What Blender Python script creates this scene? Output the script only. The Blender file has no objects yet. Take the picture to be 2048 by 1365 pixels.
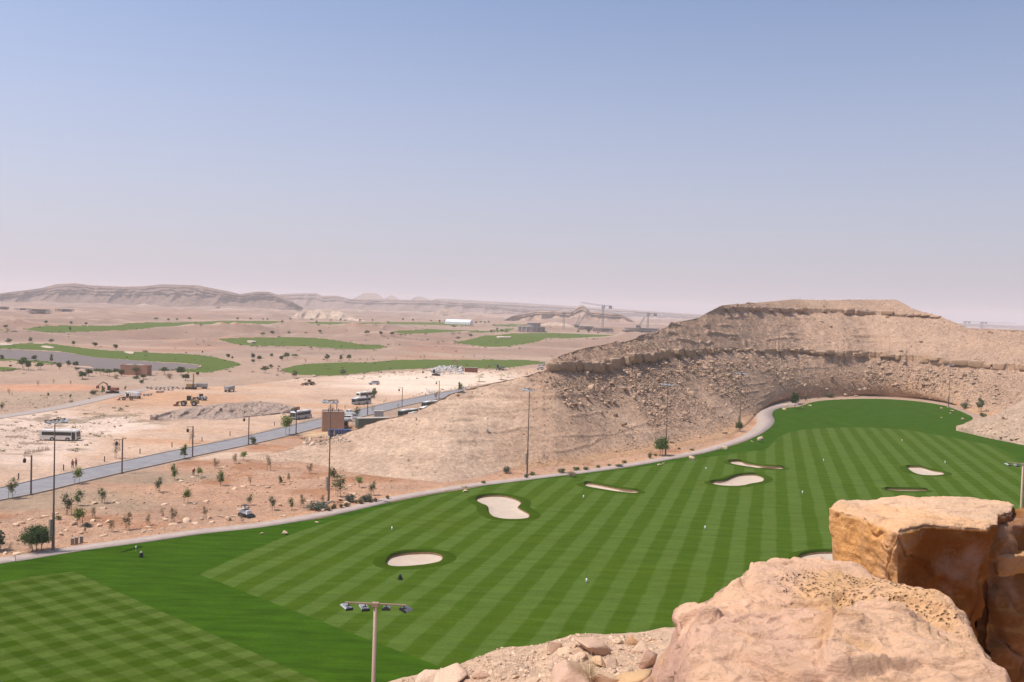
import bpy, bmesh, math, random
import numpy as np
from mathutils import Vector, Matrix, noise as mnoise
from mathutils.geometry import delaunay_2d_cdt
random.seed(7); rng = np.random.default_rng(7)
SC = bpy.context.scene
COL = SC.collection
R = math.radians

# ------------------------------------------------------------------ camera
CZ = 34.0; FPX = 1900.0; ROLL = R(1.7); PITCH = math.atan(58.5*math.cos(ROLL)/FPX)
F_ = np.array([0, math.cos(PITCH), -math.sin(PITCH)])
U0 = np.array([0, math.sin(PITCH), math.cos(PITCH)]); X0 = np.array([1.0, 0, 0])
R_ = math.cos(ROLL)*X0+math.sin(ROLL)*U0
U_ = -math.sin(ROLL)*X0+math.cos(ROLL)*U0
CAM = np.array([0, 0, CZ])
cam = bpy.data.objects.new('camera', bpy.data.cameras.new('camera')); COL.objects.link(cam)
M = Matrix(((R_[0], U_[0], -F_[0], 0), (R_[1], U_[1], -F_[1], 0), (R_[2], U_[2], -F_[2], CZ), (0, 0, 0, 1)))
cam.matrix_world = M
cam.data.sensor_width = 36; cam.data.lens = 36*FPX/2048
cam.data.clip_start = 0.2; cam.data.clip_end = 60000
SC.camera = cam

def ray(px, py):
    px = np.asarray(px, float); py = np.asarray(py, float)
    u = px-1024; v = 682.5-py
    return F_*FPX + u[..., None]*R_ + v[..., None]*U_
def at_z(px, py, z=0.0):
    d = ray(px, py); t = (z-CZ)/d[..., 2]
    return CAM+d*t[..., None]
def at_Y(px, py, Y):
    d = ray(px, py); t = np.asarray(Y)/d[..., 1]
    return CAM+d*t[..., None]
def proj(P):
    q = P-CAM; w = q@F_; w = np.where(w < 1e-3, 1e-3, w)
    return 1024+FPX*(q@R_)/w, 682.5-FPX*(q@U_)/w

# ------------------------------------------------------------------ numpy noise
def _h(i, j, k, s):
    n = (i.astype(np.int64)*374761393 + j.astype(np.int64)*668265263 + k.astype(np.int64)*2147483647 + s*1274126177) & 0xffffffff
    n = ((n ^ (n >> 13))*1274126177) & 0xffffffff
    return ((n ^ (n >> 16)) & 0xffff)/65535.0
def vn(x, y, z=None, s=0):
    x = np.asarray(x, float); y = np.asarray(y, float)
    z = np.zeros_like(x) if z is None else np.asarray(z, float)
    xi = np.floor(x); yi = np.floor(y); zi = np.floor(z)
    a = x-xi; b = y-yi; c = z-zi
    a = a*a*a*(a*(a*6-15)+10); b = b*b*b*(b*(b*6-15)+10); c = c*c*c*(c*(c*6-15)+10)
    def L(k):
        p = _h(xi, yi, zi+k, s); q = _h(xi+1, yi, zi+k, s); r = _h(xi, yi+1, zi+k, s); t = _h(xi+1, yi+1, zi+k, s)
        return (p*(1-a)+q*a)*(1-b)+(r*(1-a)+t*a)*b
    l0 = L(0)
    if not np.any(z): return l0*2-1
    return (l0*(1-c)+L(1)*c)*2-1
def fbm(x, y, z=None, o=4, s=0, g=0.5):
    t = 0; a = 1.0; n = 0; f = 1.0
    for k in range(o):
        t = t + a*vn(x*f+k*17.3, y*f-k*9.1, None if z is None else z*f+k*5.7, s+k); n += a; a *= g; f *= 2.03
    return t/n
def sstep(a, b, x):
    t = np.clip((x-a)/(b-a), 0, 1); return t*t*(3-2*t)
def cell(x, y, s=0):
    """distance to nearest and second feature point, plus id"""
    xi = np.floor(x); yi = np.floor(y); d1 = np.full(x.shape, 9.0); d2 = d1.copy(); cid = np.zeros(x.shape)
    for i in (-1, 0, 1):
        for j in (-1, 0, 1):
            cx = xi+i; cy = yi+j
            fx = cx+_h(cx, cy, cx*0+1, s); fy = cy+_h(cx, cy, cx*0+2, s)
            d = np.hypot(x-fx, y-fy); c = _h(cx, cy, cx*0+3, s)
            n = d < d1
            d2 = np.where(n, d1, np.minimum(d2, d)); cid = np.where(n, c, cid); d1 = np.where(n, d, d1)
    return d1, d2, cid
def in_poly(x, y, poly):
    r = np.zeros(x.shape, bool); n = len(poly)
    for i in range(n):
        x1, y1 = poly[i]; x2, y2 = poly[(i+1) % n]
        if y1 == y2: continue
        c = ((y1 > y) != (y2 > y)) & (x < (x2-x1)*(y-y1)/(y2-y1)+x1)
        r ^= c
    return r
def dist_line(x, y, pts, closed=False):
    d = np.full(x.shape, 1e9); n = len(pts)
    for i in range(n if closed else n-1):
        x1, y1 = pts[i][:2]; x2, y2 = pts[(i+1) % n][:2]; dx = x2-x1; dy = y2-y1; L = dx*dx+dy*dy+1e-9
        t = np.clip(((x-x1)*dx+(y-y1)*dy)/L, 0, 1)
        d = np.minimum(d, np.hypot(x-x1-t*dx, y-y1-t*dy))
    return d
def smooth(pts, n=6, closed=True):
    P = np.array(pts, float); m = len(P); out = []
    for i in range(m if closed else m-1):
        if closed: p0, p1, p2, p3 = P[i-1], P[i], P[(i+1) % m], P[(i+2) % m]
        else: p0, p1, p2, p3 = P[max(i-1, 0)], P[i], P[i+1], P[min(i+2, m-1)]
        for k in range(n):
            t = k/n
            out.append(0.5*((2*p1)+(-p0+p2)*t+(2*p0-5*p1+4*p2-p3)*t*t+(-p0+3*p1-3*p2+p3)*t**3))
    if not closed: out.append(P[-1])
    return np.array(out)
def curve(pairs):
    a = np.array(pairs, float)
    return lambda x: np.interp(x, a[:, 0], a[:, 1])

# ------------------------------------------------------------------ materials
def mat_base(name):
    m = bpy.data.materials.new(name); m.use_nodes = True; nt = m.node_tree
    return m, nt, nt.nodes['Principled BSDF']
def N(nt, typ, **kw):
    n = nt.nodes.new(typ)
    for k, v in kw.items():
        if k in n.inputs: n.inputs[k].default_value = v
        else: setattr(n, k, v)
    return n
KA = 0.84
_paint = {}
def paint(name, c, rough=0.55, metal=0.0, var=0.10, scale=3.0, bump=0.0):
    if name in _paint: return _paint[name]
    m, nt, b = mat_base(name); L = nt.links
    tc = N(nt, 'ShaderNodeTexCoord'); nz = N(nt, 'ShaderNodeTexNoise', Scale=scale, Detail=5.0, Roughness=0.6)
    L.new(tc.outputs['Object'], nz.inputs['Vector'])
    mp = N(nt, 'ShaderNodeMapRange'); mp.inputs[1].default_value = 0.3; mp.inputs[2].default_value = 0.7
    mp.inputs[3].default_value = 1-var; mp.inputs[4].default_value = 1+var
    L.new(nz.outputs['Fac'], mp.inputs[0])
    mx = N(nt, 'ShaderNodeVectorMath', operation='SCALE'); mx.inputs[0].default_value = tuple(KA*q for q in c)
    L.new(mp.outputs[0], mx.inputs['Scale']); L.new(mx.outputs[0], b.inputs['Base Color'])
    b.inputs['Roughness'].default_value = rough; b.inputs['Metallic'].default_value = metal
    if bump:
        bp = N(nt, 'ShaderNodeBump', Strength=bump, Distance=0.02); L.new(nz.outputs['Fac'], bp.inputs['Height']); L.new(bp.outputs[0], b.inputs['Normal'])
    _paint[name] = m; return m
def earth(name, scales=(0.35, 3.0), amt=(0.16, 0.22), bumpd=0.25, bscale=1.6, bstr=0.7, rough=0.95, speck=0.0):
    """vertex-coloured earth or stone with multi-scale mottling and bump, world coordinates"""
    m, nt, b = mat_base(name); L = nt.links
    at = N(nt, 'ShaderNodeVertexColor', layer_name='Col'); tc = N(nt, 'ShaderNodeTexCoord')
    wk = N(nt, 'ShaderNodeVectorMath', operation='MULTIPLY'); wk.inputs[1].default_value = (KA*.98, KA*.95, KA*.93); L.new(at.outputs['Color'], wk.inputs[0]); cur = wk.outputs[0]
    for s, a in zip(scales, amt):
        nz = N(nt, 'ShaderNodeTexNoise', Scale=s, Detail=6.0, Roughness=0.65); L.new(tc.outputs['Object'], nz.inputs['Vector'])
        mp = N(nt, 'ShaderNodeMapRange'); mp.inputs[1].default_value = 0.3; mp.inputs[2].default_value = 0.7
        mp.inputs[3].default_value = 1-a; mp.inputs[4].default_value = 1+a; L.new(nz.outputs['Fac'], mp.inputs[0])
        mx = N(nt, 'ShaderNodeVectorMath', operation='SCALE'); L.new(cur, mx.inputs[0]); L.new(mp.outputs[0], mx.inputs['Scale']); cur = mx.outputs[0]
    if speck:
        vo = N(nt, 'ShaderNodeTexVoronoi', Scale=speck); L.new(tc.outputs['Object'], vo.inputs['Vector'])
        mp = N(nt, 'ShaderNodeMapRange'); mp.inputs[3].default_value = 0.86; mp.inputs[4].default_value = 1.14
        sp = N(nt, 'ShaderNodeSeparateColor'); L.new(vo.outputs['Color'], sp.inputs[0]); L.new(sp.outputs[0], mp.inputs[0])
        mx = N(nt, 'ShaderNodeVectorMath', operation='SCALE'); L.new(cur, mx.inputs[0]); L.new(mp.outputs[0], mx.inputs['Scale']); cur = mx.outputs[0]
    L.new(cur, b.inputs['Base Color']); b.inputs['Roughness'].default_value = rough
    b.inputs['Specular IOR Level'].default_value = 0.15
    nz = N(nt, 'ShaderNodeTexNoise', Scale=bscale, Detail=8.0, Roughness=0.7); L.new(tc.outputs['Object'], nz.inputs['Vector'])
    bp = N(nt, 'ShaderNodeBump', Strength=bstr, Distance=bumpd); L.new(nz.outputs['Fac'], bp.inputs['Height']); L.new(bp.outputs[0], b.inputs['Normal'])
    return m
def leafmat(name, c, var=0.35):
    m, nt, b = mat_base(name); L = nt.links
    oi = N(nt, 'ShaderNodeObjectInfo'); ge = N(nt, 'ShaderNodeNewGeometry')
    ad = N(nt, 'ShaderNodeMath', operation='MULTIPLY'); L.new(ge.outputs['Random Per Island'], ad.inputs[0]); ad.inputs[1].default_value = 1.0
    mp = N(nt, 'ShaderNodeMapRange'); mp.inputs[3].default_value = 1-var; mp.inputs[4].default_value = 1+var; L.new(ad.outputs[0], mp.inputs[0])
    mp2 = N(nt, 'ShaderNodeMapRange'); mp2.inputs[3].default_value = 0.82; mp2.inputs[4].default_value = 1.18; L.new(oi.outputs['Random'], mp2.inputs[0])
    ml = N(nt, 'ShaderNodeMath', operation='MULTIPLY'); L.new(mp.outputs[0], ml.inputs[0]); L.new(mp2.outputs[0], ml.inputs[1])
    mx = N(nt, 'ShaderNodeVectorMath', operation='SCALE'); mx.inputs[0].default_value = c; L.new(ml.outputs[0], mx.inputs['Scale'])
    L.new(mx.outputs[0], b.inputs['Base Color']); b.inputs['Roughness'].default_value = 0.7; b.inputs['Specular IOR Level'].default_value = 0.2
    tr = N(nt, 'ShaderNodeBsdfTranslucent'); L.new(mx.outputs[0], tr.inputs['Color'])
    ms = N(nt, 'ShaderNodeMixShader'); ms.inputs[0].default_value = 0.22
    L.new(b.outputs[0], ms.inputs[1]); L.new(tr.outputs[0], ms.inputs[2]); L.new(ms.outputs[0], nt.nodes['Material Output'].inputs['Surface'])
    return m

# ------------------------------------------------------------------ objects
def tag(o, label=None, cat=None, group=None, kind=None):
    if label: o['label'] = label
    if cat: o['category'] = cat
    if group: o['group'] = group
    if kind: o['kind'] = kind
    return o
def empty(name, loc=(0, 0, 0), rz=0.0, s=1.0):
    o = bpy.data.objects.new(name, None); COL.objects.link(o); o.location = loc; o.rotation_euler = (0, 0, rz); o.scale = (s, s, s)
    o.empty_display_size = 0.1; return o
def np_mesh(name, V, Fc, mat, parent=None, col=None, sm=False):
    """V (n,3), Fc (m,3|4) arrays"""
    me = bpy.data.meshes.new(name); V = np.asarray(V, np.float32); Fc = np.asarray(Fc, np.int32); k = Fc.shape[1]
    me.vertices.add(len(V)); me.vertices.foreach_set('co', V.ravel())
    me.loops.add(Fc.size); me.loops.foreach_set('vertex_index', Fc.ravel())
    me.polygons.add(len(Fc)); me.polygons.foreach_set('loop_start', np.arange(len(Fc), dtype=np.int32)*k)
    me.update(calc_edges=True); me.validate()
    if sm: me.polygons.foreach_set('use_smooth', np.ones(len(me.polygons), bool))
    if col is not None:
        a = me.color_attributes.new('Col', 'FLOAT_COLOR', 'POINT'); c = np.ones((len(V), 4), np.float32); c[:, :3] = col
        a.data.foreach_set('color', c.ravel())
    me.materials.append(mat)
    o = bpy.data.objects.new(name, me); COL.objects.link(o)
    if parent is not None: o.parent = parent
    return o
def grid_faces(nr, nc, closed=False):
    i = np.arange(nr-1)[:, None]*nc; c = nc if closed else nc-1
    j = np.arange(c)[None]; jn = (j+1) % nc
    return np.stack([i+j, i+jn, i+nc+jn, i+nc+j], -1).reshape(-1, 4)
class MB:
    def __init__(s): s.v = []; s.f = []
    def add(s, vs, fs):
        n = len(s.v); s.v += [tuple(map(float, v)) for v in vs]; s.f += [tuple(n+i for i in f) for f in fs]; return s
    def box(s, c, d, rz=0.0, rx=0.0, ry=0.0, taper=1.0, ty=None):
        ty = taper if ty is None else ty
        m = Matrix.Rotation(rz, 3, 'Z')@Matrix.Rotation(ry, 3, 'Y')@Matrix.Rotation(rx, 3, 'X'); vs = []
        for z in (-.5, .5):
            for x, y in ((-.5, -.5), (.5, -.5), (.5, .5), (-.5, .5)):
                k = taper if z > 0 else 1; k2 = ty if z > 0 else 1
                vs.append(tuple(m@Vector((x*d[0]*k, y*d[1]*k2, z*d[2]))+Vector(c)))
        return s.add(vs, [(0, 3, 2, 1), (4, 5, 6, 7), (0, 1, 5, 4), (1, 2, 6, 5), (2, 3, 7, 6), (3, 0, 4, 7)])
    def cyl(s, a, b, r0, r1=None, n=8, cap=True):
        r1 = r0 if r1 is None else r1; a = Vector(a); b = Vector(b); d = (b-a).normalized()
        u = d.orthogonal().normalized(); w = d.cross(u); vs = []
        for p, r in ((a, r0), (b, r1)):
            for i in range(n):
                t = 2*math.pi*i/n; vs.append(p+u*math.cos(t)*r+w*math.sin(t)*r)
        fs = [(i, (i+1) % n, n+(i+1) % n, n+i) for i in range(n)]
        if cap: fs += [tuple(range(n))[::-1], tuple(range(n, 2*n))]
        return s.add(vs, fs)
    def prism(s, poly, y0, y1):
        """poly in x,z extruded along y"""
        n = len(poly); vs = [(p[0], y0, p[1]) for p in poly]+[(p[0], y1, p[1]) for p in poly]
        return s.add(vs, [(i, (i+1) % n, n+(i+1) % n, n+i) for i in range(n)]+[tuple(range(n))[::-1], tuple(range(n, 2*n))])
    def build(s, name, mat, parent=None, bevel=0.0, loc=None, sm=False):
        me = bpy.data.meshes.new(name); me.from_pydata(s.v, [], s.f); me.materials.append(mat)
        bm = bmesh.new(); bm.from_mesh(me)
        if bevel: bmesh.ops.bevel(bm, geom=bm.edges[:], offset=bevel, segments=2, affect='EDGES', profile=0.5)
        bmesh.ops.recalc_face_normals(bm, faces=bm.faces[:]); bm.to_mesh(me); bm.free()
        if sm: me.polygons.foreach_set('use_smooth', np.ones(len(me.polygons), bool))
        me.update()
        o = bpy.data.objects.new(name, me); COL.objects.link(o)
        if parent is not None: o.parent = parent
        if loc is not None: o.location = loc
        return o
def kids(o): return [c for c in bpy.data.objects if c.parent == o]
_kids = {}
def copy_tree(o, loc=None, rz=None, s=None, label=None, group=None, parent=None, top=True):
    c = o.copy(); COL.objects.link(c)
    if parent is not None: c.parent = parent
    if top:
        if loc is not None: c.location = loc
        if rz is not None: c.rotation_euler = (0, 0, rz)
        if s is not None: c.scale = (s, s, s) if not hasattr(s, '__len__') else s
        if label: c['label'] = label
        if group: c['group'] = group
    if o.name not in _kids: _kids[o.name] = kids(o)
    for ch in _kids[o.name]: copy_tree(ch, parent=c, top=False)
    return c
class Kind:
    """builds the prototype once; the first placement uses the prototype itself"""
    def __init__(s, make): s.make = make; s.p = None
    def place(s, loc, rz=0.0, sc=1.0, label=None, group=None):
        if s.p is None:
            s.p = s.make(); _kids[s.p.name] = kids(s.p)
            for k in _kids[s.p.name]: _kids[k.name] = kids(k)
            s.used = False
        if not s.used:
            s.used = True; o = s.p; o.location = loc; o.rotation_euler = (0, 0, rz); o.scale = (sc, sc, sc) if not hasattr(sc, '__len__') else sc
            if label: o['label'] = label
            if group: o['group'] = group
            s.src = o; return o
        return copy_tree(s.src, loc, rz, sc, label, group)
ORD = ['', 'first', 'second', 'third', 'fourth', 'fifth', 'sixth', 'seventh', 'eighth', 'ninth', 'tenth', 'eleventh', 'twelfth', 'thirteenth', 'fourteenth', 'fifteenth', 'sixteenth', 'seventeenth', 'eighteenth', 'nineteenth', 'twentieth']
def ordn(i): return ORD[i] if i <= 20 else 'twenty-'+ORD[i-20] if i < 30 else 'thirtieth' if i == 30 else 'thirty-'+ORD[i-30]
# ------------------------------------------------------------------ outlines traced on the photograph (pixels of the 2048 wide picture)
LAWN = [(-300, 1175), (0, 1128), (60, 1118), (160, 1101), (300, 1084), (400, 1069), (512, 1055), (640, 1037), (760, 1010), (860, 990), (940, 977), (1024, 963),
        (1160, 948), (1250, 936), (1330, 922), (1400, 909), (1460, 893), (1500, 879), (1525, 865), (1537, 850), (1537, 838), (1532, 828), (1545, 819), (1570, 816),
        (1600, 813), (1620, 806), (1650, 801), (1700, 798.5), (1750, 798), (1800, 800), (1850, 805), (1890, 812), (1911, 819), (1926, 825), (1946, 836), (1932, 846), (1918, 852),
        (1936, 857), (1973, 866), (2011, 877), (2036, 887), (2060, 893), (2300, 960)]
FAIR = [(400, 1150), (412, 1141), (430, 1134), (500, 1102), (580, 1070), (660, 1044), (740, 1022), (830, 1000), (920, 982), (1024, 966), (1120, 955), (1200, 946), (1300, 932), (1400, 917),
        (1480, 906), (1530, 899), (1546, 886), (1560, 873), (1590, 863), (1630, 857.5), (1700, 855), (1750, 856), (1810, 860), (1870, 870), (1930, 881), (1985, 892), (2020, 908), (2040, 922), (2080, 940), (2300, 1010)]
PATH = [(-250, 1165), (0, 1122), (45, 1115.5), (150, 1098.5), (256, 1084), (330, 1073.5), (400, 1063.5), (512, 1051.5), (620, 1034), (700, 1018), (780, 999.5), (860, 984.5), (940, 971.5), (1000, 964), (1100, 951.5), (1160, 944.5),
        (1250, 931.5), (1320, 919.5), (1400, 904), (1450, 890), (1490, 876), (1515, 862.5), (1528, 850), (1531, 840), (1525, 829), (1530, 819), (1556, 811.5), (1590, 808.5), (1604, 809)]
ROAD = [(-300, 1040), (0, 989), (100, 967), (200, 944), (300, 922.5), (375, 906), (500, 880.5), (570, 864), (640, 846.5), (720, 827.5), (800, 808), (850, 798.5), (890, 789.5), (930, 783), (960, 779)]
TRACK = [(-200, 862), (0, 834), (60, 825), (120, 815), (190, 800), (245, 787), (290, 779)]
POND = [(-200, 690), (0, 699), (60, 701), (125, 705), (187, 715), (250, 720), (312, 725), (372, 728), (400, 731), (392, 737), (345, 739), (320, 744), (250, 745), (205, 740), (180, 733), (150, 730), (110, 724), (50, 720), (0, 716), (-200, 712)]
FWAYS = [
 ('far', [(50, 657), (100, 652), (212, 652), (260, 647), (300, 645), (400, 643.5), (512, 643), (637, 645), (762, 645), (887, 646), (947, 652), (912, 652), (840, 650), (762, 650), (687, 650), (612, 649), (512, 648), (475, 648), (387, 650), (300, 656), (225, 660), (160, 663), (100, 664), (62, 660)]),
 ('pond', [(-200, 683), (0, 689), (45, 687.5), (87, 688), (125, 691), (187, 699), (237, 702), (312, 706), (380, 709), (412, 712), (450, 720), (482, 729), (462, 735), (422, 744), (375, 744.5), (346, 741), (348, 738.5), (392, 737.5), (402, 731), (372, 727), (312, 724), (250, 719.5), (187, 714.5), (125, 704), (60, 700), (0, 698), (-200, 690)]),
 ('left', [(-200, 728), (0, 734), (18, 735), (38, 738), (20, 740.5), (0, 742), (-200, 748)]),
 ('shore', [(-200, 712), (0, 717), (50, 720), (90, 723), (125, 728), (100, 728), (60, 724), (20, 722), (-200, 718)]),
 ('mid', [(437, 679), (480, 676), (537, 675), (612, 675), (674, 681), (717, 689), (760, 691), (767, 696), (737, 700), (662, 697), (600, 693), (512, 692), (470, 688)]),
 ('near', [(564, 740), (580, 734), (607, 729), (640, 727), (687, 725), (737, 725), (775, 722), (812, 720), (1024, 720), (1074, 723), (1092, 726), (1049, 732), (1024, 735), (990, 738), (957, 737), (900, 736), (862, 735), (850, 737.5), (774, 741), (719, 747), (662, 752), (612, 750.5), (585, 748)]),
 ('terrace', [(909, 685), (940, 678), (974, 672), (1024, 667), (1124, 667), (1180, 669), (1241, 672), (1224, 677), (1160, 677.5), (1099, 678), (1060, 686), (1024, 692), (979, 695), (937, 690)]),
 ('strip', [(787, 663), (862, 660), (930, 661), (987, 661), (1030, 658), (1000, 664), (900, 666), (812, 669)]),
 ('thin', [(985, 650), (1024, 648.5), (1060, 650.5), (1020, 653)]),
 ('bank', [(-200, 650), (-40, 656), (22, 661), (12, 664), (-200, 668)]),
]
hor = lambda px: 624+(np.asarray(px, float)-1024)*math.tan(ROLL)   # the horizon row of a column

# ------------------------------------------------------------------ the ground
LW = at_z(*np.array(LAWN, float).T, 0.0)[:, :2]
LAWN_W = np.vstack([smooth(LW, 5, False), [[125, 60], [60, 18], [-90, 18]]])
FW = at_z(*np.array(FAIR, float).T, 0.0)[:, :2]
FAIR_W = np.vstack([smooth(FW, 5, False), [[118, 66], at_z(870, 1332, 0.0)[:2]+np.array([0.753, -0.657])*45.0]])
PATH_W = smooth(at_z(*np.array(PATH, float).T, 0.0)[:, :2], 6, False)
ROAD_W = smooth(at_z(*np.array(ROAD, float).T, 0.0)[:, :2], 6, False)
TRACK_W = smooth(at_z(*np.array(TRACK, float).T, 0.0)[:, :2], 4, False)
FIELDLINE = curve([(-400, 1030), (0, 1000), (250, 950), (500, 893), (640, 858), (700, 850), (2100, 800)])

def stair(px, Y):
    a = sstep(640, 900, Y+0.12*(px-500)*0.3)
    return 9.5*a + 5*sstep(1400, 3000, Y)
def h_ground(X, Y, px, py0, fmask=None):
    """height of the open ground"""
    rel = sstep(600, 900, Y)
    wx = X+60*fbm(X/260, Y/260, s=40, o=2); wy = Y+60*fbm(X/260, Y/260, s=50, o=2)
    dune = (1-np.abs(vn(wx/190, wy/120, s=3)))**2*12.0 + fbm(wx/80, wy/60, o=5, s=5, g=0.55)*(7.0-3*sstep(900, 1500, Y)) + sstep(0.0,0.5,fbm(wx/130, wy/75, o=3, s=6))*(6.0-3*sstep(900, 1500, Y))
    z = stair(px, Y) + rel*dune*(1+sstep(1500, 4000, Y)*0.4) - rel*6.5
    z = z + (1-rel)*sstep(300, 420, Y)*0.9*np.maximum(fbm(X/45, Y/30, o=3, s=8), -0.1)
    z = z + 0.28*np.maximum(fbm(X/9, Y/9, o=4, s=11)+0.1, 0)*sstep(2500, 500, Y)
    return z
def keep_flat(X, Y):
    d = np.minimum(dist_line(X, Y, ROAD_W[::3]), dist_line(X, Y, PATH_W[::3]))
    return np.minimum(d, dist_line(X, Y, TRACK_W[::2])+1.5)
cols = np.concatenate([np.arange(-420, 0, 6.0), np.arange(0, 2050, 2.0), np.arange(2050, 2480, 6.0)])
y0 = np.concatenate([np.array([5.0, 6, 7, 8, 9]), np.arange(10, 60, 0.5), np.arange(60, 180, 0.8), np.arange(180, 560, 1.5), np.arange(560, 1100, 12), [1500, 3000, 9000]])
YY = CZ*FPX/y0; TT = (cols-1024)/FPX
gY = np.repeat(YY[:, None], len(cols), 1); gX = TT[None]*gY
gpx = np.repeat(cols[None], len(YY), 0)
h0 = h_ground(gX, gY, gpx, None)
# masks in the world, found by projecting the ground once
def masks(Z):
    P = np.stack([gX, gY, Z], -1); return proj(P)
bpx, bpy_ = masks(stair(gpx, gY))
fm = np.zeros(gX.shape)
for nm, pl in FWAYS:
    m = (bpx > min(p[0] for p in pl)-20) & (bpx < max(p[0] for p in pl)+20) & (bpy_ > min(p[1] for p in pl)-12) & (bpy_ < max(p[1] for p in pl)+12)
    if m.any():
        ins = in_poly(bpx[m], bpy_[m], pl); d = dist_line(bpx[m]*0.35, bpy_[m], [(a*0.35, b) for a, b in pl], True)
        fm[m] = np.maximum(fm[m], np.where(ins, 1.0, sstep(11, 0, d)))
gZ = h0*(1-fm)+fm*(stair(gpx, gY)+0.12*(h0-stair(gpx, gY)))
kf = keep_flat(gX, gY); flat = sstep(4.5, 9, kf)
gZ = gZ*flat - 0.06*(1-flat)
inl = in_poly(gX, gY, LAWN_W); dl = np.full(gX.shape, 99.0); dl[inl] = dist_line(gX[inl], gY[inl], LAWN_W, True)
gZ = np.where(inl, -0.06-1.6*sstep(1.0, 8, dl), gZ)
gZ = np.where(gY < 40, -1.7, gZ)
# basin of the pond
pm = in_poly(bpx, bpy_, POND); PW = at_z(*np.array(POND, float).T, 0.15)
gZ = np.where(pm, -1.2, gZ)
ppx, ppy = masks(gZ)

def blob(px, py, cx, cy, rx, ry, seed=0, soft=0.33):
    n = 0.45*fbm(px/(rx*0.6), py/(ry*0.6), o=3, s=70+seed)
    return sstep(1+soft, 1-soft, np.hypot((px-cx)/rx, (py-cy)/ry)+n)
def mixc(c, m, t): return c*(1-m[..., None])+np.array(t)[None, None]*m[..., None]
TAN = np.array([0.44, 0.305, 0.22]); ORG = [0.56, 0.325, 0.19]; DUNE = [0.37, 0.25, 0.185]
n1 = fbm(gX/60, gY/60, o=4, s=21); n2 = fbm(gX/14, gY/14, o=4, s=22); n3 = fbm(gX/4, gY/4, o=3, s=23)
C = np.broadcast_to(TAN, gX.shape+(3,)).copy()
C = mixc(C, sstep(560, 760, gY)*0.9, DUNE)
C = mixc(C, sstep(0.05, 0.4, n1)*sstep(560, 700, gY)*0.75, [0.43, 0.235, 0.15])
C = mixc(C, sstep(0.1, 0.5, fbm(gX/120, gY/25, o=4, s=29))*sstep(600, 700, gY)*0.7, [0.55, 0.40, 0.30])
C = mixc(C, sstep(0.15, 0.5, -n1)*sstep(560, 700, gY)*0.6, [0.275, 0.195, 0.15])
C = mixc(C, sstep(1500, 2600, gY)*0.45, [0.36, 0.26, 0.205])
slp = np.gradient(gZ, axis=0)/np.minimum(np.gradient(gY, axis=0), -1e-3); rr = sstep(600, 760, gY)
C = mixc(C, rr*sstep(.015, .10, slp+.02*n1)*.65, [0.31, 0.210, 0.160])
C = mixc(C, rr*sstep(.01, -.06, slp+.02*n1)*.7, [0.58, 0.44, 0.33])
# the works yard: bright graded sand, orange and pale bands
yard = in_poly(ppx, ppy, [(-100, 990), (0, 975), (500, 868), (700, 820), (900, 780), (1110, 745), (1110, 735), (960, 742), (860, 740), (720, 750), (600, 757), (480, 772), (300, 778), (240, 792), (120, 820), (-100, 850)])
yd = sstep(0, 1, yard.astype(float))
C = mixc(C, yd*0.9, [0.60, 0.42, 0.30])
C = mixc(C, yd*sstep(0.0, 0.45, fbm(gX/70, gY/12, o=4, s=31))*0.75, ORG)
C = mixc(C, yd*blob(ppx, ppy, 860, 765, 230, 22, 1)*0.95, [0.80, 0.64, 0.50])
C = mixc(C, yd*blob(ppx, ppy, 330, 800, 190, 14, 2)*0.7, ORG)
C = mixc(C, yd*blob(ppx, ppy, 60, 880, 130, 55, 3)*0.85, [0.70, 0.54, 0.43])
C = mixc(C, yd*blob(ppx, ppy, 200, 850, 120, 18, 4)*0.8, [0.72, 0.57, 0.46])
scr = yd*sstep(0.12, 0.3, fbm(gX/7, gY/5, o=4, s=33))*np.maximum(blob(ppx, ppy, 200, 838, 150, 24, 5), blob(ppx, ppy, 50, 860, 120, 60, 6))
C = mixc(C, scr*0.75, [0.27, 0.20, 0.13])
C = mixc(C, blob(ppx, ppy, 90, 776, 130, 7, 7)*0.85, [0.62, 0.32, 0.19])
C = mixc(C, blob(ppx, ppy, 110, 800, 150, 16, 8)*(1-yd)*0.8, [0.44, 0.32, 0.225])
C = mixc(C, blob(ppx, ppy, 330, 762, 120, 12, 9)*0.7, [0.46, 0.345, 0.255])
# planted field between road and path
fld = (ppy > FIELDLINE(ppx)) & (ppx < 1560) & ~inl
fl = fld.astype(float)
C = mixc(C, fl*0.9, [0.47, 0.29, 0.19])
C = mixc(C, fl*sstep(-0.05, 0.3, n2)*0.55, [0.50, 0.29, 0.18])
C = mixc(C, fl*sstep(0.12, 0.42, fbm(gX/9, gY/9, o=4, s=35))*0.75, [0.38, 0.18, 0.09])
C = mixc(C, fl*np.maximum(blob(ppx, ppy, 80, 1000, 230, 26, 10), blob(ppx, ppy, 300, 955, 120, 12, 11))*0.85, [0.38, 0.28, 0.19])
C = mixc(C, fl*blob(ppx, ppy, 470, 912, 160, 7, 14)*0.85, [0.66, 0.49, 0.36])
C = mixc(C, fl*blob(ppx, ppy, 650, 870, 60, 6, 12)*0.8, [0.66, 0.46, 0.27])
edge = sstep(5, 1.5, dist_line(gX, gY, PATH_W[::3]))
C = mixc(C, edge*0.8, [0.56, 0.32, 0.18])
rs = sstep(7.5, 4.5, dist_line(gX, gY, ROAD_W[::3]))
C = mixc(C, rs*sstep(0.2, -0.3, n3)*0.8, [0.40, 0.29, 0.19])
C *= (1+0.10*n2+0.13*n3*sstep(700, 200, gY))[..., None]
C = np.clip(C, 0.02, 0.9)
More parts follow.
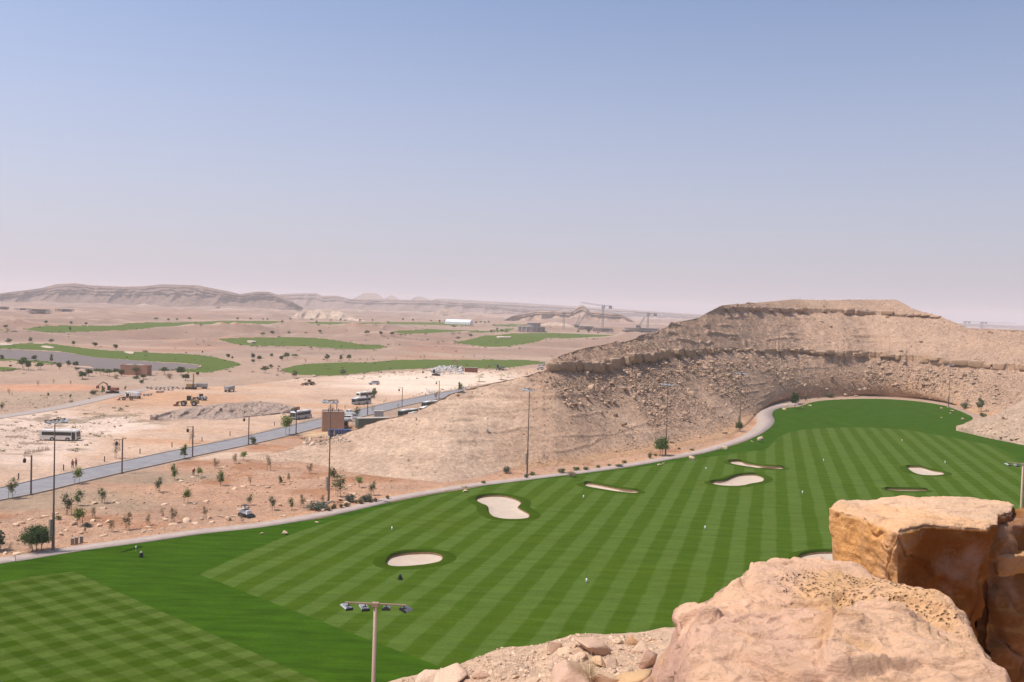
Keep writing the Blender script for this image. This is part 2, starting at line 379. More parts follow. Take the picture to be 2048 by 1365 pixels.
MAT_GROUND = earth('sand', scales=(0.03, 0.5, 4.0), amt=(0.07, 0.12, 0.2), bumpd=0.35, bscale=1.1, bstr=0.6, speck=2.2)
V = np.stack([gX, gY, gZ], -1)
nr, nc = gX.shape
F4 = grid_faces(nr, nc)
cx = bpx.reshape(-1)[F4].mean(1); cy = bpy_.reshape(-1)[F4].mean(1)
zone = np.zeros(len(F4), int)
for k, (nm, pl) in enumerate(FWAYS):
    zone[(zone == 0) & in_poly(cx+1.2*vn(cx/5, cy/2, s=91), cy+0.5*vn(cx/7, cy, s=92), smooth(pl, 4))] = k+1
    wz = (zone == k+1) & pm.reshape(-1)[F4].any(1); zone[wz] = 0
def sub(name, sel, mat, dz=0.0, col=None):
    f = F4[sel]; u, inv = np.unique(f, return_inverse=True)
    v = V.reshape(-1, 3)[u].copy(); v[:, 2] += dz
    return np_mesh(name, v, inv.reshape(f.shape)[:, ::-1], mat, col=(C.reshape(-1, 3)[u] if col is None else np.broadcast_to(col, (len(u), 3))), sm=True)
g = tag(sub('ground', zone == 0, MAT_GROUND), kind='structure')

# grass
def turf(name, cl, cd, period=0, dirv=(0, 1), period2=0, c2=0.4, wob=0.06, patch=0.16, dir2=None, soft=0.33):
    m, nt, b = mat_base(name); L = nt.links; tc = N(nt, 'ShaderNodeTexCoord'); P = tc.outputs['Object']
    def noise(s, d=4.0, ax=None):
        n = N(nt, 'ShaderNodeTexNoise', Scale=s, Detail=d, Roughness=0.6)
        if ax is not None:
            mp = N(nt, 'ShaderNodeMapping'); mp.inputs['Scale'].default_value = ax; mp.inputs['Rotation'].default_value = (0, 0, math.atan2(dirv[0], dirv[1])); L.new(P, mp.inputs[0]); L.new(mp.outputs[0], n.inputs['Vector'])
        else: L.new(P, n.inputs['Vector'])
        return n.outputs['Fac']
    def wave(dv, per, seed):
        d = N(nt, 'ShaderNodeVectorMath', operation='DOT_PRODUCT'); L.new(P, d.inputs[0]); d.inputs[1].default_value = (dv[0]*2*math.pi/per, dv[1]*2*math.pi/per, 0)
        w = N(nt, 'ShaderNodeMath', operation='MULTIPLY_ADD'); L.new(noise(0.11, 2), w.inputs[0]); w.inputs[1].default_value = wob*20; L.new(d.outputs['Value'], w.inputs[2])
        s = N(nt, 'ShaderNodeMath', operation='SINE'); L.new(w.outputs[0], s.inputs[0])
        r = N(nt, 'ShaderNodeMapRange', interpolation_type='SMOOTHSTEP'); r.inputs[1].default_value = -soft; r.inputs[2].default_value = soft; L.new(s.outputs[0], r.inputs[0]); return r.outputs[0]
    fac = None
    if period:
        a = wave((dirv[1], -dirv[0]), period, 0); d2 = dir2 or dirv
        bq = wave((d2[0], d2[1]), period2 or period, 1)
        k = N(nt, 'ShaderNodeMath', operation='MULTIPLY'); L.new(bq, k.inputs[0]); k.inputs[1].default_value = c2
        f = N(nt, 'ShaderNodeMath', operation='MULTIPLY_ADD'); L.new(a, f.inputs[0]); f.inputs[1].default_value = 1-c2; L.new(k.outputs[0], f.inputs[2]); fac = f.outputs[0]
        # the mown stripes are less even in places
        nn = N(nt, 'ShaderNodeMath', operation='MULTIPLY_ADD'); L.new(noise(0.35, 5, (0.25, 1.2, 1)), nn.inputs[0]); nn.inputs[1].default_value = 0.9; nn.inputs[2].default_value = -0.45
        ad = N(nt, 'ShaderNodeMath', operation='ADD', use_clamp=True); L.new(fac, ad.inputs[0]); L.new(nn.outputs[0], ad.inputs[1]); fac = ad.outputs[0]
    else: fac = noise(0.22, 5)
    mx = N(nt, 'ShaderNodeMix', data_type='RGBA'); L.new(fac, mx.inputs[0]); mx.inputs[6].default_value = (*cd, 1); mx.inputs[7].default_value = (*cl, 1)
    cur = mx.outputs[2]
    # broad yellowish and dull patches
    m2 = N(nt, 'ShaderNodeMix', data_type='RGBA'); r = N(nt, 'ShaderNodeMapRange'); r.inputs[1].default_value = 0.5; r.inputs[2].default_value = 0.75; r.inputs[4].default_value = 0.45; L.new(noise(0.045, 6), r.inputs[0]); L.new(r.outputs[0], m2.inputs[0])
    L.new(cur, m2.inputs[6]); m2.inputs[7].default_value = (cd[0]*1.5, cd[1]*1.12, cd[2], 1); cur = m2.outputs[2]
    for s, am, ax in ((0.5, patch, (0.35, 1.6, 1)), (9.0, 0.2, None), (2.5, 0.10, None)):
        r = N(nt, 'ShaderNodeMapRange'); r.inputs[1].default_value = 0.3; r.inputs[2].default_value = 0.7; r.inputs[3].default_value = 1-am; r.inputs[4].default_value = 1+am; L.new(noise(s, 4, ax), r.inputs[0])
        v = N(nt, 'ShaderNodeVectorMath', operation='SCALE'); L.new(cur, v.inputs[0]); L.new(r.outputs[0], v.inputs['Scale']); cur = v.outputs[0]
    L.new(cur, b.inputs['Base Color']); b.inputs['Roughness'].default_value = 1.0; b.inputs['Specular IOR Level'].default_value = 0.0
    bp = N(nt, 'ShaderNodeBump', Strength=0.5, Distance=0.05); L.new(noise(5.0, 6), bp.inputs['Height']); L.new(bp.outputs[0], b.inputs['Normal'])
    return m
DS = (math.sin(R(15.3)), math.cos(R(15.3)))
M_ROUGH = turf('rough_turf', (0.044, 0.096, 0.006), (0.028, 0.068, 0.003), patch=0.28)
M_FAIR = turf('striped_turf', (0.076, 0.119, 0.021), (0.049, 0.089, 0.006), period=4.5, dirv=DS, period2=3.9, c2=0.14)
M_TEE = turf('checked_turf', (0.078, 0.116, 0.020), (0.036, 0.068, 0.003), period=3.3, dirv=(0.753, -0.657), period2=3.3, c2=0.5, dir2=(0.753, -0.657))
M_FWAY = turf('far_turf', (0.115, 0.150, 0.040), (0.066, 0.102, 0.020))
M_COLLAR = turf('collar_turf', (0.046, 0.080, 0.005), (0.032, 0.062, 0.003))
for k, (nm, pl) in enumerate(FWAYS):
    if (zone == k+1).any():
        tag(sub('fairway', zone == k+1, M_FWAY, 0.0), kind='structure')

# pond
wm, wnt, wb = mat_base('pond_water'); wb.inputs['Base Color'].default_value = (0.15, 0.115, 0.10, 1); wb.inputs['IOR'].default_value = 1.12; wb.inputs['Roughness'].default_value = 0.22; wb.inputs['Specular IOR Level'].default_value = 0.02
nz = N(wnt, 'ShaderNodeTexNoise', Scale=1.2, Detail=4.0); bp = N(wnt, 'ShaderNodeBump', Strength=0.15, Distance=0.05); wnt.links.new(N(wnt, 'ShaderNodeTexCoord').outputs['Object'], nz.inputs['Vector']); wnt.links.new(nz.outputs['Fac'], bp.inputs['Height']); wnt.links.new(bp.outputs[0], wb.inputs['Normal'])
pw = at_z(*np.array([(-260, 684), (0, 696), (125, 702), (187, 711), (312, 721), (372, 724), (412, 730), (402, 740), (345, 743), (320, 748), (250, 749), (200, 744), (150, 736), (50, 725), (-260, 720)], float).T, -0.05)
w_ = MB(); w_.add(pw, [tuple(range(len(pw)))]); tag(w_.build('pond_water', wm), kind='structure')

# ------------------------------------------------------------------ strips: cart path, road, track
def strip(name, line, w, z, mat, off=0.0, thick=0.0, kind='structure'):
    L_ = np.asarray(line)[:, :2]; t = np.gradient(L_, axis=0); t /= np.linalg.norm(t, axis=1)[:, None]; n = np.stack([-t[:, 1], t[:, 0]], 1)
    ww = np.broadcast_to(w, (len(L_),))[:, None]
    a = L_+n*(off+ww/2); b = L_+n*(off-ww/2); m = len(L_)
    v = np.zeros((2*m, 3)); v[0::2, :2] = a; v[1::2, :2] = b; v[:, 2] = z
    f = [(2*i, 2*i+1, 2*i+3, 2*i+2) for i in range(m-1)]
    if thick:
        lo = v.copy(); lo[:, 2] -= thick; v = np.vstack([v, lo]); q = 2*m
        f += [(2*i, 2*i+2, q+2*i+2, q+2*i) for i in range(m-1)]+[(2*i+3, 2*i+1, q+2*i+1, q+2*i+3) for i in range(m-1)]
        f += [(0, q, q+1, 1), (2*m-1, 2*m-2, q+2*m-2, q+2*m-1)]
        f = np.array(f)
    o = np_mesh(name, v, f, mat)
    if kind: tag(o, kind=kind)
    return o
M_PATH = paint('path_concrete', (0.47, 0.365, 0.305), 0.9, var=0.14, scale=0.6)
M_ROAD = paint('asphalt', (0.275, 0.255, 0.255), 0.75, var=0.18, scale=0.35)
M_KERB = paint('kerb_concrete', (0.42, 0.34, 0.27), 0.9, var=0.12, scale=1.0)
M_TRACK = paint('track_gravel', (0.42, 0.34, 0.29), 0.95, var=0.1, scale=0.4)
pwid = np.interp(PATH_W[:, 1], [100, 200, 270, 300, 345, 400], [3.0, 3.1, 3.6, 5.0, 7.0, 9])
strip('cart_path', PATH_W, pwid, 0.05, M_PATH, thick=0.12)
strip('road', ROAD_W, 8.6, 0.04, M_ROAD)
strip('kerb', ROAD_W, 0.35, 0.16, M_KERB, off=4.45, thick=0.2); strip('kerb', ROAD_W, 0.35, 0.16, M_KERB, off=-4.45, thick=0.2)
TZ = 0.03
strip('dirt_track', TRACK_W, 5.5, TZ, M_TRACK)

# ------------------------------------------------------------------ bunkers and lawns
BUNK = [
 ('large kidney-shaped sand bunker left of the middle of the striped lawn', [(953, 1001), (965, 996), (985, 994), (1010, 995), (1030, 1000), (1042, 1007), (1036, 1016), (1046, 1023), (1058, 1030), (1056, 1037), (1040, 1040), (1012, 1040), (990, 1036), (978, 1026), (975, 1014), (962, 1008)]),
 ('oval sand bunker nearest the left tip of the striped lawn', [(774, 1127), (783, 1117), (808, 1111), (835, 1109), (862, 1109), (882, 1113), (885, 1119), (875, 1126), (850, 1131), (820, 1134), (795, 1135), (780, 1133)]),
 ('thin crescent sand bunker right of the large kidney-shaped bunker', [(1170, 970), (1185, 970), (1212, 975), (1240, 980.5), (1275, 985), (1270, 988), (1240, 985.5), (1205, 980), (1176, 975)]),
 ('broad sand bunker with a wavy rim right of the lawn centre', [(1424, 967), (1450, 964), (1464, 958), (1480, 953), (1505, 951.5), (1520, 954), (1528, 959), (1522, 965), (1500, 969), (1480, 973.5), (1450, 973.5), (1432, 971)]),
 ('long thin sand bunker behind the broad wavy one', [(1459, 925.5), (1480, 925), (1500, 930), (1530, 935), (1565, 937), (1560, 940), (1530, 939), (1500, 935.5), (1467, 930)]),
 ('leaf-shaped sand bunker furthest right on the striped lawn', [(1815, 937), (1828, 936), (1845, 937), (1865, 943), (1887, 947), (1883, 951), (1865, 952.5), (1840, 951.5), (1822, 945)]),
 ('sliver of a sand bunker just above the orange boulder', [(1768, 981.3), (1800, 981), (1850, 982.4), (1848, 984), (1800, 984)]),
 ('sand bunker half hidden between the two foreground boulders', [(1600, 1117), (1630, 1109), (1680, 1108), (1730, 1112), (1740, 1122), (1720, 1133), (1660, 1135), (1615, 1126)]),
]
M_SAND = paint('bunker_sand', (0.58, 0.455, 0.345), 0.95, var=0.08, scale=0.8, bump=0.3)
M_LIP = paint('bunker_lip', (0.20, 0.115, 0.055), 0.95, var=0.3, scale=1.5)
holes = []
def polar_off(P, d):
    t = np.roll(P, -1, 0)-np.roll(P, 1, 0); t /= np.linalg.norm(t, axis=1)[:, None]; n = np.stack([t[:, 1], -t[:, 0]], 1)
    A = 0.5*np.sum(P[:, 0]*np.roll(P[:, 1], -1)-np.roll(P[:, 0], -1)*P[:, 1])
    if A < 0: n = -n
    Q = P+n*d
    for _ in range(6): Q = 0.5*Q+0.25*(np.roll(Q, 1, 0)+np.roll(Q, -1, 0))
    return Q
for lab, pl in BUNK:
    SZ = -0.20
    S = smooth(at_z(*np.array(pl, float).T, SZ)[:, :2], 5); S = S[::1]
    if 0.5*np.sum(S[:, 0]*np.roll(S[:, 1], -1)-np.roll(S[:, 0], -1)*S[:, 1]) < 0: S = S[::-1]
    c = S.mean(0); root = empty('sand_bunker', (c[0], c[1], 0)); tag(root, lab, 'bunker', 'sand bunkers on the driving range')
    t = np.roll(S, -1, 0)-np.roll(S, 1, 0); t /= np.linalg.norm(t, axis=1)[:, None]; nrm = np.stack([t[:, 1], -t[:, 0]], 1)
    far = sstep(-0.2, 0.9, nrm[:, 1]+0.25*(-nrm[:, 0]))
    W = [S*1.0, S+nrm*0.12, S+nrm*0.3]
    I1 = polar_off(S, 0.35); O1 = polar_off(S, 1.2); O2 = polar_off(S, 2.0)
    m = len(S)
    def ring(P, z): return np.column_stack([P-c, np.broadcast_to(z, (m,))])
    sand = np_mesh('sand', np.vstack([ring(S-nrm*0.1, SZ), ring(c+(S-c)*0.75, SZ-0.17), ring(c+(S-c)*0.4, SZ-0.28), ring(c+(S-c)*0.002, SZ-0.30)]),
                   np.array([(i, (i+1) % m, m+(i+1) % m, m+i) for i in range(m)]+[(m+i, m+(i+1) % m, 2*m+(i+1) % m, 2*m+i) for i in range(m)]+[(2*m+i, 2*m+(i+1) % m, 3*m+(i+1) % m, 3*m+i) for i in range(m)]), M_SAND, root, sm=True)
    lipz = 0.02+0.42*far
    np_mesh('lip', np.vstack([ring(S-nrm*0.12, SZ-0.05), ring(S, SZ+0.06+0.1*far), ring(S+nrm*0.05, SZ+0.10+0.16*far)]), grid_faces(3, m, True), M_LIP, root)
    np_mesh('grass_collar', np.vstack([ring(S+nrm*0.05, SZ+0.09+0.16*far), ring(S+nrm*0.12, lipz-0.03), ring(I1, lipz+0.02), ring(O1, 0.03+0.25*far), ring(O2, 0.0)]), grid_faces(5, m, True), M_COLLAR, root, sm=True)
    holes.append(O2)
TEE_PX = [(-300, 1232), (0, 1166), (70, 1153), (140, 1144.5), (152, 1145), (168, 1152), (300, 1213), (640, 1363)]
TEEW = smooth(at_z(*np.array(TEE_PX, float).T, 0)[:, :2], 3, False); TEEW = np.vstack([TEEW, TEEW[-1]+np.array([.753, -.657])*60, [-70, 25]])
allp = [LAWN_W, FAIR_W, TEEW]+holes
vs = []; es = []
for P in allp:
    n0 = len(vs); vs += [Vector((float(a), float(b))) for a, b in P]; es += [(n0+i, n0+(i+1) % len(P)) for i in range(len(P))]
# a loose inner lattice keeps the triangles well shaped
ov, oe, of, *_ = delaunay_2d_cdt(vs, es, [], 0, 1e-5)
ov = np.array([(v.x, v.y) for v in ov]); of = np.array([f for f in of if len(f) == 3])
cc = ov[of].mean(1); inl_ = in_poly(cc[:, 0], cc[:, 1], LAWN_W); fr = in_poly(cc[:, 0], cc[:, 1], FAIR_W); te = in_poly(cc[:, 0], cc[:, 1], TEEW); ho = np.zeros(len(of), bool)
for h in holes: ho |= in_poly(cc[:, 0], cc[:, 1], h)
for nm, sel, mt in (('rough_lawn', inl_ & ~fr & ~te & ~ho, M_ROUGH), ('striped_lawn', inl_ & fr & ~te & ~ho, M_FAIR), ('tee_lawn', inl_ & te & ~ho, M_TEE)):
    f = of[sel]; u, inv = np.unique(f, return_inverse=True)
    vv = np.column_stack([ov[u], np.zeros(len(u))]); tag(np_mesh(nm, vv, inv.reshape(f.shape), mt), kind='structure')
# ------------------------------------------------------------------ the near rocky hill, lofted from its foot, ledge and crest lines
M_HILL = earth('hill_rubble', scales=(0.12, 0.9, 5.0), amt=(0.08, 0.16, 0.24), bumpd=0.6, bscale=0.9, bstr=0.8, speck=1.6)
foot = curve([(480, 925), (560, 935), (600, 930), (640, 940), (700, 952), (760, 960), (820, 965), (887, 972), (950, 961), (1000, 953), (1050, 945), (1100, 940), (1200, 928), (1300, 911), (1400, 893), (1450, 880), (1480, 868), (1500, 852), (1508, 838), (1518, 824), (1536, 812), (1560, 804), (1600, 799), (1650, 796), (1740, 793), (1850, 800), (1900, 808), (1920, 816), (1945, 830), (1990, 838), (2048, 845), (2400, 880)])
crest = curve([(480, 915), (560, 905), (600, 893), (662, 876), (700, 864), (767, 840), (835, 823), (878, 800), (907, 790), (935, 779), (975, 769), (1020, 760), (1060, 750), (1088, 742), (1097, 727), (1106, 718), (1125, 710), (1174, 695), (1212, 689), (1249, 684), (1311, 667), (1349, 646), (1399, 636), (1414, 626), (1444, 611), (1490, 608), (1536, 604), (1586, 599), (1648, 601), (1711, 600), (1791, 600), (1805, 606), (1823, 617), (1845, 624), (1868, 629), (1906, 644), (1936, 657), (1986, 660), (2048, 662), (2400, 676)])
ledB = curve([(480, 2000), (1086, 743), (1092, 744.5), (1110, 741), (1190, 741), (1215, 738), (1260, 729), (1290, 722), (1335, 716), (1360, 712), (1400, 710), (1440, 703), (1500, 703), (1560, 706), (1600, 707), (1660, 712), (1710, 716), (1760, 716), (1830, 724), (1890, 729), (1960, 736), (2030, 742), (2400, 760)])
ledT = curve([(480, 2000), (1086, 742), (1092, 739), (1100, 728), (1110, 726), (1150, 725), (1190, 725), (1215, 722), (1260, 712), (1290, 706), (1335, 702), (1360, 698), (1400, 697), (1440, 697), (1500, 698), (1560, 698), (1600, 699), (1660, 704), (1710, 702), (1760, 705), (1830, 710), (1890, 718), (1960, 724), (2030, 729), (2400, 748)])
le2B = curve([(480, -1), (1411, 627.3), (1440, 621), (1480, 624), (1540, 625), (1600, 626), (1660, 625), (1700, 630), (1770, 631), (1800, 633), (1868, 635), (1900, 648), (2400, 690)])
le2T = curve([(480, -1), (1411, 626.8), (1440, 613), (1480, 615), (1540, 616), (1600, 617), (1660, 618), (1700, 621), (1770, 622), (1800, 627), (1868, 630), (1900, 645), (2400, 684)])
slope = curve([(480, .06), (560, .1), (700, .2), (800, .25), (950, .32), (1050, .42), (1150, .5), (1300, .56), (2400, .58)])
hx = np.arange(486, 2400, 1.6)
def gsm(a, sg):
    n = int(sg*3); k = np.exp(-0.5*(np.arange(-n, n+1)/sg)**2); k /= k.sum(); return np.convolve(np.pad(a, n, 'edge'), k, 'valid')
kk = lambda py: (py-hor(hx))/FPX
def step_on(Y0, z0, k, s): return (CZ-z0+s*Y0)/(s+k)
kf_, kc_ = kk(foot(hx)), kk(crest(hx))
Y0_ = gsm((CZ+0.3)/kf_, 9); kf_ = (CZ+0.3)/Y0_; z0_ = CZ-kf_*Y0_
S_ = slope(hx); crs = crest(hx)
lb = np.maximum(ledB(hx), crest(hx)); lb = np.minimum(lb, foot(hx)); has = hx > 1086
lb = np.where(has, lb, crest(hx)); lt = np.where(has, np.maximum(ledT(hx), crest(hx)), crest(hx))
Y1 = step_on(Y0_, z0_, kk(lb), S_); Yc_ = np.interp(hx, [1110, 1200, 1300, 1400, 1500, 1600, 1700, 1900, 2048, 2400], [250, 270, 302, 345, 398, 436, 440, 428, 405, 380]); bl = sstep(1075, 1125, hx); Y1 = gsm(Y1, 4)*(1-bl)+np.maximum(Yc_, Y0_+8)*bl; Y1 = gsm(Y1, 5); z1 = CZ-kk(lb)*Y1
# keep the ledge depth smooth along the hill
Y2 = step_on(Y1, z1, kk(lt), 4.0); z2 = CZ-kk(lt)*Y2
b2 = np.where(hx > 1412, np.maximum(le2B(hx), crest(hx)), crest(hx)); t2 = np.where(hx > 1412, np.maximum(le2T(hx), crest(hx)), crest(hx))
Y3 = gsm(step_on(Y2, z2, kk(b2), 0.42), 6); z3 = CZ-kk(b2)*Y3
Y4 = step_on(Y3, z3, kk(t2), 2.5); z4 = CZ-kk(t2)*Y4
Y5 = gsm(step_on(Y4, z4, kc_, 0.35), 3); z5 = CZ-kc_*Y5
bk = np.interp(hx, [486, 1060, 1250], [0.10, 0.2, 1.0])
segs = [(Y0_, z0_), (Y1, z1), (Y2, z2), (Y3, z3), (Y4, z4), (Y5, z5), (Y5+14*bk, z5-0.8-14*bk*np.maximum(kc_, 0)-1.5), (Y5+60*bk, np.maximum(z5*0.45-60*bk*np.maximum(kc_, 0)*0.5, -2)-2), (Y5+130*bk, np.full_like(z5, -4.0))]
nrow = [190, 26, 120, 12, 30, 6, 10, 8]
rowsY = []; rowsZ = []; rowS = []
for i, n in enumerate(nrow):
    e = n if i < len(nrow)-1 else n+1
    for k in range(e):
        t = k/n; yr = segs[i][0]*(1-t)+segs[i+1][0]*t; zr = segs[i][1]*(1-t)+segs[i+1][1]*t
        if i == 0:
            w_ = sstep(1130, 1230, hx)*sstep(0, .12, t); sg_ = 2+38*(4*t*(1-t))**0.7; ys = gsm(yr, sg_); yr = yr*(1-w_)+ys*w_; zr = segs[0][1]+(segs[1][1]-segs[0][1])*(t**(1+0.25*w_))
        rowsY.append(yr); rowsZ.append(zr); rowS.append(np.full_like(hx, i+t))
hY = np.array(rowsY); hZ = np.array(rowsZ); hS = np.array(rowS); hX = (hx-1024)/FPX*hY   # same column keeps one bearing
# account for the roll: solve the bearing from the column at each height
hXr = np.zeros_like(hX)
dr = ray(np.broadcast_to(hx, hX.shape), 682.5+0*hX)
k_ = (CZ-hZ)/hY; pyy = hor(hx)[None]+k_*FPX
d_ = ray(np.broadcast_to(hx, hX.shape), pyy); hX = d_[..., 0]/d_[..., 1]*hY
seg = np.floor(hS).astype(int); tt = hS-seg
hgt = (hZ-z0_[None])
body = sstep(0.2, 3.0, hgt)*sstep(9.0, 4.5, hS)
body = np.where(seg >= 5, np.minimum(body, 1), body)
# talus relief
n_a = fbm(hX/14, hY/14, hZ/14, o=3, s=101); n_b = fbm(hX/3.2, hY/3.2, hZ/3.2, o=4, s=102); n_c = np.abs(fbm(hX/6, hY/6, hZ/6, o=4, s=103))
rocky = sstep(-0.15, 0.35, fbm(hX/26, hY/26, hZ/26, o=3, s=104)+0.25*((hx[None] > 1080)*1.0)-0.55*(hx[None] < 1040))
dz = body*(0.5*n_a + (0.38+0.50*rocky)*n_b - 0.5*n_c*rocky)
spur_ = sstep(1090, 1010, hx)[None]; bear = hx[None]+0*hX; dz -= body*spur_*(0.30*np.abs(fbm(hX/7, hY/7, hZ/3, o=4, s=108))+.35*np.abs(fbm(hX/22+hZ, hY/22, hZ/2, o=3, s=109)))
sky = np.exp(-((hS-5.0)/0.8)**2); dz *= (1-0.85*sky)
# strata terraces on the two talus slopes
for zz, w, a in ((2.6, 0.35, 0.30), (4.6, 0.4, 0.28), (6.4, 0.4, 0.35), (8.3, 0.45, 0.3), (10.2, 0.4, 0.3), (12.5, 0.8, 0.5), (27.0, 0.9, 0.8), (30.5, 0.7, 0.6), (34.5, 0.8, 0.5), (16.5, 0.7, 0.5), (41.0, 0.6, 0.5), (24.6, 0.6, 0.7)):
    u = hZ+0.9*fbm(hX/30, hY/30, o=2, s=110+int(zz))-zz
    br = sstep(-0.1, 0.3, fbm(hX/17, hY/17, o=3, s=130+int(zz)))
    dz += body*a*br*(sstep(-w*0.25, w*0.25, u)-sstep(w*0.25, w*2.2, u))*(seg != 1)
hZ2 = hZ+dz
# the ledge faces: vertical fractures, blocks standing in and out
along = np.cumsum(np.hypot(np.gradient(hX[190]), np.gradient(hY[190])))[None]+0*hX
onl = ((seg == 1) | (seg == 3)) & (body > 0.3)
blk = np.floor(along/3.4+0.8*vn(along/9, along*0, s=140)); bo = _h(blk, blk*0+3, blk*0+1, 9)
fr_ = np.abs((along/3.4+0.8*vn(along/9, along*0, s=140))-blk-0.5)*2
fr2 = np.abs(((along/1.1+0.5*vn(along/4, along*0, s=141)) % 1)-0.5)*2
gap = sstep(0.88, 1.0, fr_)
push = 1.6*(bo-0.5)+0.35*fbm(hX/1.2, hY/1.2, hZ/1.2, o=3, s=142)-1.4*gap-0.25*sstep(0.8, 1, fr2)
near = np.exp(-((hS-1.5)/0.75)**4)+0.6*np.exp(-((hS-3.5)/0.6)**4)
near = np.clip(near, 0, 1)*sstep(0.5, 4, hgt)*(hx > 1092)[None]
brk = sstep(-0.25, 0.1, fbm(along/22, along*0+7.3, o=2, s=143))
hY2 = hY-push*near*brk
hX2 = hX*(hY2/hY)
# broken parts of the ledge slump into the slope
colh = np.stack([0.46+0*hX, 0.318+0*hX, 0.225+0*hX], -1)
cn = fbm(hX/9, hY/9, hZ/9, o=4, s=150)
colh = mixc(colh, sstep(0, 0.4, cn)*0.6, [0.53, 0.385, 0.28]); colh = mixc(colh, rocky*0.45, [0.39, 0.275, 0.205])
colh = mixc(colh, (hx[None] < 1040)*sstep(1040, 940, hx)[None]*0.7, [0.53, 0.40, 0.30])
colh = mixc(colh, near*0.6*(seg == 1), [0.44, 0.285, 0.17])
low = sstep(2.6, 0.6, hgt)*(hx > 1000)[None]
colh = mixc(colh, low*0.7, [0.50, 0.30, 0.165])
rb = np.exp(-((hx-1780)/170.0)**2)[None]*sstep(14, 6, hgt); colh = mixc(colh, rb*0.5, [0.53, 0.335, 0.20])
colh = mixc(colh, spur_*sstep(.0, .35, fbm(hX/16, hY/16, hZ/1.2, o=5, s=151))*.55, [0.60, 0.455, 0.34]); colh = mixc(colh, spur_*sstep(.05, .35, fbm(hX/12, hY/12, hZ/1.6, o=5, s=152))*.45, [0.38, 0.27, 0.20])
colh *= (1+0.12*n_b)[..., None]
hv = np.stack([hX2, hY2, hZ2], -1).reshape(-1, 3)
hill = np_mesh('rocky_hill', hv, grid_faces(len(hX), len(hx))[:, ::-1], M_HILL, col=np.clip(colh*np.array([1.10, 1.06, 1.02]), .02, .9).reshape(-1, 3))
tag(hill, kind='structure')

# ------------------------------------------------------------------ other hills
M_FAR = earth('far_rock', scales=(0.006, 0.03, 0.12), amt=(0.08, 0.16, 0.22), bumpd=6.0, bscale=0.035, bstr=0.9)
def far_hill(name, pts, Yb, s=0.5, gul=4.0, gf=60.0, bands=(), col=(0.32, 0.23, 0.185), step=1.6, rows=50, back=200, seed=0, mat=None, fine=0.8):
    a = np.array(pts, float); xs = np.arange(a[0, 0], a[-1, 0]+.1, step); b = np.interp(xs, a[:, 0], a[:, 1]); c = np.interp(xs, a[:, 0], a[:, 2]); c = np.minimum(c, b-0.05)
    Yb = np.interp(xs, *np.array(Yb, float).T) if hasattr(Yb, '__len__') else np.full_like(xs, Yb)
    kb = (b-hor(xs))/FPX; kc = (c-hor(xs))/FPX; zb = CZ-kb*Yb; Yc = (CZ-zb+s*Yb)/(s+kc); zc = CZ-kc*Yc
    t = np.linspace(0, 1, rows)[:, None]
    Y = Yb*(1-t)+Yc*t; Z = zb*(1-t)+zc*t
    for q in range(1, 5): Y = np.vstack([Y, (Yc+back*q/4)[None]]); Z = np.vstack([Z, (zc-(zc-zb+6)*(q/4)**1.2-np.maximum(kc, 0)*back*q/4)[None]])
    Z[0] -= 3
    py = hor(xs)[None]+(CZ-Z)/Y*FPX; d = ray(np.broadcast_to(xs, Y.shape), py); X = d[..., 0]/d[..., 1]*Y
    h = (zc-zb)[None]; tr = np.vstack([t+0*Y[:rows], np.ones((4, len(xs)))]); tr[rows:] = 1.0
    g_ = np.abs(fbm(X/gf, Y/(gf*4), o=3, s=200+seed)); env = np.sin(np.pi*np.clip(tr, 0, 1))**0.8; env[rows:] = 0
    Yd = Y+env*(g_*gul*4-gul)
    Z = Z+env*fbm(X/gf*3, Y/gf*3, Z/gf*3, o=4, s=210+seed)*fine*gul*0.35
    C_ = np.broadcast_to(np.array(col), X.shape+(3,)).copy()
    for zz, w, am in bands:
        u = tr+0.04*fbm(X/gf/4, X*0, o=2, s=220+seed)-zz; mk = np.exp(-(u/w)**2); C_ *= (1-am*mk)[..., None]; Yd = Yd-mk*gul*1.2*env
    C_ *= (1+0.22*fbm(X/gf*1.5, Y/gf, Z/gf*6, o=4, s=230+seed))[..., None]
    X = X*Yd/Y
    return tag(np_mesh(name, np.stack([X, Yd, Z], -1).reshape(-1, 3), grid_faces(len(Y), len(xs))[:, ::-1], mat or M_FAR, col=np.clip(C_, .02, .9).reshape(-1, 3)), kind='structure')
far_hill('far_mesa', [(-420, 604, 578), (-150, 606, 584), (0, 608, 587), (17, 609, 585), (50, 610, 581), (82, 611, 577), (112, 612, 569), (150, 612, 567), (180, 613, 571), (250, 613.5, 574), (287, 614, 573), (322, 614, 569), (395, 615, 571), (425, 616, 577), (457, 616, 583), (480, 616.5, 589), (495, 617, 586.5), (512, 617, 584), (537, 617.5, 584), (552, 618, 589), (582, 618, 602), (607, 618.5, 617)],
         3000, s=0.5, gul=14, gf=70, bands=((.58, .010, .10), (.72, .012, .14), (.86, .015, .18)), col=(0.225, 0.152, 0.115), seed=1, rows=90, fine=1.7)
far_hill('far_hills', [(440, 617, 600), (500, 617, 592), (562, 617, 589), (599, 617, 587), (632, 618, 587), (644, 618, 592), (674, 619, 592), (699, 619, 598), (760, 620, 599.5), (800, 621, 600), (870, 622, 601), (930, 624, 606), (1000, 626, 614), (1060, 630, 622)],
         4300, s=0.4, gul=16, gf=90, bands=((.7, .04, .2), (.9, .03, .2)), col=(0.27, 0.19, 0.15), seed=2)
far_hill('flat_topped_hill', [(690, 603, 602), (707, 603, 598), (727, 604, 587), (740, 604, 586.5), (754, 604, 587), (767, 604, 598), (785, 605, 603.5)], 6500, s=0.6, gul=10, gf=120, bands=((.9, .06, .25),), seed=3, step=1)
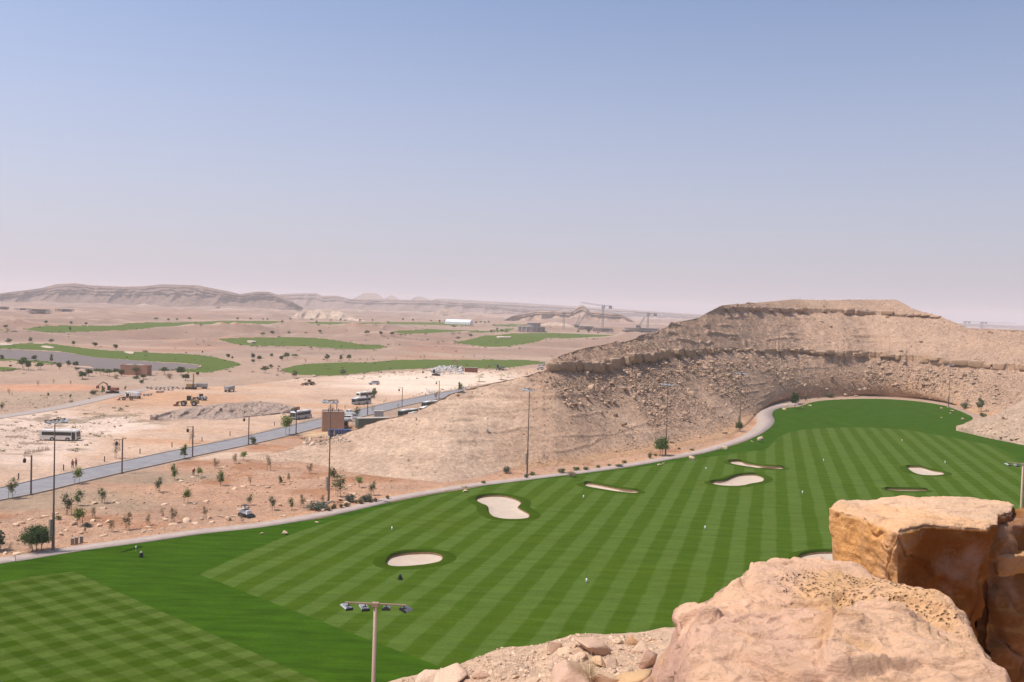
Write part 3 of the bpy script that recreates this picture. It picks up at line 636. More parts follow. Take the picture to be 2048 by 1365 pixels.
far_hill('cone_hill', [(762, 605, 603), (769, 605, 598), (778, 605, 592.5), (784, 605, 590.5), (791, 605, 594), (799, 605, 600), (808, 606, 605)], 6600, s=0.6, gul=6, gf=120, seed=4, step=1)
far_hill('round_topped_hill', [(808, 606, 605), (822, 606, 600), (830, 606, 594.5), (838, 606, 593.5), (847, 606, 595), (864, 607, 602), (880, 607, 606)], 6400, s=0.6, gul=8, gf=120, bands=((.9, .06, .2),), seed=5, step=1)
far_hill('long_plateau', [(820, 628, 616), (845, 628, 605), (862, 629, 601), (872, 629, 597.8), (884, 629, 598), (1024, 632, 605.5), (1150, 634, 613), (1232, 636, 618), (1300, 638, 623), (1400, 641, 629), (1500, 644, 634), (1700, 650, 640), (2048, 658, 651), (2480, 672, 664)],
         [(820, 5200), (1024, 5600), (1400, 6500), (2480, 8000)], s=0.5, gul=30, gf=160, bands=((.8, .05, .12), (.55, .05, .1)), col=(0.32, 0.235, 0.19), seed=6, step=3, rows=40, back=900)
far_hill('mesa_hill', [(1000, 652, 645), (1024, 652, 633), (1049, 653, 627), (1069, 654, 622.5), (1100, 654, 622.5), (1139, 655, 623.5), (1148, 655, 619), (1159, 655, 611.5), (1166, 655, 611), (1172, 655, 615), (1181, 656, 623), (1215, 656, 626.5), (1244, 657, 629), (1256, 657, 636), (1279, 658, 650), (1300, 659, 656), (1330, 660, 659)],
         2300, s=0.55, gul=12, gf=45, bands=((.93, .03, .45), (.82, .03, .3)), col=(0.42, 0.29, 0.21), seed=7, step=1, rows=60)
far_hill('sand_hill', [(1060, 661, 659), (1079, 661, 650), (1106, 662, 643.5), (1129, 663, 646), (1154, 664, 656), (1170, 664, 661)], 1750, s=0.4, gul=3, gf=30, col=(0.58, 0.44, 0.33), seed=8, step=1, rows=30, back=80)
far_hill('spoil_mound', [(566, 643, 642), (577, 643, 638), (597, 643, 625), (607, 643.5, 620.5), (640, 644, 620), (674, 644, 621), (687, 644, 626), (712, 645, 638), (735, 645, 643)], 1650, s=0.6, gul=4, gf=26, col=(0.54, 0.42, 0.32), seed=9, step=1, rows=40, back=60)
far_hill('brown_mound', [(800, 644, 641), (830, 645, 639), (847, 645.5, 634), (865, 646, 626), (874, 646, 621.5), (882, 646, 618), (907, 647, 618), (917, 647, 624), (937, 648, 636), (960, 649, 644), (985, 650, 648)], 2900, s=0.5, gul=8, gf=40, col=(0.40, 0.29, 0.215), seed=10, step=1, rows=40, back=120)
far_hill('far_dunes', [(690, 636, 632), (740, 637, 628), (800, 638, 631), (850, 639, 627), (960, 642, 632), (1010, 643, 630), (1060, 645, 638)], 3500, s=0.3, gul=14, gf=60, col=(0.42, 0.31, 0.23), seed=11, step=2, rows=30, back=200)
far_hill('low_ridge', [(-420, 628, 620), (0, 640, 632), (90, 642, 628), (180, 644, 630), (260, 644, 627), (350, 644, 629), (450, 643, 627), (560, 643, 634), (700, 645, 641)], 1900, s=0.25, gul=18, gf=70, bands=((.85, .06, .15),), col=(0.31, 0.215, 0.165), seed=12, step=2, rows=40, back=200)
far_hill('distant_hills', [(1880, 668, 664), (1936, 669, 657.5), (1990, 670, 658.5), (2030, 671, 660.5), (2100, 673, 664), (2480, 684, 676)], 1500, s=0.4, gul=8, gf=50, col=(0.46, 0.33, 0.25), seed=13, step=2, rows=30, back=200)
# the nearer spur on the right
spx = np.arange(1912, 2480, 2.0)
far_hill('stony_spur', [(1912, 853, 852), (1925, 856, 850), (1940, 861, 845), (1961, 868, 838), (1986, 873, 831), (2020, 884, 815), (2048, 894, 800), (2100, 915, 772), (2200, 950, 722), (2480, 1050, 640)],
         [(1912, 305), (1973, 288), (2048, 272), (2480, 215)], s=0.5, gul=0.7, gf=6, col=(0.48, 0.35, 0.25), seed=14, step=1.5, rows=120, back=60, mat=M_HILL, fine=2.0)
far_hill('gravel_heap', [(300, 831.5, 831), (320, 840, 829), (345, 843, 822), (400, 843, 813), (450, 840, 807), (520, 832, 804), (560, 826, 807), (592, 815, 814), (600, 813.6, 813.4)], [(300, 270), (450, 276), (592, 300)], s=0.18, gul=1.2, gf=5, col=(0.42, 0.32, 0.26), seed=15, step=1.2, rows=60, back=8, mat=M_HILL, fine=2.2)

bpy.context.view_layer.update(); DG = bpy.context.evaluated_depsgraph_get()
HIDE = set()
def hit(px, py):
    d = Vector(ray(px, py)).normalized(); ok, loc, nrm, i, o, m = SC.ray_cast(DG, Vector(CAM), d)
    return (loc, o.name, nrm) if ok else (Vector(at_z(px, py, 0)), 'none', Vector((0, 0, 1)))
def down(x, y, z=200.0):
    ok, loc, *_ = SC.ray_cast(DG, Vector((x, y, z)), Vector((0, 0, -1))); return loc.z if ok else 0.0
def mpp(P): return (P[1])/FPX     # metres in one pixel at a point
# ------------------------------------------------------------------ rocks
def rock_base(seed, n=14, flat=0.6):
    r = random.Random(seed); bm = bmesh.new()
    for i in range(n):
        v = Vector((r.gauss(0, 1), r.gauss(0, 1), r.gauss(0, 1))).normalized(); k = r.uniform(0.75, 1.05)
        bm.verts.new((v.x*k, v.y*k*r.uniform(.7, 1), v.z*k*flat))
    res = bmesh.ops.convex_hull(bm, input=bm.verts[:]); bmesh.ops.delete(bm, geom=[e for e in bm.verts if not e.link_faces], context='VERTS')
    bmesh.ops.triangulate(bm, faces=bm.faces[:]); bm.verts.index_update()
    v = np.array([tuple(a.co) for a in bm.verts]); f = np.array([[a.index for a in fc.verts] for fc in bm.faces]); bm.free()
    v = v/np.abs(v).max(0)*np.array([1, 0.8, flat]); return v, f
RB = [rock_base(i, 11+i % 5, 0.45+0.08*(i % 5)) for i in range(12)]
def rotm(n):
    a = rng.uniform(0, 2*np.pi, n); b = rng.normal(0, 0.35, n); c = rng.normal(0, 0.35, n); o = np.ones(n); z = np.zeros(n)
    A = np.array([[np.cos(a), -np.sin(a), z], [np.sin(a), np.cos(a), z], [z, z, o]]); B = np.array([[o, z, z], [z, np.cos(b), -np.sin(b)], [z, np.sin(b), np.cos(b)]])
    Cc = np.array([[np.cos(c), z, np.sin(c)], [z, o, z], [-np.sin(c), z, np.cos(c)]])
    return np.einsum('ijn,jkn,kln->nil', A, B, Cc)
def rubble(name, P, size, col, mat, label=None, parent=None, cvar=0.22):
    n = len(P); Rm = rotm(n); pick = rng.integers(0, len(RB), n); Vs = []; Fs = []; Cs = []; off = 0
    sc = size[:, None]*rng.uniform(0.65, 1.3, (n, 3)); cv = np.clip(col*(1+rng.normal(0, cvar, (n, 1))), .03, .95)
    for k, (v, f) in enumerate(RB):
        ix = np.where(pick == k)[0]
        if not len(ix): continue
        W = np.einsum('nij,nvj->nvi', Rm[ix], v[None]*sc[ix][:, None])+P[ix][:, None]
        Vs.append(W.reshape(-1, 3)); Cs.append(np.repeat(cv[ix], len(v), 0)); Fs.append((f[None]+(np.arange(len(ix))*len(v))[:, None, None]+off).reshape(-1, 3)); off += W.shape[0]*W.shape[1]
    o = np_mesh(name, np.vstack(Vs), np.vstack(Fs), mat, col=np.vstack(Cs), parent=parent)
    return tag(o, label, None, None, 'stuff')
M_STONE = earth('stone', scales=(0.7, 6.0), amt=(0.08, 0.2), bumpd=0.08, bscale=5.0, bstr=0.6)
M_LSTONE = {}
def stone_obj(name, P, size, col, label=None, cat='rock', group=None, seed=None, flat=1.0, rz=None, mat=None, parent=None, detail=1):
    """one rock: a fractured hull with chipped, roughened faces"""
    seed = rng.integers(0, 9999) if seed is None else seed; v, f = RB[seed % len(RB)]
    bm = bmesh.new(); vs = [bm.verts.new(p) for p in v]; [bm.faces.new([vs[i] for i in t]) for t in f]
    bmesh.ops.dissolve_limit(bm, angle_limit=0.25, verts=bm.verts[:], edges=bm.edges[:])
    bmesh.ops.bevel(bm, geom=bm.edges[:], offset=0.05, segments=1, affect='EDGES')
    if detail:
        bmesh.ops.triangulate(bm, faces=bm.faces[:]); bmesh.ops.subdivide_edges(bm, edges=bm.edges[:], cuts=detail, use_grid_fill=True)
    A = np.array([tuple(a.co) for a in bm.verts]); s3 = np.array(size) if hasattr(size, '__len__') else np.array([size]*3)
    d = 0.07*fbm(A[:, 0]*2.2+seed, A[:, 1]*2.2, A[:, 2]*2.2+3, o=3, s=int(seed) % 97); A = A*(1+d[:, None])
    A = A*s3*np.array([1, 1, flat]); bmesh.ops.triangulate(bm, faces=bm.faces[:]); bm.verts.index_update(); fc = np.array([[a.index for a in q.verts] for q in bm.faces]); bm.free()
    A[:, 2] -= A[:, 2].min()*0.62
    o = np_mesh(name, A, fc, mat or M_STONE, col=np.broadcast_to(np.array(col), A.shape)*(1+0.12*fbm(A[:, 0]*3, A[:, 1]*3, A[:, 2]*3+1, o=2, s=3))[:, None], parent=parent)
    if parent is None:
        o.location = P; o.rotation_euler = (rng.normal(0, .12), rng.normal(0, .12), rng.uniform(0, 6.28) if rz is None else rz); tag(o, label, cat, group)
    return o
# rubble over the hill: many thousands of stones as stuff, the largest 230 as boulders of their own
HV = np.array([v[:] for v in []]); nv = len(hx)
hvg = hv.reshape(hX.shape+(3,)); okm = (body > 0.25) & (hS < 5.3) & (seg != 1) & (hx[None] > 600) & (hx[None] < 2120)
pxg = np.broadcast_to(hx[None], hX.shape); pyg = hor(hx)[None]+(CZ-hZ)/hY*FPX
dens = 0.10+0.9*rocky
def ell(cx, cy, rx, ry): return np.exp(-(((pxg-cx)/rx)**2+((pyg-cy)/ry)**2))
big = 0.5*ell(1160, 775, 60, 18)+1.0*ell(1280, 775, 90, 45)+0.9*ell(1420, 740, 110, 22)+0.8*ell(1450, 800, 60, 30)+0.9*ell(1770, 755, 80, 25)+0.7*ell(1720, 780, 60, 25)+0.8*ell(1540, 750, 60, 30)+0.6*ell(1910, 760, 60, 30)+0.5*ell(1250, 695, 100, 14)+0.4*ell(1550, 612, 150, 6)+0.7*ell(1160, 810, 50, 20)+0.5*ell(1310, 830, 40, 25)+0.6*ell(1850, 770, 30, 30)+0.6*ell(1990, 790, 40, 30)
dens = dens*np.where(pxg < 1060, 0.22, 1)*(0.75+big*1.7)
dens *= np.where(seg >= 2, 0.55, 1.0)
pr = np.where(okm, dens*np.hypot(np.gradient(hvg[..., 2], axis=0), np.gradient(hvg[..., 1], axis=0))*hY**0.2, 0).ravel(); pr /= pr.sum()
ix = rng.choice(len(pr), 60000, p=pr); Pn = hvg.reshape(-1, 3)[ix]+rng.normal(0, .35, (len(ix), 3))*np.array([1, 1, 0])
bigp = big.ravel()[ix]; sz = 0.14+rng.pareto(2.7, len(ix))*0.10*(0.5+0.9*bigp); sz = np.clip(sz, 0.11, 1.2)
Pn[:, 2] = hvg.reshape(-1, 3)[ix][:, 2]+sz*0.15
colr = np.array([[0.52, 0.37, 0.265]])*(1+0*sz[:, None])
order = np.argsort(-sz); bigi = order[:230]; rest = order[230:]
rubble('hill_rubble', Pn[rest], sz[rest], colr[rest], M_STONE)
for q, i in enumerate(bigi):
    P = Pn[i]; px_, py_ = proj(P[None]); px_ = px_[0]
    s = sz[i]; wh = 'on the near spur' if px_ < 1380 else 'on the hollow middle slope' if px_ < 1700 else 'on the right-hand slope'
    up = 'above the long rock ledge' if P[2] > 21.5 else 'below the long rock ledge' if P[2] > 8 else 'near the foot of the slope'
    if not (0 < px_ < 2048): continue
    stone_obj('boulder', tuple(P-np.array([0, 0, s*0.1])), s, np.array([0.48, 0.34, 0.24])*rng.uniform(.75, 1.2), f'tan boulder lying loose {wh}, {up}', 'boulder', f'tan boulders {wh} {up}', seed=int(i), detail=0)
# named large blocks seen on the slope
for px, py, w, h, lab in [(1172, 748, 14, 12, 'tilted pale slab of rock just under the left end of the ledge'), (1182, 741, 9, 8, 'pale block leaning against the left end of the ledge'), (1200, 826, 18, 9, 'bright flat-topped boulder low on the left slope of the hill'), (1415, 745, 10, 12, 'upright brown block standing below the broken middle of the ledge'),
                          (1424, 752, 14, 12, 'grey block beside the upright brown one below the middle of the ledge'), (1372, 712, 8, 9, 'round white-topped boulder under the broken ledge'), (1403, 710, 14, 8, 'pale slab fallen at the end of the middle ledge block'), (1322, 803, 14, 14, 'long leaning slab half way down the slope behind the floodlight mast'),
                          (1275, 862, 14, 7, 'dark hollow boulder near the foot of the hill left of the green tree'), (1450, 868, 15, 9, 'reddish boulder at the foot of the hill beside the path bend'), (1283, 892, 8, 8, 'small white-topped rock at the foot of the hill left of the green tree'), (1352, 891, 6, 5, 'small brown stone right of the green tree'),
                          (1717, 780, 14, 8, 'pale rounded boulder low behind the far end of the lawn'), (1608, 772, 12, 8, 'pale boulder above the far end of the path'), (1900, 750, 16, 7, 'long pale rock below the right part of the ledge'), (1773, 636, 8, 8, 'round boulder fallen below the top ledge')]:
    P, nm, nr_ = hit(px, py); m = mpp(P); stone_obj('boulder', (P.x, P.y, P.z-0.2*h*m), (w*m*0.55, w*m*0.45, h*m*0.75), np.array([.52, .39, .28]) if 'white' in lab or 'pale' in lab or 'bright' in lab else np.array([.40, .27, .18]), lab, 'boulder', detail=1)

# garden boulders in the planted field and on the lawn (pixel of the foot, width, height)
GARD = [(43, 1048, 14, 7), (60, 1040, 12, 5), (32, 1052, 12, 7), (78, 1036, 16, 6), (90, 1034, 14, 7), (36, 1110, 18, 10), (112, 1028, 12, 5), (148, 1050, 12, 8), (122, 1071, 10, 7), (132, 1062, 12, 6), (162, 1068, 8, 5), (198, 1052, 14, 8), (186, 1043, 16, 5), (207, 1072, 14, 5), (153, 1040, 14, 5), (218, 1044, 18, 7), (236, 1008, 12, 6), (190, 1008, 14, 5), (207, 1018, 12, 5), (228, 1002, 10, 4),
        (286, 1064, 12, 6), (297, 1055, 14, 5), (325, 1059, 8, 7), (330, 1040, 14, 7), (347, 1049, 18, 4), (365, 1056, 12, 6), (392, 1048, 14, 7), (372, 1043, 20, 5), (402, 1039, 12, 5), (424, 1045, 10, 4), (418, 1037, 12, 7), (456, 1040, 16, 8), (443, 1034, 14, 5), (468, 1033, 14, 4), (484, 1041, 10, 4), (370, 1012, 8, 5), (388, 1008, 14, 5), (412, 1004, 12, 5), (330, 1009, 14, 4), (470, 979, 12, 4), (487, 974, 14, 4), (500, 980, 10, 4),
        (363, 963, 14, 5), (386, 955, 10, 4), (403, 958, 10, 4), (371, 966, 10, 4), (448, 936, 8, 4), (520, 972, 16, 4), (535, 976, 12, 4), (567, 966, 10, 5), (580, 968, 8, 4), (590, 966, 8, 4), (638, 971, 14, 5), (700, 973, 10, 3), (708, 988, 12, 4), (680, 1001, 18, 8), (664, 1004, 10, 4), (692, 979, 8, 5), (646, 1023, 12, 6), (694, 1012, 14, 9), (566, 1033, 12, 6), (560, 1012, 10, 5), (618, 1004, 12, 4), (612, 1006, 10, 4), (706, 1004, 9, 4), (748, 1002, 6, 5), (537, 1023, 8, 4), (622, 1020, 10, 4), (10, 1108, 12, 5), (300, 1061, 9, 4), (250, 1066, 10, 4)]
GR = 'garden boulders in the planted field beside the path'
srt = sorted(range(len(GARD)), key=lambda i: GARD[i][0])
for r_, i in enumerate(srt):
    px, py, w, h = GARD[i]; P, _, _ = hit(px, py); m = mpp(P)
    where = 'near the road side' if py < 985 else 'amid the planted field' if py < 1035 else 'close to the path'
    stone_obj('garden_boulder', (P.x, P.y, P.z-0.05), (w*m*0.66, w*m*0.52, h*m*0.95), np.array([.72, .52, .36])*rng.uniform(.85, 1.15), f'tan boulder {where}, {ordn(r_+1) if r_ < 38 else ordn(len(GARD)-r_)} field boulder from the {"left" if r_ < 38 else "right"}', 'boulder', GR)
LROCK = [(571, 1069, 20, 13, 'peaked brown boulder on the grass edge, right of the small flat stone'), (524, 1069, 11, 5, 'small flat stone on the grass left of the peaked boulder'), (635, 1046, 13, 6, 'low pale rock on the grass between peaked boulder and shrubs'), (929, 984, 21, 10, 'wedge-shaped tan boulder on the grass beside the path above the kidney bunker'), (928, 975, 13, 6, 'square brown rock on the path edge behind the wedge-shaped boulder'), (895, 981, 10, 3, 'flat pale stone on the grass left of the wedge-shaped boulder'),
         (1319, 931, 12, 7, 'pale rock on the grass below the round green tree'), (1328, 928, 10, 4, 'low flat pale rock touching the one below the round green tree'), (1384, 920, 18, 10, 'blocky tan boulder on the grass edge right of the round green tree'), (1449, 899, 17, 9, 'sloping pink boulder on the path edge before the bend'), (1505, 884, 13, 5, 'flat white rock on the grass beside the tall yellow boulder'), (1521, 885, 14, 14, 'tall yellow boulder on the grass inside the path bend'),
         (1572, 812, 10, 10, 'orange boulder at the end of the path left of the tree'), (1568, 820, 16, 5, 'flat pink rock on the grass below the end of the path'), (1606, 817, 6, 9, 'narrow upright rock right of the tree at the path end'), (1620, 812, 9, 3, 'small white slab on the far grass right of the path end'), (1883, 818, 7, 5, 'small pointed pale rock on the far right grass'), (1904, 823, 15, 5, 'long pale slab on the far right grass below the mast'), (1901, 828, 5, 4, 'small pale stone under the long slab on the far right grass'), (1883, 836, 6, 4, 'small white stone nearest on the far right grass'), (1926, 841, 12, 9, 'rounded pale boulder at the right edge of the far grass')]
for px, py, w, h, lab in LROCK:
    P, _, _ = hit(px, py); m = mpp(P); stone_obj('boulder', (P.x, P.y, P.z-0.04), (w*m*0.5, w*m*0.4, h*m*0.8), np.array([.60, .46, .30])*rng.uniform(.85, 1.1), lab, 'boulder')
for px, py, w in [(1948, 858, 12), (1958, 863, 10), (1966, 862, 14), (1975, 861, 10), (1982, 858, 12), (1990, 868, 8), (2003, 876, 12), (2012, 874, 10), (2024, 880, 14), (2034, 879, 12), (1597, 800, 14), (1636, 797, 10), (1690, 792, 14), (1712, 794, 9), (1944, 812, 9), (1933, 802, 10), (2000, 800, 12), (1990, 792, 10), (2010, 806, 12), (1985, 806, 9)]:
    P, _, _ = hit(px, py); m = mpp(P); stone_obj('boulder', (P.x, P.y, P.z-0.1), (w*m*0.5, w*m*0.4, w*m*0.35), np.array([.58, .42, .29])*rng.uniform(.85, 1.15), 'tan boulder lying along the far bank above the end of the lawn', 'boulder', 'tan boulders along the far bank above the lawn')
# loose stones on the field, the verge and the mid ground
def scatter(name, polys, smin, smax, col, dz=0.0, cvar=0.22):
    Ps = []; 
    for pl, k in polys:
        a = np.array(pl); x = rng.uniform(a[:, 0].min(), a[:, 0].max(), k*3); y = rng.uniform(a[:, 1].min(), a[:, 1].max(), k*3); q = in_poly(x, y, pl)
        for px, py in zip(x[q][:k], y[q][:k]):
            P, nm, _ = hit(px, py)
            if nm.startswith(('ground', 'rocky', 'stony', 'gravel')): Ps.append(P[:])
    Ps = np.array(Ps); s = smin*(rng.pareto(3, len(Ps))+1); s = np.clip(s, smin, smax); s *= (Ps[:, 1]/200)**0.5
    return rubble(name, Ps+np.column_stack([0*s, 0*s, s*0.1+dz]), s, np.array(col)[None]*np.ones((len(s), 1)), M_STONE, cvar=cvar)
scatter('field_stones', [([(0, 1035), (250, 975), (500, 915), (640, 885), (700, 930), (860, 972), (700, 1010), (500, 1048), (250, 1080), (0, 1115)], 5200)], 0.07, 0.35, (.52, .35, .24))
scatter('verge_stones', [([(1000, 945), (1200, 925), (1480, 868), (1510, 860), (1450, 885), (1300, 918), (1000, 958)], 500), ([(0, 862), (250, 815), (300, 830), (200, 870), (0, 905)], 700), ([(0, 800), (230, 775), (240, 790), (100, 812), (0, 826)], 420), ([(1600, 790), (1900, 795), (2048, 830), (2048, 885), (1960, 850), (1900, 808), (1650, 798)], 700)], 0.10, 0.7, (.50, .37, .26))
scatter('far_scree', [([(560, 758), (640, 752), (640, 770), (560, 768)], 60), ([(700, 745), (800, 738), (860, 748), (720, 760)], 240), ([(930, 752), (1090, 745), (1080, 735), (940, 738)], 200), ([(820, 790), (960, 765), (960, 775), (830, 797)], 160), ([(600, 875), (680, 868), (700, 885), (610, 893)], 260)], 0.16, 0.8, (.55, .43, .33))

# ------------------------------------------------------------------ trees and shrubs
M_BARK = paint('bark', (0.16, 0.115, 0.08), 0.95, var=0.25, scale=4)
M_TWIG = paint('dry_twigs', (0.27, 0.19, 0.13), 0.95, var=0.25, scale=4)
M_LEAF = leafmat('leaves_dark', (0.060, 0.092, 0.026)); M_OLIVE = leafmat('leaves_olive', (0.145, 0.155, 0.075)); M_MIDG = leafmat('leaves_mid', (0.100, 0.145, 0.038))
M_BRIGHT = leafmat('leaves_bright', (0.20, 0.24, 0.06)); M_GREY = leafmat('leaves_grey', (0.10, 0.12, 0.085)); M_DRY = leafmat('leaves_dry', (0.30, 0.225, 0.13))
def leaf_mesh(name, centers, size, mat, parent, aspect=1.6, up=0.3):
    c = np.asarray(centers); n = len(c); a = rng.normal(0, 1, (n, 3)); a[:, 2] *= up+0.5; a /= np.linalg.norm(a, axis=1)[:, None]
    b = rng.normal(0, 1, (n, 3)); b -= (b*a).sum(1)[:, None]*a; b /= np.linalg.norm(b, axis=1)[:, None]; s = (size*rng.uniform(.6, 1.35, n))[:, None]
    v = np.stack([c-a*s*aspect*.5, c+b*s*.5, c+a*s*aspect*.5, c-b*s*.5], 1).reshape(-1, 3); f = np.arange(4*n).reshape(-1, 4)
    return np_mesh(name, v, f, mat, parent=parent)
def crown_pts(n, c, r, clumps, seed, hollow=0.45, shape=2.0):
    g = np.random.default_rng(seed); d = g.normal(0, 1, (clumps, 3)); d /= np.linalg.norm(d, axis=1)[:, None]; rad = g.uniform(hollow, 0.88, (clumps, 1)); cc = d*rad
    k = g.integers(0, clumps, n); cs = g.uniform(0.16, 0.36, clumps); p = cc[k]+g.normal(0, 1, (n, 3))*cs[k][:, None]*0.75
    p[:, 2] = np.where(p[:, 2] < -0.72, -0.72+0.1*g.random(n), p[:, 2])
    return p*np.array(r)+np.array(c)
def limbs(mb, base, top, r, n, spread, rg, depth=1):
    mb.cyl(base, top, r, r*0.6, 6)
    for i in range(n):
        t = rg.uniform(0.35, 0.95); p = Vector(base).lerp(Vector(top), t); a = rg.uniform(0, 6.28); L = spread*rg.uniform(.6, 1)
        q = p+Vector((math.cos(a)*L, math.sin(a)*L, L*rg.uniform(0.6, 1.3))); mb.cyl(p, q, r*0.4, r*0.15, 5)
        if depth:
            for _ in range(2):
                a2 = a+rg.uniform(-.9, .9); p2 = p.lerp(q, rg.uniform(.4, .9)); mb.cyl(p2, p2+Vector((math.cos(a2)*L*.5, math.sin(a2)*L*.5, L*.5)), r*0.2, r*0.08, 4)
def mk_tree(name, cat, nl, leaf, r, zc, mat, clumps, seed, trunk_h, tr=0.11, stems=1, hollow=0.4, bark=None):
    def f():
        rg = random.Random(seed); root = empty(name); root['category'] = cat
        mb = MB()
        for s in range(stems):
            a = 6.28*s/max(stems, 1)+rg.uniform(0, 1); o = 0.0 if stems == 1 else 0.12
            limbs(mb, (o*math.cos(a), o*math.sin(a), -0.15), ((0.25 if stems > 1 else 0.06)*math.cos(a)*r[0]*1.4, (0.25 if stems > 1 else .06)*math.sin(a)*r[1]*1.4, zc), tr if stems == 1 else tr*0.6, 5, r[0]*0.6, rg)
        mb.build('trunk', bark or M_BARK, root)
        leaf_mesh('crown', crown_pts(nl, (0, 0, zc), r, clumps, seed, hollow), leaf, mat, root)
        return root
    return Kind(f)
# all one unit tall (1 m) and scaled to their height in the picture
KT = {
 'round': mk_tree('round_tree', 'tree', 9000, 0.030, (0.52, 0.50, 0.36), 0.64, M_LEAF, 95, 1, .3, 0.030, 3),
 'tree0': mk_tree('tree', 'tree', 1000, 0.065, (0.50, 0.44, 0.34), 0.64, M_LEAF, 15, 2, .3, 0.035, 1),
 'tree1': mk_tree('tree', 'tree', 900, 0.070, (0.58, 0.50, 0.27), 0.68, M_MIDG, 12, 3, .3, 0.035, 2),
 'tree2': mk_tree('tree', 'tree', 800, 0.070, (0.46, 0.42, 0.36), 0.60, M_OLIVE, 11, 4, .3, 0.035, 2),
 'feather': mk_tree('tree', 'tree', 4200, 0.032, (0.44, 0.44, 0.37), 0.62, M_MIDG, 46, 5, .3, 0.022, 2, 0.3),
 'young0': mk_tree('young_tree', 'young tree', 950, 0.042, (0.33, 0.27, 0.44), 0.58, M_MIDG, 13, 6, .4, 0.018, 2, 0.2),
 'young1': mk_tree('young_tree', 'young tree', 700, 0.046, (0.38, 0.28, 0.36), 0.64, M_BRIGHT, 9, 7, .4, 0.018, 2, 0.1),
 'young2': mk_tree('young_tree', 'young tree', 700, 0.040, (0.36, 0.30, 0.42), 0.58, M_OLIVE, 11, 8, .4, 0.018, 3, 0.1),
 'young3': mk_tree('young_tree', 'young tree', 760, 0.042, (0.26, 0.34, 0.46), 0.56, M_MIDG, 8, 26, .4, 0.018, 1, 0.3),
 'bare': mk_tree('bare_sapling', 'sapling', 800, 0.030, (0.30, 0.30, 0.40), 0.56, M_DRY, 16, 9, .4, 0.016, 4, 0.2, M_TWIG),
 'bare2': mk_tree('bare_sapling', 'sapling', 260, 0.030, (0.22, 0.22, 0.42), 0.56, M_DRY, 12, 10, .4, 0.018, 2, 0.2, M_TWIG),
}
def mk_shrub(name, nl, leaf, r, mat, clumps, seed):
    def f():
        rg = random.Random(seed); root = empty(name); root['category'] = 'shrub'
        mb = MB()
        for s in range(7):
            a = rg.uniform(0, 6.28); mb.cyl((0, 0, -0.1), (math.cos(a)*r[0]*.6, math.sin(a)*r[1]*.6, r[2]*1.2), 0.02, 0.008, 4)
        mb.build('stems', M_TWIG, root); p = crown_pts(nl, (0, 0, r[2]*0.95), r, clumps, seed, 0.3); p[:, 2] = np.maximum(p[:, 2], 0.02)
        leaf_mesh('foliage', p, leaf, mat, root); return root
    return Kind(f)
KT['shrub'] = mk_shrub('shrub', 1400, 0.060, (0.62, 0.55, 0.50), M_GREY, 26, 11)
KT['gshrub'] = mk_shrub('shrub', 900, 0.070, (0.62, 0.55, 0.50), M_MIDG, 20, 12)
KT['oshrub'] = mk_shrub('shrub', 900, 0.070, (0.62, 0.55, 0.50), M_OLIVE, 20, 13)
KT['dshrub'] = mk_shrub('shrub', 900, 0.060, (0.62, 0.55, 0.50), M_DRY, 20, 14)
def mk_tuft():
    root = empty('grass_tuft'); root['category'] = 'grass tuft'; n = 420; a = rng.uniform(0, 6.28, n); t = rng.uniform(.05, .75, n); L = rng.uniform(.5, 1.1, n)
    b = np.column_stack([np.cos(a)*.12*t, np.sin(a)*.12*t, 0*a]); e = b+np.column_stack([np.cos(a)*np.sin(t)*L, np.sin(a)*np.sin(t)*L, np.cos(t)*L]); s = np.column_stack([-np.sin(a), np.cos(a), 0*a])*.028
    v = np.stack([b-s, b+s, e], 1).reshape(-1, 3); np_mesh('blades', v, np.arange(3*n).reshape(-1, 3), M_OLIVE, parent=root)
    m = n//2; np_mesh('dry_blades', v[:3*m]*np.array([1.15, 1.15, 1.0]), np.arange(3*m).reshape(-1, 3), M_DRY, parent=root); return root
KT['tuft'] = Kind(mk_tuft)
DESC = {'round': 'dense dark round-crowned tree', 'tree0': 'dark green tree', 'tree1': 'wide green tree', 'tree2': 'olive-grey tree', 'feather': 'feathery green tree', 'young0': 'young green tree', 'young1': 'bright yellow-green young tree', 'young2': 'thin grey-green young tree', 'young3': 'ragged narrow young tree', 'bare': 'leafless staked sapling', 'bare2': 'tall thin leafless sapling',
        'shrub': 'grey-green shrub', 'gshrub': 'green shrub', 'oshrub': 'olive shrub', 'dshrub': 'dry brown shrub', 'tuft': 'spiky grass tuft'}
def plants(place, group, rows):
    """rows: (kind, px, py_foot, height px[, width px]); label: kind + place + rank among its kind from the left"""
    by = {}
    for r in rows: by.setdefault(r[0], []).append(r)
    for k, rs in by.items():
        rs.sort(key=lambda r: r[1]); n = len(rs)
        for i, r in enumerate(rs):
            P, _, _ = hit(r[1], r[2]); m = mpp(P); h = r[3]*m; w = (r[4]*m if len(r) > 4 else None)
            s = h if w is None else (w/1.12, w/1.12, h)
            if k == 'round' or k == 'feather': s = h if w is None else (w/1.02, w/1.02, h)
            lab = r[5] if len(r) > 5 else None
            if lab is None:
                rank = '' if n == 1 else f', {ordn(i+1)} such from the left' if i < (n+1)//2 or n < 4 else f', {ordn(n-i)} such from the right'
                lab = f'{DESC[k]} {place}{rank}'
            KT[k].place((P.x, P.y, P.z-0.02*h), rng.uniform(0, 6.28), s, lab, group)
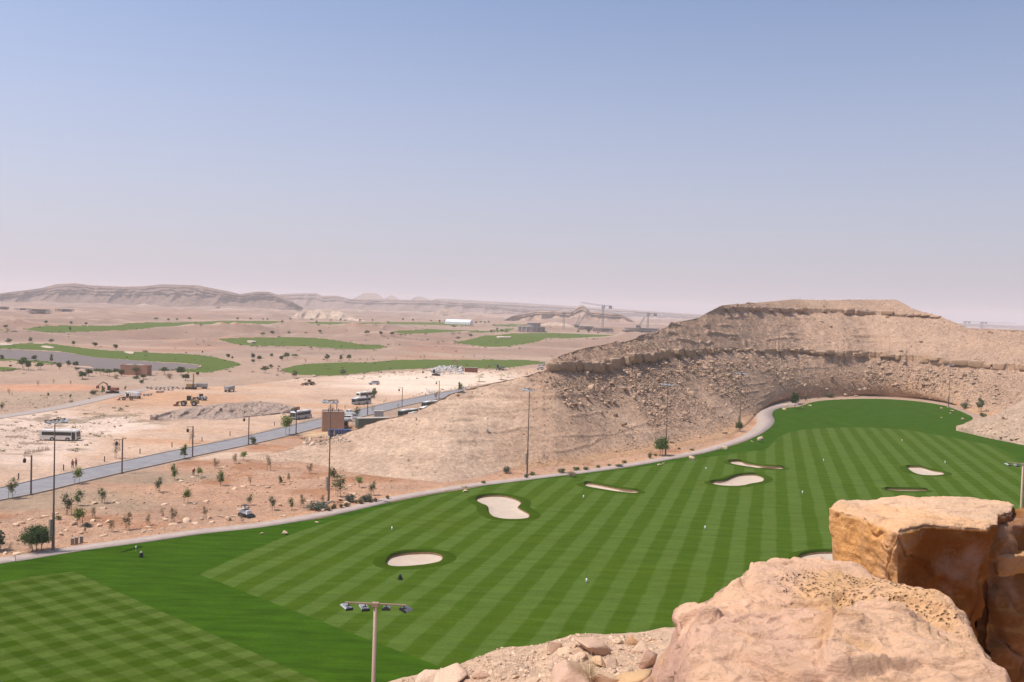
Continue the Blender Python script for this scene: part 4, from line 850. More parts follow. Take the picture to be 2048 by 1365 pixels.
plants('in the planted field', 'young trees and saplings of the planted field', [
 ('young2', 22, 996, 42), ('young1', 154, 967, 36), ('young0', 369, 918, 30), ('bare2', 232, 917, 46), ('bare2', 382, 887, 36), ('young3', 349, 960, 32), ('young2', 316, 985, 32), ('young1', 400, 955, 24), ('young3', 441, 971, 31), ('bare', 431, 938, 24), ('young1', 487, 922, 23), ('bare', 470, 928, 23), ('bare2', 500, 972, 27),
 ('young1', 372, 1006, 32), ('young2', 137, 1031, 46), ('young3', 156, 1012, 34), ('young1', 160, 1052, 44), ('young2', 206, 1007, 33), ('bare', 187, 1037, 26), ('bare', 255, 1060, 40), ('bare', 222, 1064, 28), ('bare', 296, 1051, 24), ('bare2', 325, 1035, 27), ('bare', 346, 1046, 34), ('bare', 409, 1036, 26), ('young2', 499, 1011, 23), ('bare2', 482, 1046, 23),
 ('bare2', 537, 942, 40), ('young0', 560, 970, 19), ('bare', 577, 964, 19), ('bare', 620, 948, 24), ('young0', 665, 962, 28), ('young2', 675, 994, 48), ('young1', 718, 976, 27), ('young2', 744, 991, 30), ('young2', 546, 1021, 30), ('young3', 583, 1020, 26, 22), ('bare', 604, 1016, 30), ('bare', 645, 1006, 18), ('bare', 170, 1066, 14), ('bare2', 60, 1104, 22), ('bare2', 18, 1106, 26)])
plants('beside the path', 'trees beside the cart path', [('round', 74, 1104, 54, 61, 'dense dark round-crowned tree beside the left floodlight mast'), ('tree2', -2, 1102, 45, 44, 'olive tree cut by the left edge of the picture'), ('feather', 1323, 912, 42, 38, 'feathery green two-stemmed tree beside the path under the hill'), ('feather', 1478, 864, 23, 18, 'small feathery tree at the foot of a mast before the path bend'), ('tree0', 1590, 818, 32, 22, 'dark green tree at the far end of the path'), ('tree2', 1611, 803, 12, 8, 'tiny olive tree behind the far end of the path'),
 ('oshrub', 1662, 796, 10, 20, 'spreading olive bush behind the far grass'), ('gshrub', 1907, 810, 9, 10, 'small round bush right of the far right mast'), ('oshrub', 1930, 818, 15, 17, 'yellow-olive bush above the right end of the far grass'), ('tree2', 1960, 824, 30, 20, 'tall olive bush on the bank at the right'), ('gshrub', 1966, 834, 10, 14, 'dark low bush under the tall olive one')])
plants('along the path', 'shrubs along the cart path', [('shrub', 636, 1020, 17, 42, 'long dark clipped hedge-like shrub at the foot of the middle mast'), ('shrub', 700, 1005, 17, 21, 'round grey-green shrub right of the middle mast'), ('shrub', 732, 1004, 16, 27, 'wide flat-topped grey shrub beside the path'), ('shrub', 175, 1054, 9, 17, 'low grey shrub among the boulders left'), ('gshrub', 117, 1040, 11, 11, 'small shrub right of the left floodlight mast'), ('oshrub', 505, 888, 17, 14, 'grey shrub beside the road at a lamp post'),
 ('tuft', 657, 1022, 9), ('tuft', 669, 1017, 10), ('tuft', 682, 1016, 9), ('tuft', 692, 1014, 10), ('tuft', 712, 1007, 8), ('tuft', 721, 1008, 10), ('tuft', 739, 1005, 9), ('tuft', 751, 1004, 9), ('tuft', 775, 998, 8), ('dshrub', 720, 1007, 9, 15), ('tuft', 665, 1019, 8),
 ('shrub', 1013, 947, 15, 14, 'round grey bush at the foot of the hill left of a mast'), ('gshrub', 967, 967, 7, 9, 'small weed beside the path left of the hill mast'), ('oshrub', 1053, 956, 9, 11), ('gshrub', 1064, 951, 9, 11), ('oshrub', 1124, 946, 10, 19), ('gshrub', 1153, 941, 9, 16), ('oshrub', 1173, 940, 7, 14), ('gshrub', 1196, 936, 7, 8), ('oshrub', 1238, 933, 5, 18), ('gshrub', 1249, 927, 8, 10), ('oshrub', 1218, 932, 4, 10), ('dshrub', 1143, 954, 11, 21), ('oshrub', 1300, 917, 13, 9), ('gshrub', 1311, 912, 5, 9), ('oshrub', 1385, 901, 4, 12), ('dshrub', 1509, 832, 6, 8), ('oshrub', 1359, 899, 4, 8)])
plants('behind the farthest fairway', 'trees behind the farthest fairway', [('tree0', 11, 657, 7, 12), ('tree1', 92, 650, 9, 9), ('tree0', 142, 650, 7, 7), ('tree2', 140, 664, 12, 6), ('tree0', 172, 651, 6, 7), ('tree1', 312, 642, 7, 8), ('tree0', 337, 643, 6, 7), ('tree0', 354, 642, 5, 6), ('tree1', 379, 641, 6, 7), ('tree0', 475, 641, 6, 7), ('tree1', 501, 641, 5, 6), ('tree0', 526, 641, 4, 6), ('tree0', 535, 641, 4, 6), ('tree2', 564, 648, 8, 7), ('tree0', 581, 641, 5, 6), ('tree1', 623, 642, 5, 8), ('tree2', 633, 647, 6, 8), ('tree0', 662, 643, 4, 5), ('tree0', 681, 644, 7, 5), ('tree1', 690, 643, 4, 5), ('tree0', 720, 644, 5, 5), ('tree0', 745, 644, 6, 4), ('tree1', 776, 647, 4, 6), ('tree0', 806, 642, 5, 6), ('tree0', 826, 644, 6, 5), ('tree1', 862, 645, 5, 4), ('tree0', 879, 647, 7, 5), ('tree2', 890, 645, 5, 6), ('tree0', 952, 648, 5, 8), ('tree1', 961, 647, 5, 6), ('tree0', 970, 648, 5, 5), ('tree0', 977, 648, 6, 5), ('tree1', 908, 658, 8, 9)])
plants('on the terrace between the fairways', 'trees between the far fairways', [('tree1', 525, 673, 8, 10), ('tree0', 544, 670, 8, 11), ('tree0', 578, 669, 6, 7), ('tree1', 611, 668, 4, 7), ('tree0', 640, 667, 7, 9), ('tree1', 734, 671, 10, 10), ('tree0', 762, 672, 9, 10), ('tree0', 784, 672, 8, 11), ('tree1', 802, 673, 5, 6), ('tree1', 941, 676, 8, 10), ('tree2', 916, 679, 6, 13), ('tree1', 982, 668, 8, 7), ('tree0', 994, 663, 7, 5), ('tree0', 1004, 666, 7, 7), ('tree1', 1013, 665, 4, 6), ('tree2', 1156, 666, 6, 8), ('tree0', 1177, 666, 6, 9), ('tree2', 1196, 668, 4, 6)])
plants('behind the pond fairway', 'trees behind the pond fairway', [('tree2', 17, 688, 12, 15), ('tree2', 61, 685, 11, 13), ('tree1', 102, 688, 10, 10), ('tree0', 147, 692, 10, 9), ('tree0', 190, 695, 10, 13), ('tree0', 231, 700, 11, 12), ('tree1', 291, 707, 6, 10), ('tree0', 456, 718, 10, 10), ('tree2', 465, 719, 7, 7), ('tree0', 506, 720, 13, 11), ('tree0', 405, 708, 6, 4), ('tree0', 506, 727, 8, 10), ('tree0', 372, 708, 4, 4)])
plants('on the near shore of the pond', 'trees on the near shore of the pond', [('tree0', 4, 723, 13, 10), ('tree1', 47, 740, 26, 25), ('tree0', 57, 741, 18, 14), ('tree0', 68, 723, 12, 14), ('tree1', 79, 740, 15, 17), ('tree0', 21, 735, 5, 8), ('tree2', 103, 727, 20, 11), ('tree2', 119, 739, 15, 14), ('tree2', 137, 734, 14, 13), ('tree0', 151, 736, 13, 16), ('tree0', 154, 742, 7, 13), ('tree0', 165, 759, 16, 23), ('tree0', 178, 753, 15, 20), ('tree1', 193, 748, 11, 14), ('tree1', 204, 751, 14, 16), ('tree1', 217, 753, 15, 17), ('tree1', 232, 751, 14, 16), ('tree0', 243, 753, 13, 15), ('dshrub', 232, 758, 9, 10), ('tree1', 275, 751, 17, 18), ('gshrub', 272, 758, 8, 12), ('tree0', 287, 759, 10, 15), ('gshrub', 283, 767, 9, 10), ('tree1', 329, 750, 16, 20), ('dshrub', 339, 758, 11, 12), ('tree0', 362, 752, 18, 23), ('tree0', 371, 762, 14, 21), ('tree0', 395, 753, 9, 9)])
plants('around the works yard', 'trees around the works yard', [('bare2', 76, 773, 16), ('bare2', 107, 768, 12), ('bare2', 141, 771, 13), ('young0', 205, 788, 17), ('oshrub', 189, 789, 10, 18), ('young0', 251, 781, 9), ('young0', 141, 797, 9), ('oshrub', 96, 792, 7, 5), ('bare2', 18, 791, 18), ('young2', 3, 821, 17), ('bare2', 24, 792, 9), ('young1', 575, 870, 48), ('tree1', 749, 801, 26, 9), ('young2', 713, 836, 24), ('bare2', 746, 826, 20), ('bare2', 796, 817, 13), ('bare', 872, 798, 15), ('young0', 919, 784, 20), ('bare2', 662, 838, 34)])
plants('on the mid slope', 'trees on the slope left of the middle fairway', [('tree0', 519, 722, 10, 13), ('tree0', 543, 716, 9, 9), ('tree0', 563, 722, 10, 11), ('tree1', 573, 721, 16, 14), ('tree1', 590, 717, 9, 13), ('bare2', 611, 727, 12), ('tree2', 654, 722, 15, 14), ('tree2', 681, 722, 13, 11), ('tree1', 698, 723, 14, 12), ('tree1', 529, 747, 15, 17), ('tree2', 542, 738, 10, 12), ('tree2', 590, 756, 16, 18), ('tree2', 686, 751, 13, 19), ('bare2', 734, 723, 9), ('bare2', 792, 721, 9), ('bare2', 841, 718, 9), ('bare2', 848, 718, 11), ('bare2', 948, 717, 10), ('dshrub', 558, 735, 4, 6), ('dshrub', 556, 740, 4, 6)])

# blocks of the rock ledges, parts of the hill
def block_mesh(seed):
    g = np.random.default_rng(seed); bm = bmesh.new(); bmesh.ops.create_cube(bm, size=1.0)
    for v in bm.verts: v.co += Vector(g.normal(0, .09, 3))
    bmesh.ops.bevel(bm, geom=bm.edges[:], offset=.07, segments=1, affect='EDGES'); bmesh.ops.triangulate(bm, faces=bm.faces[:]); bmesh.ops.subdivide_edges(bm, edges=bm.edges[:], cuts=2, use_grid_fill=True)
    bmesh.ops.triangulate(bm, faces=bm.faces[:]); A = np.array([tuple(v.co) for v in bm.verts]); A += 0.08*np.stack([fbm(A[:, 0]*3+seed, A[:, 1]*3, A[:, 2]*3+k*9+1, o=3, s=k+seed) for k in range(3)], 1)
    bm.verts.index_update(); f = np.array([[v.index for v in q.verts] for q in bm.faces]); bm.free()
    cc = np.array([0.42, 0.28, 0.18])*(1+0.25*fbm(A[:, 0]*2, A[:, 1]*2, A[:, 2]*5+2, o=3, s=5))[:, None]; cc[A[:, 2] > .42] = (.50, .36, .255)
    return A, f, cc
BLK = []
for s_ in range(7):
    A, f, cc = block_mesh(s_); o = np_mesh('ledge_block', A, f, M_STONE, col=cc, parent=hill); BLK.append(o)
usedb = set(); r0 = sum(nrow[:1])+nrow[1]//2; r3 = sum(nrow[:3])+nrow[3]//2
def put_block(P, size, rz):
    k = int(rng.integers(0, len(BLK))); 
    if k not in usedb: usedb.add(k); o = BLK[k]
    else: o = BLK[k].copy(); COL.objects.link(o)
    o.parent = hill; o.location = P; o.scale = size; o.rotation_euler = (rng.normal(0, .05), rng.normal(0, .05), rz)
def ledge_row(row, x0, x1, hmul, wmin, wmax, prob, yo):
    i = np.searchsorted(hx, x0)
    while hx[i] < x1 and i < len(hx)-3:
        w = rng.uniform(wmin, wmax); p = np.array([hX[row, i], hY[row, i]]); j = i+1
        while j < len(hx)-2 and np.hypot(hX[row, j]-p[0], hY[row, j]-p[1]) < w: j += 1
        q = np.array([hX[row, j], hY[row, j]]); m_ = (i+j)//2; hgt_ = (z2-z1)[m_] if row == r0 else (z4-z3)[m_]
        zc = (z1+z2)[m_]/2 if row == r0 else (z3+z4)[m_]/2; pr_ = prob(hx[m_])
        if rng.random() < pr_:
            a = math.atan2(q[1]-p[1], q[0]-p[0]); c = (p+q)/2; d_ = rng.uniform(1.6, 3.0)
            put_block((c[0], c[1]+0.9-yo*rng.uniform(.2, 1.2), zc+rng.normal(0, .28)), (w*rng.uniform(.9, 1.05), d_, max(.6, hgt_*hmul*(rng.uniform(.85, 1.1) if x1 < 1400 else rng.uniform(.55, 1.15)))), a+rng.normal(0, .2))
        i = j+(1 if rng.random() < .3 else 0)
ledge_row(r0, 1097, 1330, 1.2, 1.8, 5.0, lambda x: .97, 1.1)
ledge_row(r0, 1335, 1520, 1.1, 2.0, 5.0, lambda x: .62, 1.2)
ledge_row(r0, 1540, 2040, 1.05, 1.6, 7.5, lambda x: .66, 1.2)
ledge_row(r3, 1442, 1880, 1.0, 1.5, 7.0, lambda x: .66, 1.0)

# low scrub dotted over the far ground and along the fairway edges
def scrub():
    P = []; 
    def put(px, py, n):
        for a, b in zip(px, py):
            p, nm, _ = hit(a, b)
            if nm.startswith(('ground', 'fairway')): P.append(p[:])
    x = rng.uniform(0, 1200, 480); y = rng.uniform(645, 760, 480); k = fbm(x/60, y/12, o=3, s=500) > .05; put(x[k], y[k], 0)
    for nm, pl in FWAYS:
        a = np.array(smooth(pl, 6)); i = rng.integers(0, len(a), 70); q = a[i]; low_ = q[:, 1] > np.median(a[:, 1])-1; q = q[low_]; put(q[:, 0]+rng.normal(0, 3, len(q)), q[:, 1]+rng.uniform(.5, 2.5, len(q)), 0)
    x = rng.uniform(0, 260, 260); y = rng.uniform(800, 905, 260); k = fbm(x/30, y/9, o=3, s=501) > .1; put(x[k], y[k], 0)
    P = np.array([p for p in P if p[1] > 150]); S = rng.uniform(.35, 1.1, len(P))*(P[:, 1]/600)**.6; n = 26
    c = (P[:, None]+rng.normal(0, 1, (len(P), n, 3))*S[:, None, None]*np.array([.55, .55, .28])).reshape(-1, 3); c[:, 2] += np.repeat(S, n)*.25
    a = rng.normal(0, 1, c.shape); a /= np.linalg.norm(a, axis=1)[:, None]; b = np.cross(a, rng.normal(0, 1, c.shape)); b /= np.linalg.norm(b, axis=1)[:, None]; s_ = (np.repeat(S, n)*.28)[:, None]
    v = np.stack([c-a*s_, c+b*s_*.7, c+a*s_, c-b*s_*.7], 1).reshape(-1, 3); tag(np_mesh('desert_scrub', v, np.arange(len(v)).reshape(-1, 4), M_OLIVE), kind='stuff')
scrub()

scatter('heap_stones', [([(310, 842), (345, 822), (450, 806), (520, 803), (590, 814), (530, 832), (440, 843)], 260)], 0.10, 0.35, (.45, .35, .28))

for pl, lab in (([(0, 687), (8, 686), (24, 687.5), (23, 690), (8, 690.5), (0, 689.5)], 'white sand bunker at the left edge of the pond fairway'), ([(82, 692.5), (92, 691.8), (100, 693), (108, 695), (104, 696.3), (94, 695.8), (86, 694.5)], 'small white sand bunker on the pond fairway, second from the left'),
                ([(248, 703.6), (258, 703), (267, 704.5), (266, 707.5), (256, 706.6)], 'pale sand bunker at the rear edge of the pond fairway, behind the pump house'), ([(494, 682), (500, 681.2), (507, 681.8), (513, 683), (506, 683.8), (498, 683.2)], 'pale sand bunker at the left tip of the middle fairway'), ([(993, 673.2), (1002, 672.4), (1012, 673.4), (1022, 673), (1019, 675), (1004, 675), (996, 674.8)], 'white sand bunker on the terrace fairway in the distance')):
    Q = smooth(pl, 4); P = [hit(max(a, 0.5), b)[0] for a, b in Q]; zt = float(np.median([p.z for p in P]))+.25
    w3 = np.array([at_z(a, b, zt) for a, b in Q]); c3 = w3.mean(0); r = empty('sand_bunker', tuple(c3)); tag(r, lab, 'bunker', 'small bunkers on the far fairways'); mb = MB(); n = len(w3); L3 = [tuple(p-c3) for p in w3]
    mb.add(L3+[(a, b, c-1.2) for a, b, c in L3], [tuple(range(n))]+[(i, (i+1) % n, n+(i+1) % n, n+i) for i in range(n)]); mb.build('sand', M_SAND, r)
# ------------------------------------------------------------------ poles and lamps
M_POLE = paint('mast_paint', (0.20, 0.135, 0.10), 0.5, var=0.08); M_TANPOLE = paint('tan_pole_paint', (0.42, 0.27, 0.19), 0.45, var=0.06)
M_DARK = paint('dark_metal', (0.035, 0.033, 0.035), 0.4, 0.3); M_ALU = paint('aluminium', (0.50, 0.50, 0.50), 0.4, 0.4, var=0.05); M_GLASS = paint('lamp_glass', (0.35, 0.37, 0.38), 0.12, 0.0, var=0.02)
M_BLK = paint('black_plastic', (0.02, 0.02, 0.022), 0.45, var=0.2); M_WHT = paint('white_paint', (0.78, 0.77, 0.74), 0.4, var=0.04); M_CAB = paint('cabinet_paint', (0.35, 0.27, 0.20), 0.6, var=0.1)
M_CONC = paint('pale_concrete', (0.48, 0.42, 0.35), 0.9, var=0.12)
def mk_mast():
    r = empty('floodlight_mast'); r['category'] = 'floodlight mast'
    MB().cyl((0, 0, -0.2), (0, 0, 5.2), 0.20, 0.17, 12).cyl((0, 0, 5.2), (0, 0, 17.7), 0.125, 0.065, 12).build('pole', M_POLE, r)
    MB().box((-0.42, 0, 3.2), (0.42, 0.34, 2.4)).build('cabinet', M_CAB, r, bevel=0.02)
    MB().box((0, 0, 0.05), (0.8, 0.8, 0.25)).build('base', M_CONC, r)
    a = MB().box((0, 0, 17.75), (3.3, 0.10, 0.10)).box((0, 0, 17.75), (0.42, 0.2, 0.2)).build('crossarm', M_POLE, r)
    for i, (x, yaw, pt) in enumerate(((-1.45, 0.9, .35), (-0.55, 0.6, .30), (0.62, 0.0, .15), (1.5, -0.7, .35))):
        h = MB(); h.box((x+0.1*math.sin(yaw), 0.30*math.cos(yaw)*0-0.30, 17.45), (0.62, 0.95, 0.16), rz=yaw, rx=pt, taper=0.9).build('floodlight', M_ALU, r, bevel=0.015)
        MB().box((x, 0, 17.6), (0.12, 0.12, 0.3)).box((x, -0.02, 17.47), (0.56, 0.1, 0.14), rz=yaw).build('bracket', M_DARK, bpy.data.objects[-1] if False else r)
    return r
MAST = Kind(mk_mast)
def base_at(px, py, behind=True):
    P, nm, _ = hit(px, py)
    if nm.split('.')[0] == 'rocky_hill' and px < 960 and py < 884 and behind: return Vector(at_z(px, py, 0.0))   # it stands on the plain behind the spur
    return P
for px, py, rz, sc, lab in [(106, 1103, 1.15, 1.0, 'tall floodlight mast beside the round tree at the left end of the path'), (657, 1005, -0.5, 1.0, 'tall floodlight mast in the planted field, crossing in front of the brown kiosk'), (1054, 950, -0.9, 1.02, 'thin floodlight mast at the foot of the hill spur, right of the grey bush'),
                            (1331, 912, -0.6, 1.0, 'thin floodlight mast rising behind the feathery two-stemmed tree'), (1479, 862, -0.4, 1.0, 'thin floodlight mast before the path bend with a small tree at its foot'), (1613, 801, 0.3, 0.75, 'short faint mast behind the far end of the cart path'), (1897, 815, 0.5, 1.0, 'floodlight mast at the right end of the far grass')]:
    P = base_at(px, py); MAST.place(tuple(P), rz, sc, lab, 'floodlight masts around the driving range')
def mk_nearmast():
    r = empty('floodlight_mast'); r['category'] = 'floodlight mast'
    MB().cyl((0, 0, -0.2), (0, 0, 17.95), 0.17, 0.10, 16).build('pole', M_TANPOLE, r, sm=True)
    MB().box((0, 0, 17.9), (3.30, 0.08, 0.075), ry=0.028).box((0, 0, 17.86), (0.36, 0.26, 0.22)).build('crossarm', M_TANPOLE, r, bevel=0.008)
    for x, yaw, tilt, roll in ((-1.45, 0.75, 0.22, 0.10), (-0.55, 0.45, 0.20, 0.06), (0.58, 0.0, -0.10, 0.0), (1.55, -0.62, -0.05, 0.28)):
        zc = 17.62-0.03*x
        h = MB(); h.box((0, 0, 0), (0.44, 0.62, 0.07), taper=0.86)
        for q in range(7): h.box((-0.18+q*0.06, 0.02, 0.055), (0.015, 0.5, 0.04))
        o = h.build('floodlight', M_ALU, r, bevel=0.012, loc=(x-0.22*math.sin(yaw), 0.26*math.cos(yaw), zc)); o.rotation_euler = (tilt, roll, yaw)
        b = MB().box((0, -0.33, -0.01), (0.46, 0.08, 0.13)).build('driver_box', M_DARK, o, bevel=0.01)
        MB().box((0, 0, -0.045), (0.40, 0.56, 0.015)).build('lens', M_GLASS, o)
        MB().box((x, 0, 17.80-0.028*x), (0.06, 0.06, 0.16)).box((x, 0, 17.72-0.028*x), (0.26, 0.05, 0.04)).build('bracket', M_DARK, r)
    return r
nm_ = mk_nearmast(); P = at_Y(751, 1208, 51.0); nm_.location = (P[0], P[1], P[2]-17.9); nm_.rotation_euler = (0, 0, 0.03); nm_['label'] = 'nearest floodlight mast, tan pole with four lamps below its crossarm'; nm_['group'] = 'floodlight masts around the driving range'
P2 = at_Y(2046, 927, 112.0); _kids[nm_.name] = kids(nm_)
c2 = copy_tree(nm_, (P2[0], P2[1], P2[2]-17.95), -0.35, 1.0, 'tan floodlight mast half cut off by the right edge above the orange boulder')
M_LPOLE = paint('lamp_post_paint', (0.13, 0.095, 0.085), 0.5, var=0.08)
def mk_lamp():
    r = empty('street_lamp'); r['category'] = 'street lamp'
    MB().box((0, 0, 3.4), (0.24, 0.24, 6.9), taper=0.85).box((0, 0, 0.03), (0.5, 0.5, 0.1)).build('post', M_LPOLE, r)
    MB().box((-0.65, 0, 6.72), (1.55, 0.10, 0.10)).build('arm', M_LPOLE, r)
    MB().cyl((-1.15, 0, 6.7), (-1.15, 0, 6.3), 0.03, n=6).cyl((-1.15, 0, 6.32), (-1.15, 0, 6.1), 0.12, 0.3, 8).cyl((-1.15, 0, 6.1), (-1.15, 0, 5.55), 0.3, 0.24, 8).build('lantern', M_BLK, r)
    return r
LAMP = Kind(mk_lamp)
SL = [(62, 990), (244, 948), (385, 915), (497, 889), (592, 867), (673, 846), (735, 830), (804, 815), (878, 798)]
for i, (px, py) in enumerate(SL):
    P = base_at(px, py); yaw = 0.0 if i not in (4, 6) else -1.2
    if i == 5: yaw = -0.1
    LAMP.place(tuple(P), yaw+0.1, 1.0, f'slim road lamp post with hanging lantern, {ordn(i+1)} along the road from the left', 'street lamps along the road')
def mk_boll():
    r = empty('bollard'); r['category'] = 'bollard'; MB().box((0, 0, 0.45), (0.16, 0.16, 1.0)).build('post', M_LPOLE, r); MB().box((0, 0, 0.97), (0.2, 0.2, 0.06)).build('cap', M_LPOLE, r); return r
BOLL = Kind(mk_boll)
for i, (px, py) in enumerate([(37, 959), (127, 941), (209, 924), (280, 908), (344, 895), (404, 884), (460, 872), (549, 852), (623, 836), (690, 818), (728, 811), (768, 806), (772, 803), (851, 792)]):
    P = base_at(px, py); BOLL.place(tuple(P), 0.2, 1.15, f'dark marker post on the far verge of the road, {ordn(i+1)} from the left', 'marker posts along the road')
def mk_wb():
    r = empty('white_bollard'); r['category'] = 'bollard'; MB().cyl((0, 0, -.1), (0, 0, 1.1), 0.13, n=8).build('post', M_WHT, r); MB().cyl((0, 0, 1.1), (0, 0, 1.2), 0.13, 0.05, n=8).build('cap', M_CONC, r); return r
WB = Kind(mk_wb)
for i, (px, py) in enumerate([(853, 784), (856, 786), (859, 788), (862, 789), (865, 788), (868, 787), (902, 783), (908, 783), (911, 782), (920, 783), (925, 782), (929, 781)]):
    P = base_at(px, py); WB.place(tuple(P), 0, 1.25, f'white bollard where the road meets the hill, {ordn(i+1)} from the left', 'white bollards at the end of the road')
def mk_mark():
    r = empty('distance_marker'); r['category'] = 'marker post'; MB().cyl((0, 0, 0), (0, 0, 0.5), 0.11, 0.09, 8).build('sleeve', M_WHT, r, sm=True); MB().cyl((0, 0, 0.5), (0, 0, 1.6), 0.012, n=5).build('whip', M_DARK, r); return r
MARK = Kind(mk_mark)
for px, py, lab in [(784, 1061, 'white marker post at the upper left of the striped lawn'), (1167, 997, 'white marker post below the thin crescent bunker'), (1412, 940, 'white marker post near the path edge of the lawn, above the broad wavy bunker'), (1410, 1059, 'white marker post in the open middle of the striped lawn'), (1173, 1166, 'white marker post nearest to the foreground rubble'), (1605, 988, 'white marker post left of the orange boulder'), (1647, 923, 'white marker post right of the long thin bunker'), (1804, 883, 'white marker post furthest away on the lawn'), (1890, 927, 'white marker post beyond the leaf-shaped bunker')]:
    P = base_at(px, py); MARK.place(tuple(P), 0, 1.15, lab, 'white marker posts on the lawn')
# bags, bins, person
M_BAGG = paint('grey_canvas', (0.42, 0.40, 0.34), 0.8); 
def bag(px, py, lab, tall=1.0, grey=True):
    P = base_at(px, py); r = empty('golf_bag', tuple(P)); tag(r, lab, 'golf bag')
    MB().cyl((0, 0, 0.02), (0.02, 0, 0.62*tall), 0.22, 0.20, 12).cyl((0.24, -.05, 0.05), (0.2, -.05, 0.42*tall), 0.11, 0.10, 8).build('bag_body', M_BLK, r, bevel=0.01)
    MB().cyl((0.02, 0, 0.62*tall), (-0.05, 0, 0.82*tall), 0.20, 0.12, 12).build('hood', M_BAGG if grey else M_BLK, r)
    MB().cyl((-0.1, 0.05, 0.6*tall), (-0.42, 0.1, 0.0), 0.02, n=5).cyl((-0.1, -0.05, 0.6*tall), (-0.34, -0.22, 0.0), 0.02, n=5).build('stand_leg', M_DARK, r)
    return r
bag(282, 1115, 'black bag with a pale grey hood standing on the dark grass at left')
bag(800, 1160, 'small black bag standing on the striped lawn below the oval bunker', 0.85, False)
P = base_at(272, 1103); tag(MB().cyl((0, 0, 0), (0, 0, 0.5), 0.02, n=5).cyl((0, 0, 0.5), (0, 0, 0.72), 0.13, 0.10, 8).build('white_pin', M_WHT, loc=tuple(P)), 'small white-topped pin on the grass beside the grey-hooded bag', 'pin')
for px, py, lab in [(145, 1090, 'left one of three tan pedestal boxes beside the path'), (153, 1088, 'middle one of three tan pedestal boxes beside the path'), (163, 1086, 'right one of three tan pedestal boxes beside the path')]:
    P = base_at(px, py); r = empty('utility_pedestal', tuple(P), 0.3); tag(r, lab, 'pedestal', 'tan pedestals beside the path')
    MB().box((0, 0, 0.42), (0.42, 0.36, 0.92)).build('body', M_CAB, r, bevel=0.02); MB().box((0, 0, 0.91), (0.48, 0.42, 0.07)).build('lid', M_CONC, r, bevel=0.01)
# ------------------------------------------------------------------ people
M_SKIN = paint('skin', (0.30, 0.17, 0.10), 0.6); M_ORANGE = paint('orange_cloth', (0.85, 0.13, 0.04), 0.7); M_TROU = paint('dark_trousers', (0.05, 0.05, 0.06), 0.8); M_RED = paint('red_cloth', (0.42, 0.05, 0.06), 0.8); M_HAIR = paint('dark_hair', (0.02, 0.015, 0.01), 0.7)
def person(px, py, lab, shirt, bend=0.0, rz=0.0, arm=0.5):
    P = base_at(px, py); r = empty('person', tuple(P), rz); tag(r, lab, 'person')
    def skin(name, pts, edges, radii, mat, parent):
        me = bpy.data.meshes.new(name); me.from_pydata(pts, edges, []); me.materials.append(mat); o = bpy.data.objects.new(name, me); COL.objects.link(o); o.parent = parent
        m = o.modifiers.new('s', 'SKIN'); me.skin_vertices[0].data[0].use_root = True
        for i, q in enumerate(radii): me.skin_vertices[0].data[i].radius = (q, q)
        o.modifiers.new('u', 'SUBSURF').levels = 1; return o
    c, s = math.cos(bend), math.sin(bend)
    def T(x, y, z): z -= 0.95; return (x, y*c-z*s, y*s+z*c+0.95)
    pts = [(0, 0, 0.95), T(0, 0, 1.2), T(0, 0, 1.42), T(0, -0.01, 1.52), T(0, -0.02, 1.62), T(0, -0.02, 1.72), (-.1, 0, .88), (-.12, -.03, .48), (-.12, 0, .08), (-.12, -.14, .04), (.1, 0, .88), (.13, .05, .48), (.14, .1, .08), (.14, -.04, .04),
           T(-.19, 0, 1.40), T(-.25, -.02, 1.13), T(-.25, -.02-arm*.25, .92), T(-.25, -.05-arm*.3, .85), T(.19, 0, 1.40), T(.25, -.02, 1.13), T(.25, -.02-arm*.25, .92), T(.25, -.05-arm*.3, .85)]
    ed = [(0, 1), (1, 2), (2, 3), (3, 4), (4, 5), (0, 6), (6, 7), (7, 8), (8, 9), (0, 10), (10, 11), (11, 12), (12, 13), (2, 14), (14, 15), (15, 16), (16, 17), (2, 18), (18, 19), (19, 20), (20, 21)]
    rad = [.15, .14, .15, .06, .10, .085, .09, .065, .045, .04, .09, .065, .045, .04, .065, .048, .035, .04, .065, .048, .035, .04]
    skin('body', pts, ed, rad, M_SKIN, r)
    q = [0, 1, 2, 14, 15, 18, 19]; mp = {a: i for i, a in enumerate(q)}; skin('shirt', [pts[i] for i in q], [(mp[a], mp[b]) for a, b in ed if a in mp and b in mp], [rad[i]+.022 for i in q], shirt, r)
    q = [0, 6, 7, 8, 10, 11, 12]; mp = {a: i for i, a in enumerate(q)}; skin('trousers', [pts[i] for i in q], [(mp[a], mp[b]) for a, b in ed if a in mp and b in mp], [rad[i]+.022 for i in q], M_TROU, r)
    hb = MB(); t_ = T(0, -0.01, 1.70); bm = bmesh.new(); bmesh.ops.create_icosphere(bm, subdivisions=2, radius=0.115); me = bpy.data.meshes.new('hair'); bm.to_mesh(me); bm.free(); me.materials.append(M_HAIR); o = bpy.data.objects.new('hair', me); COL.objects.link(o); o.parent = r; o.location = (t_[0], t_[1]+.02, t_[2]+.03); o.scale = (1, 1.05, .7)
person(387, 951, 'person in an orange shirt stooping among the young trees of the planted field', M_ORANGE, 0.9, 0.6)
person(145, 937, 'person in dark red standing left on the far verge of the road', M_RED, 0.1, 0.3)
person(152, 934, 'person in dark red standing right on the far verge of the road', M_RED, 0.0, -0.4)
person(745, 869, 'worker in dark clothes among the pipes right of the blue truck', M_TROU, 0.3, 1.0) if False else None

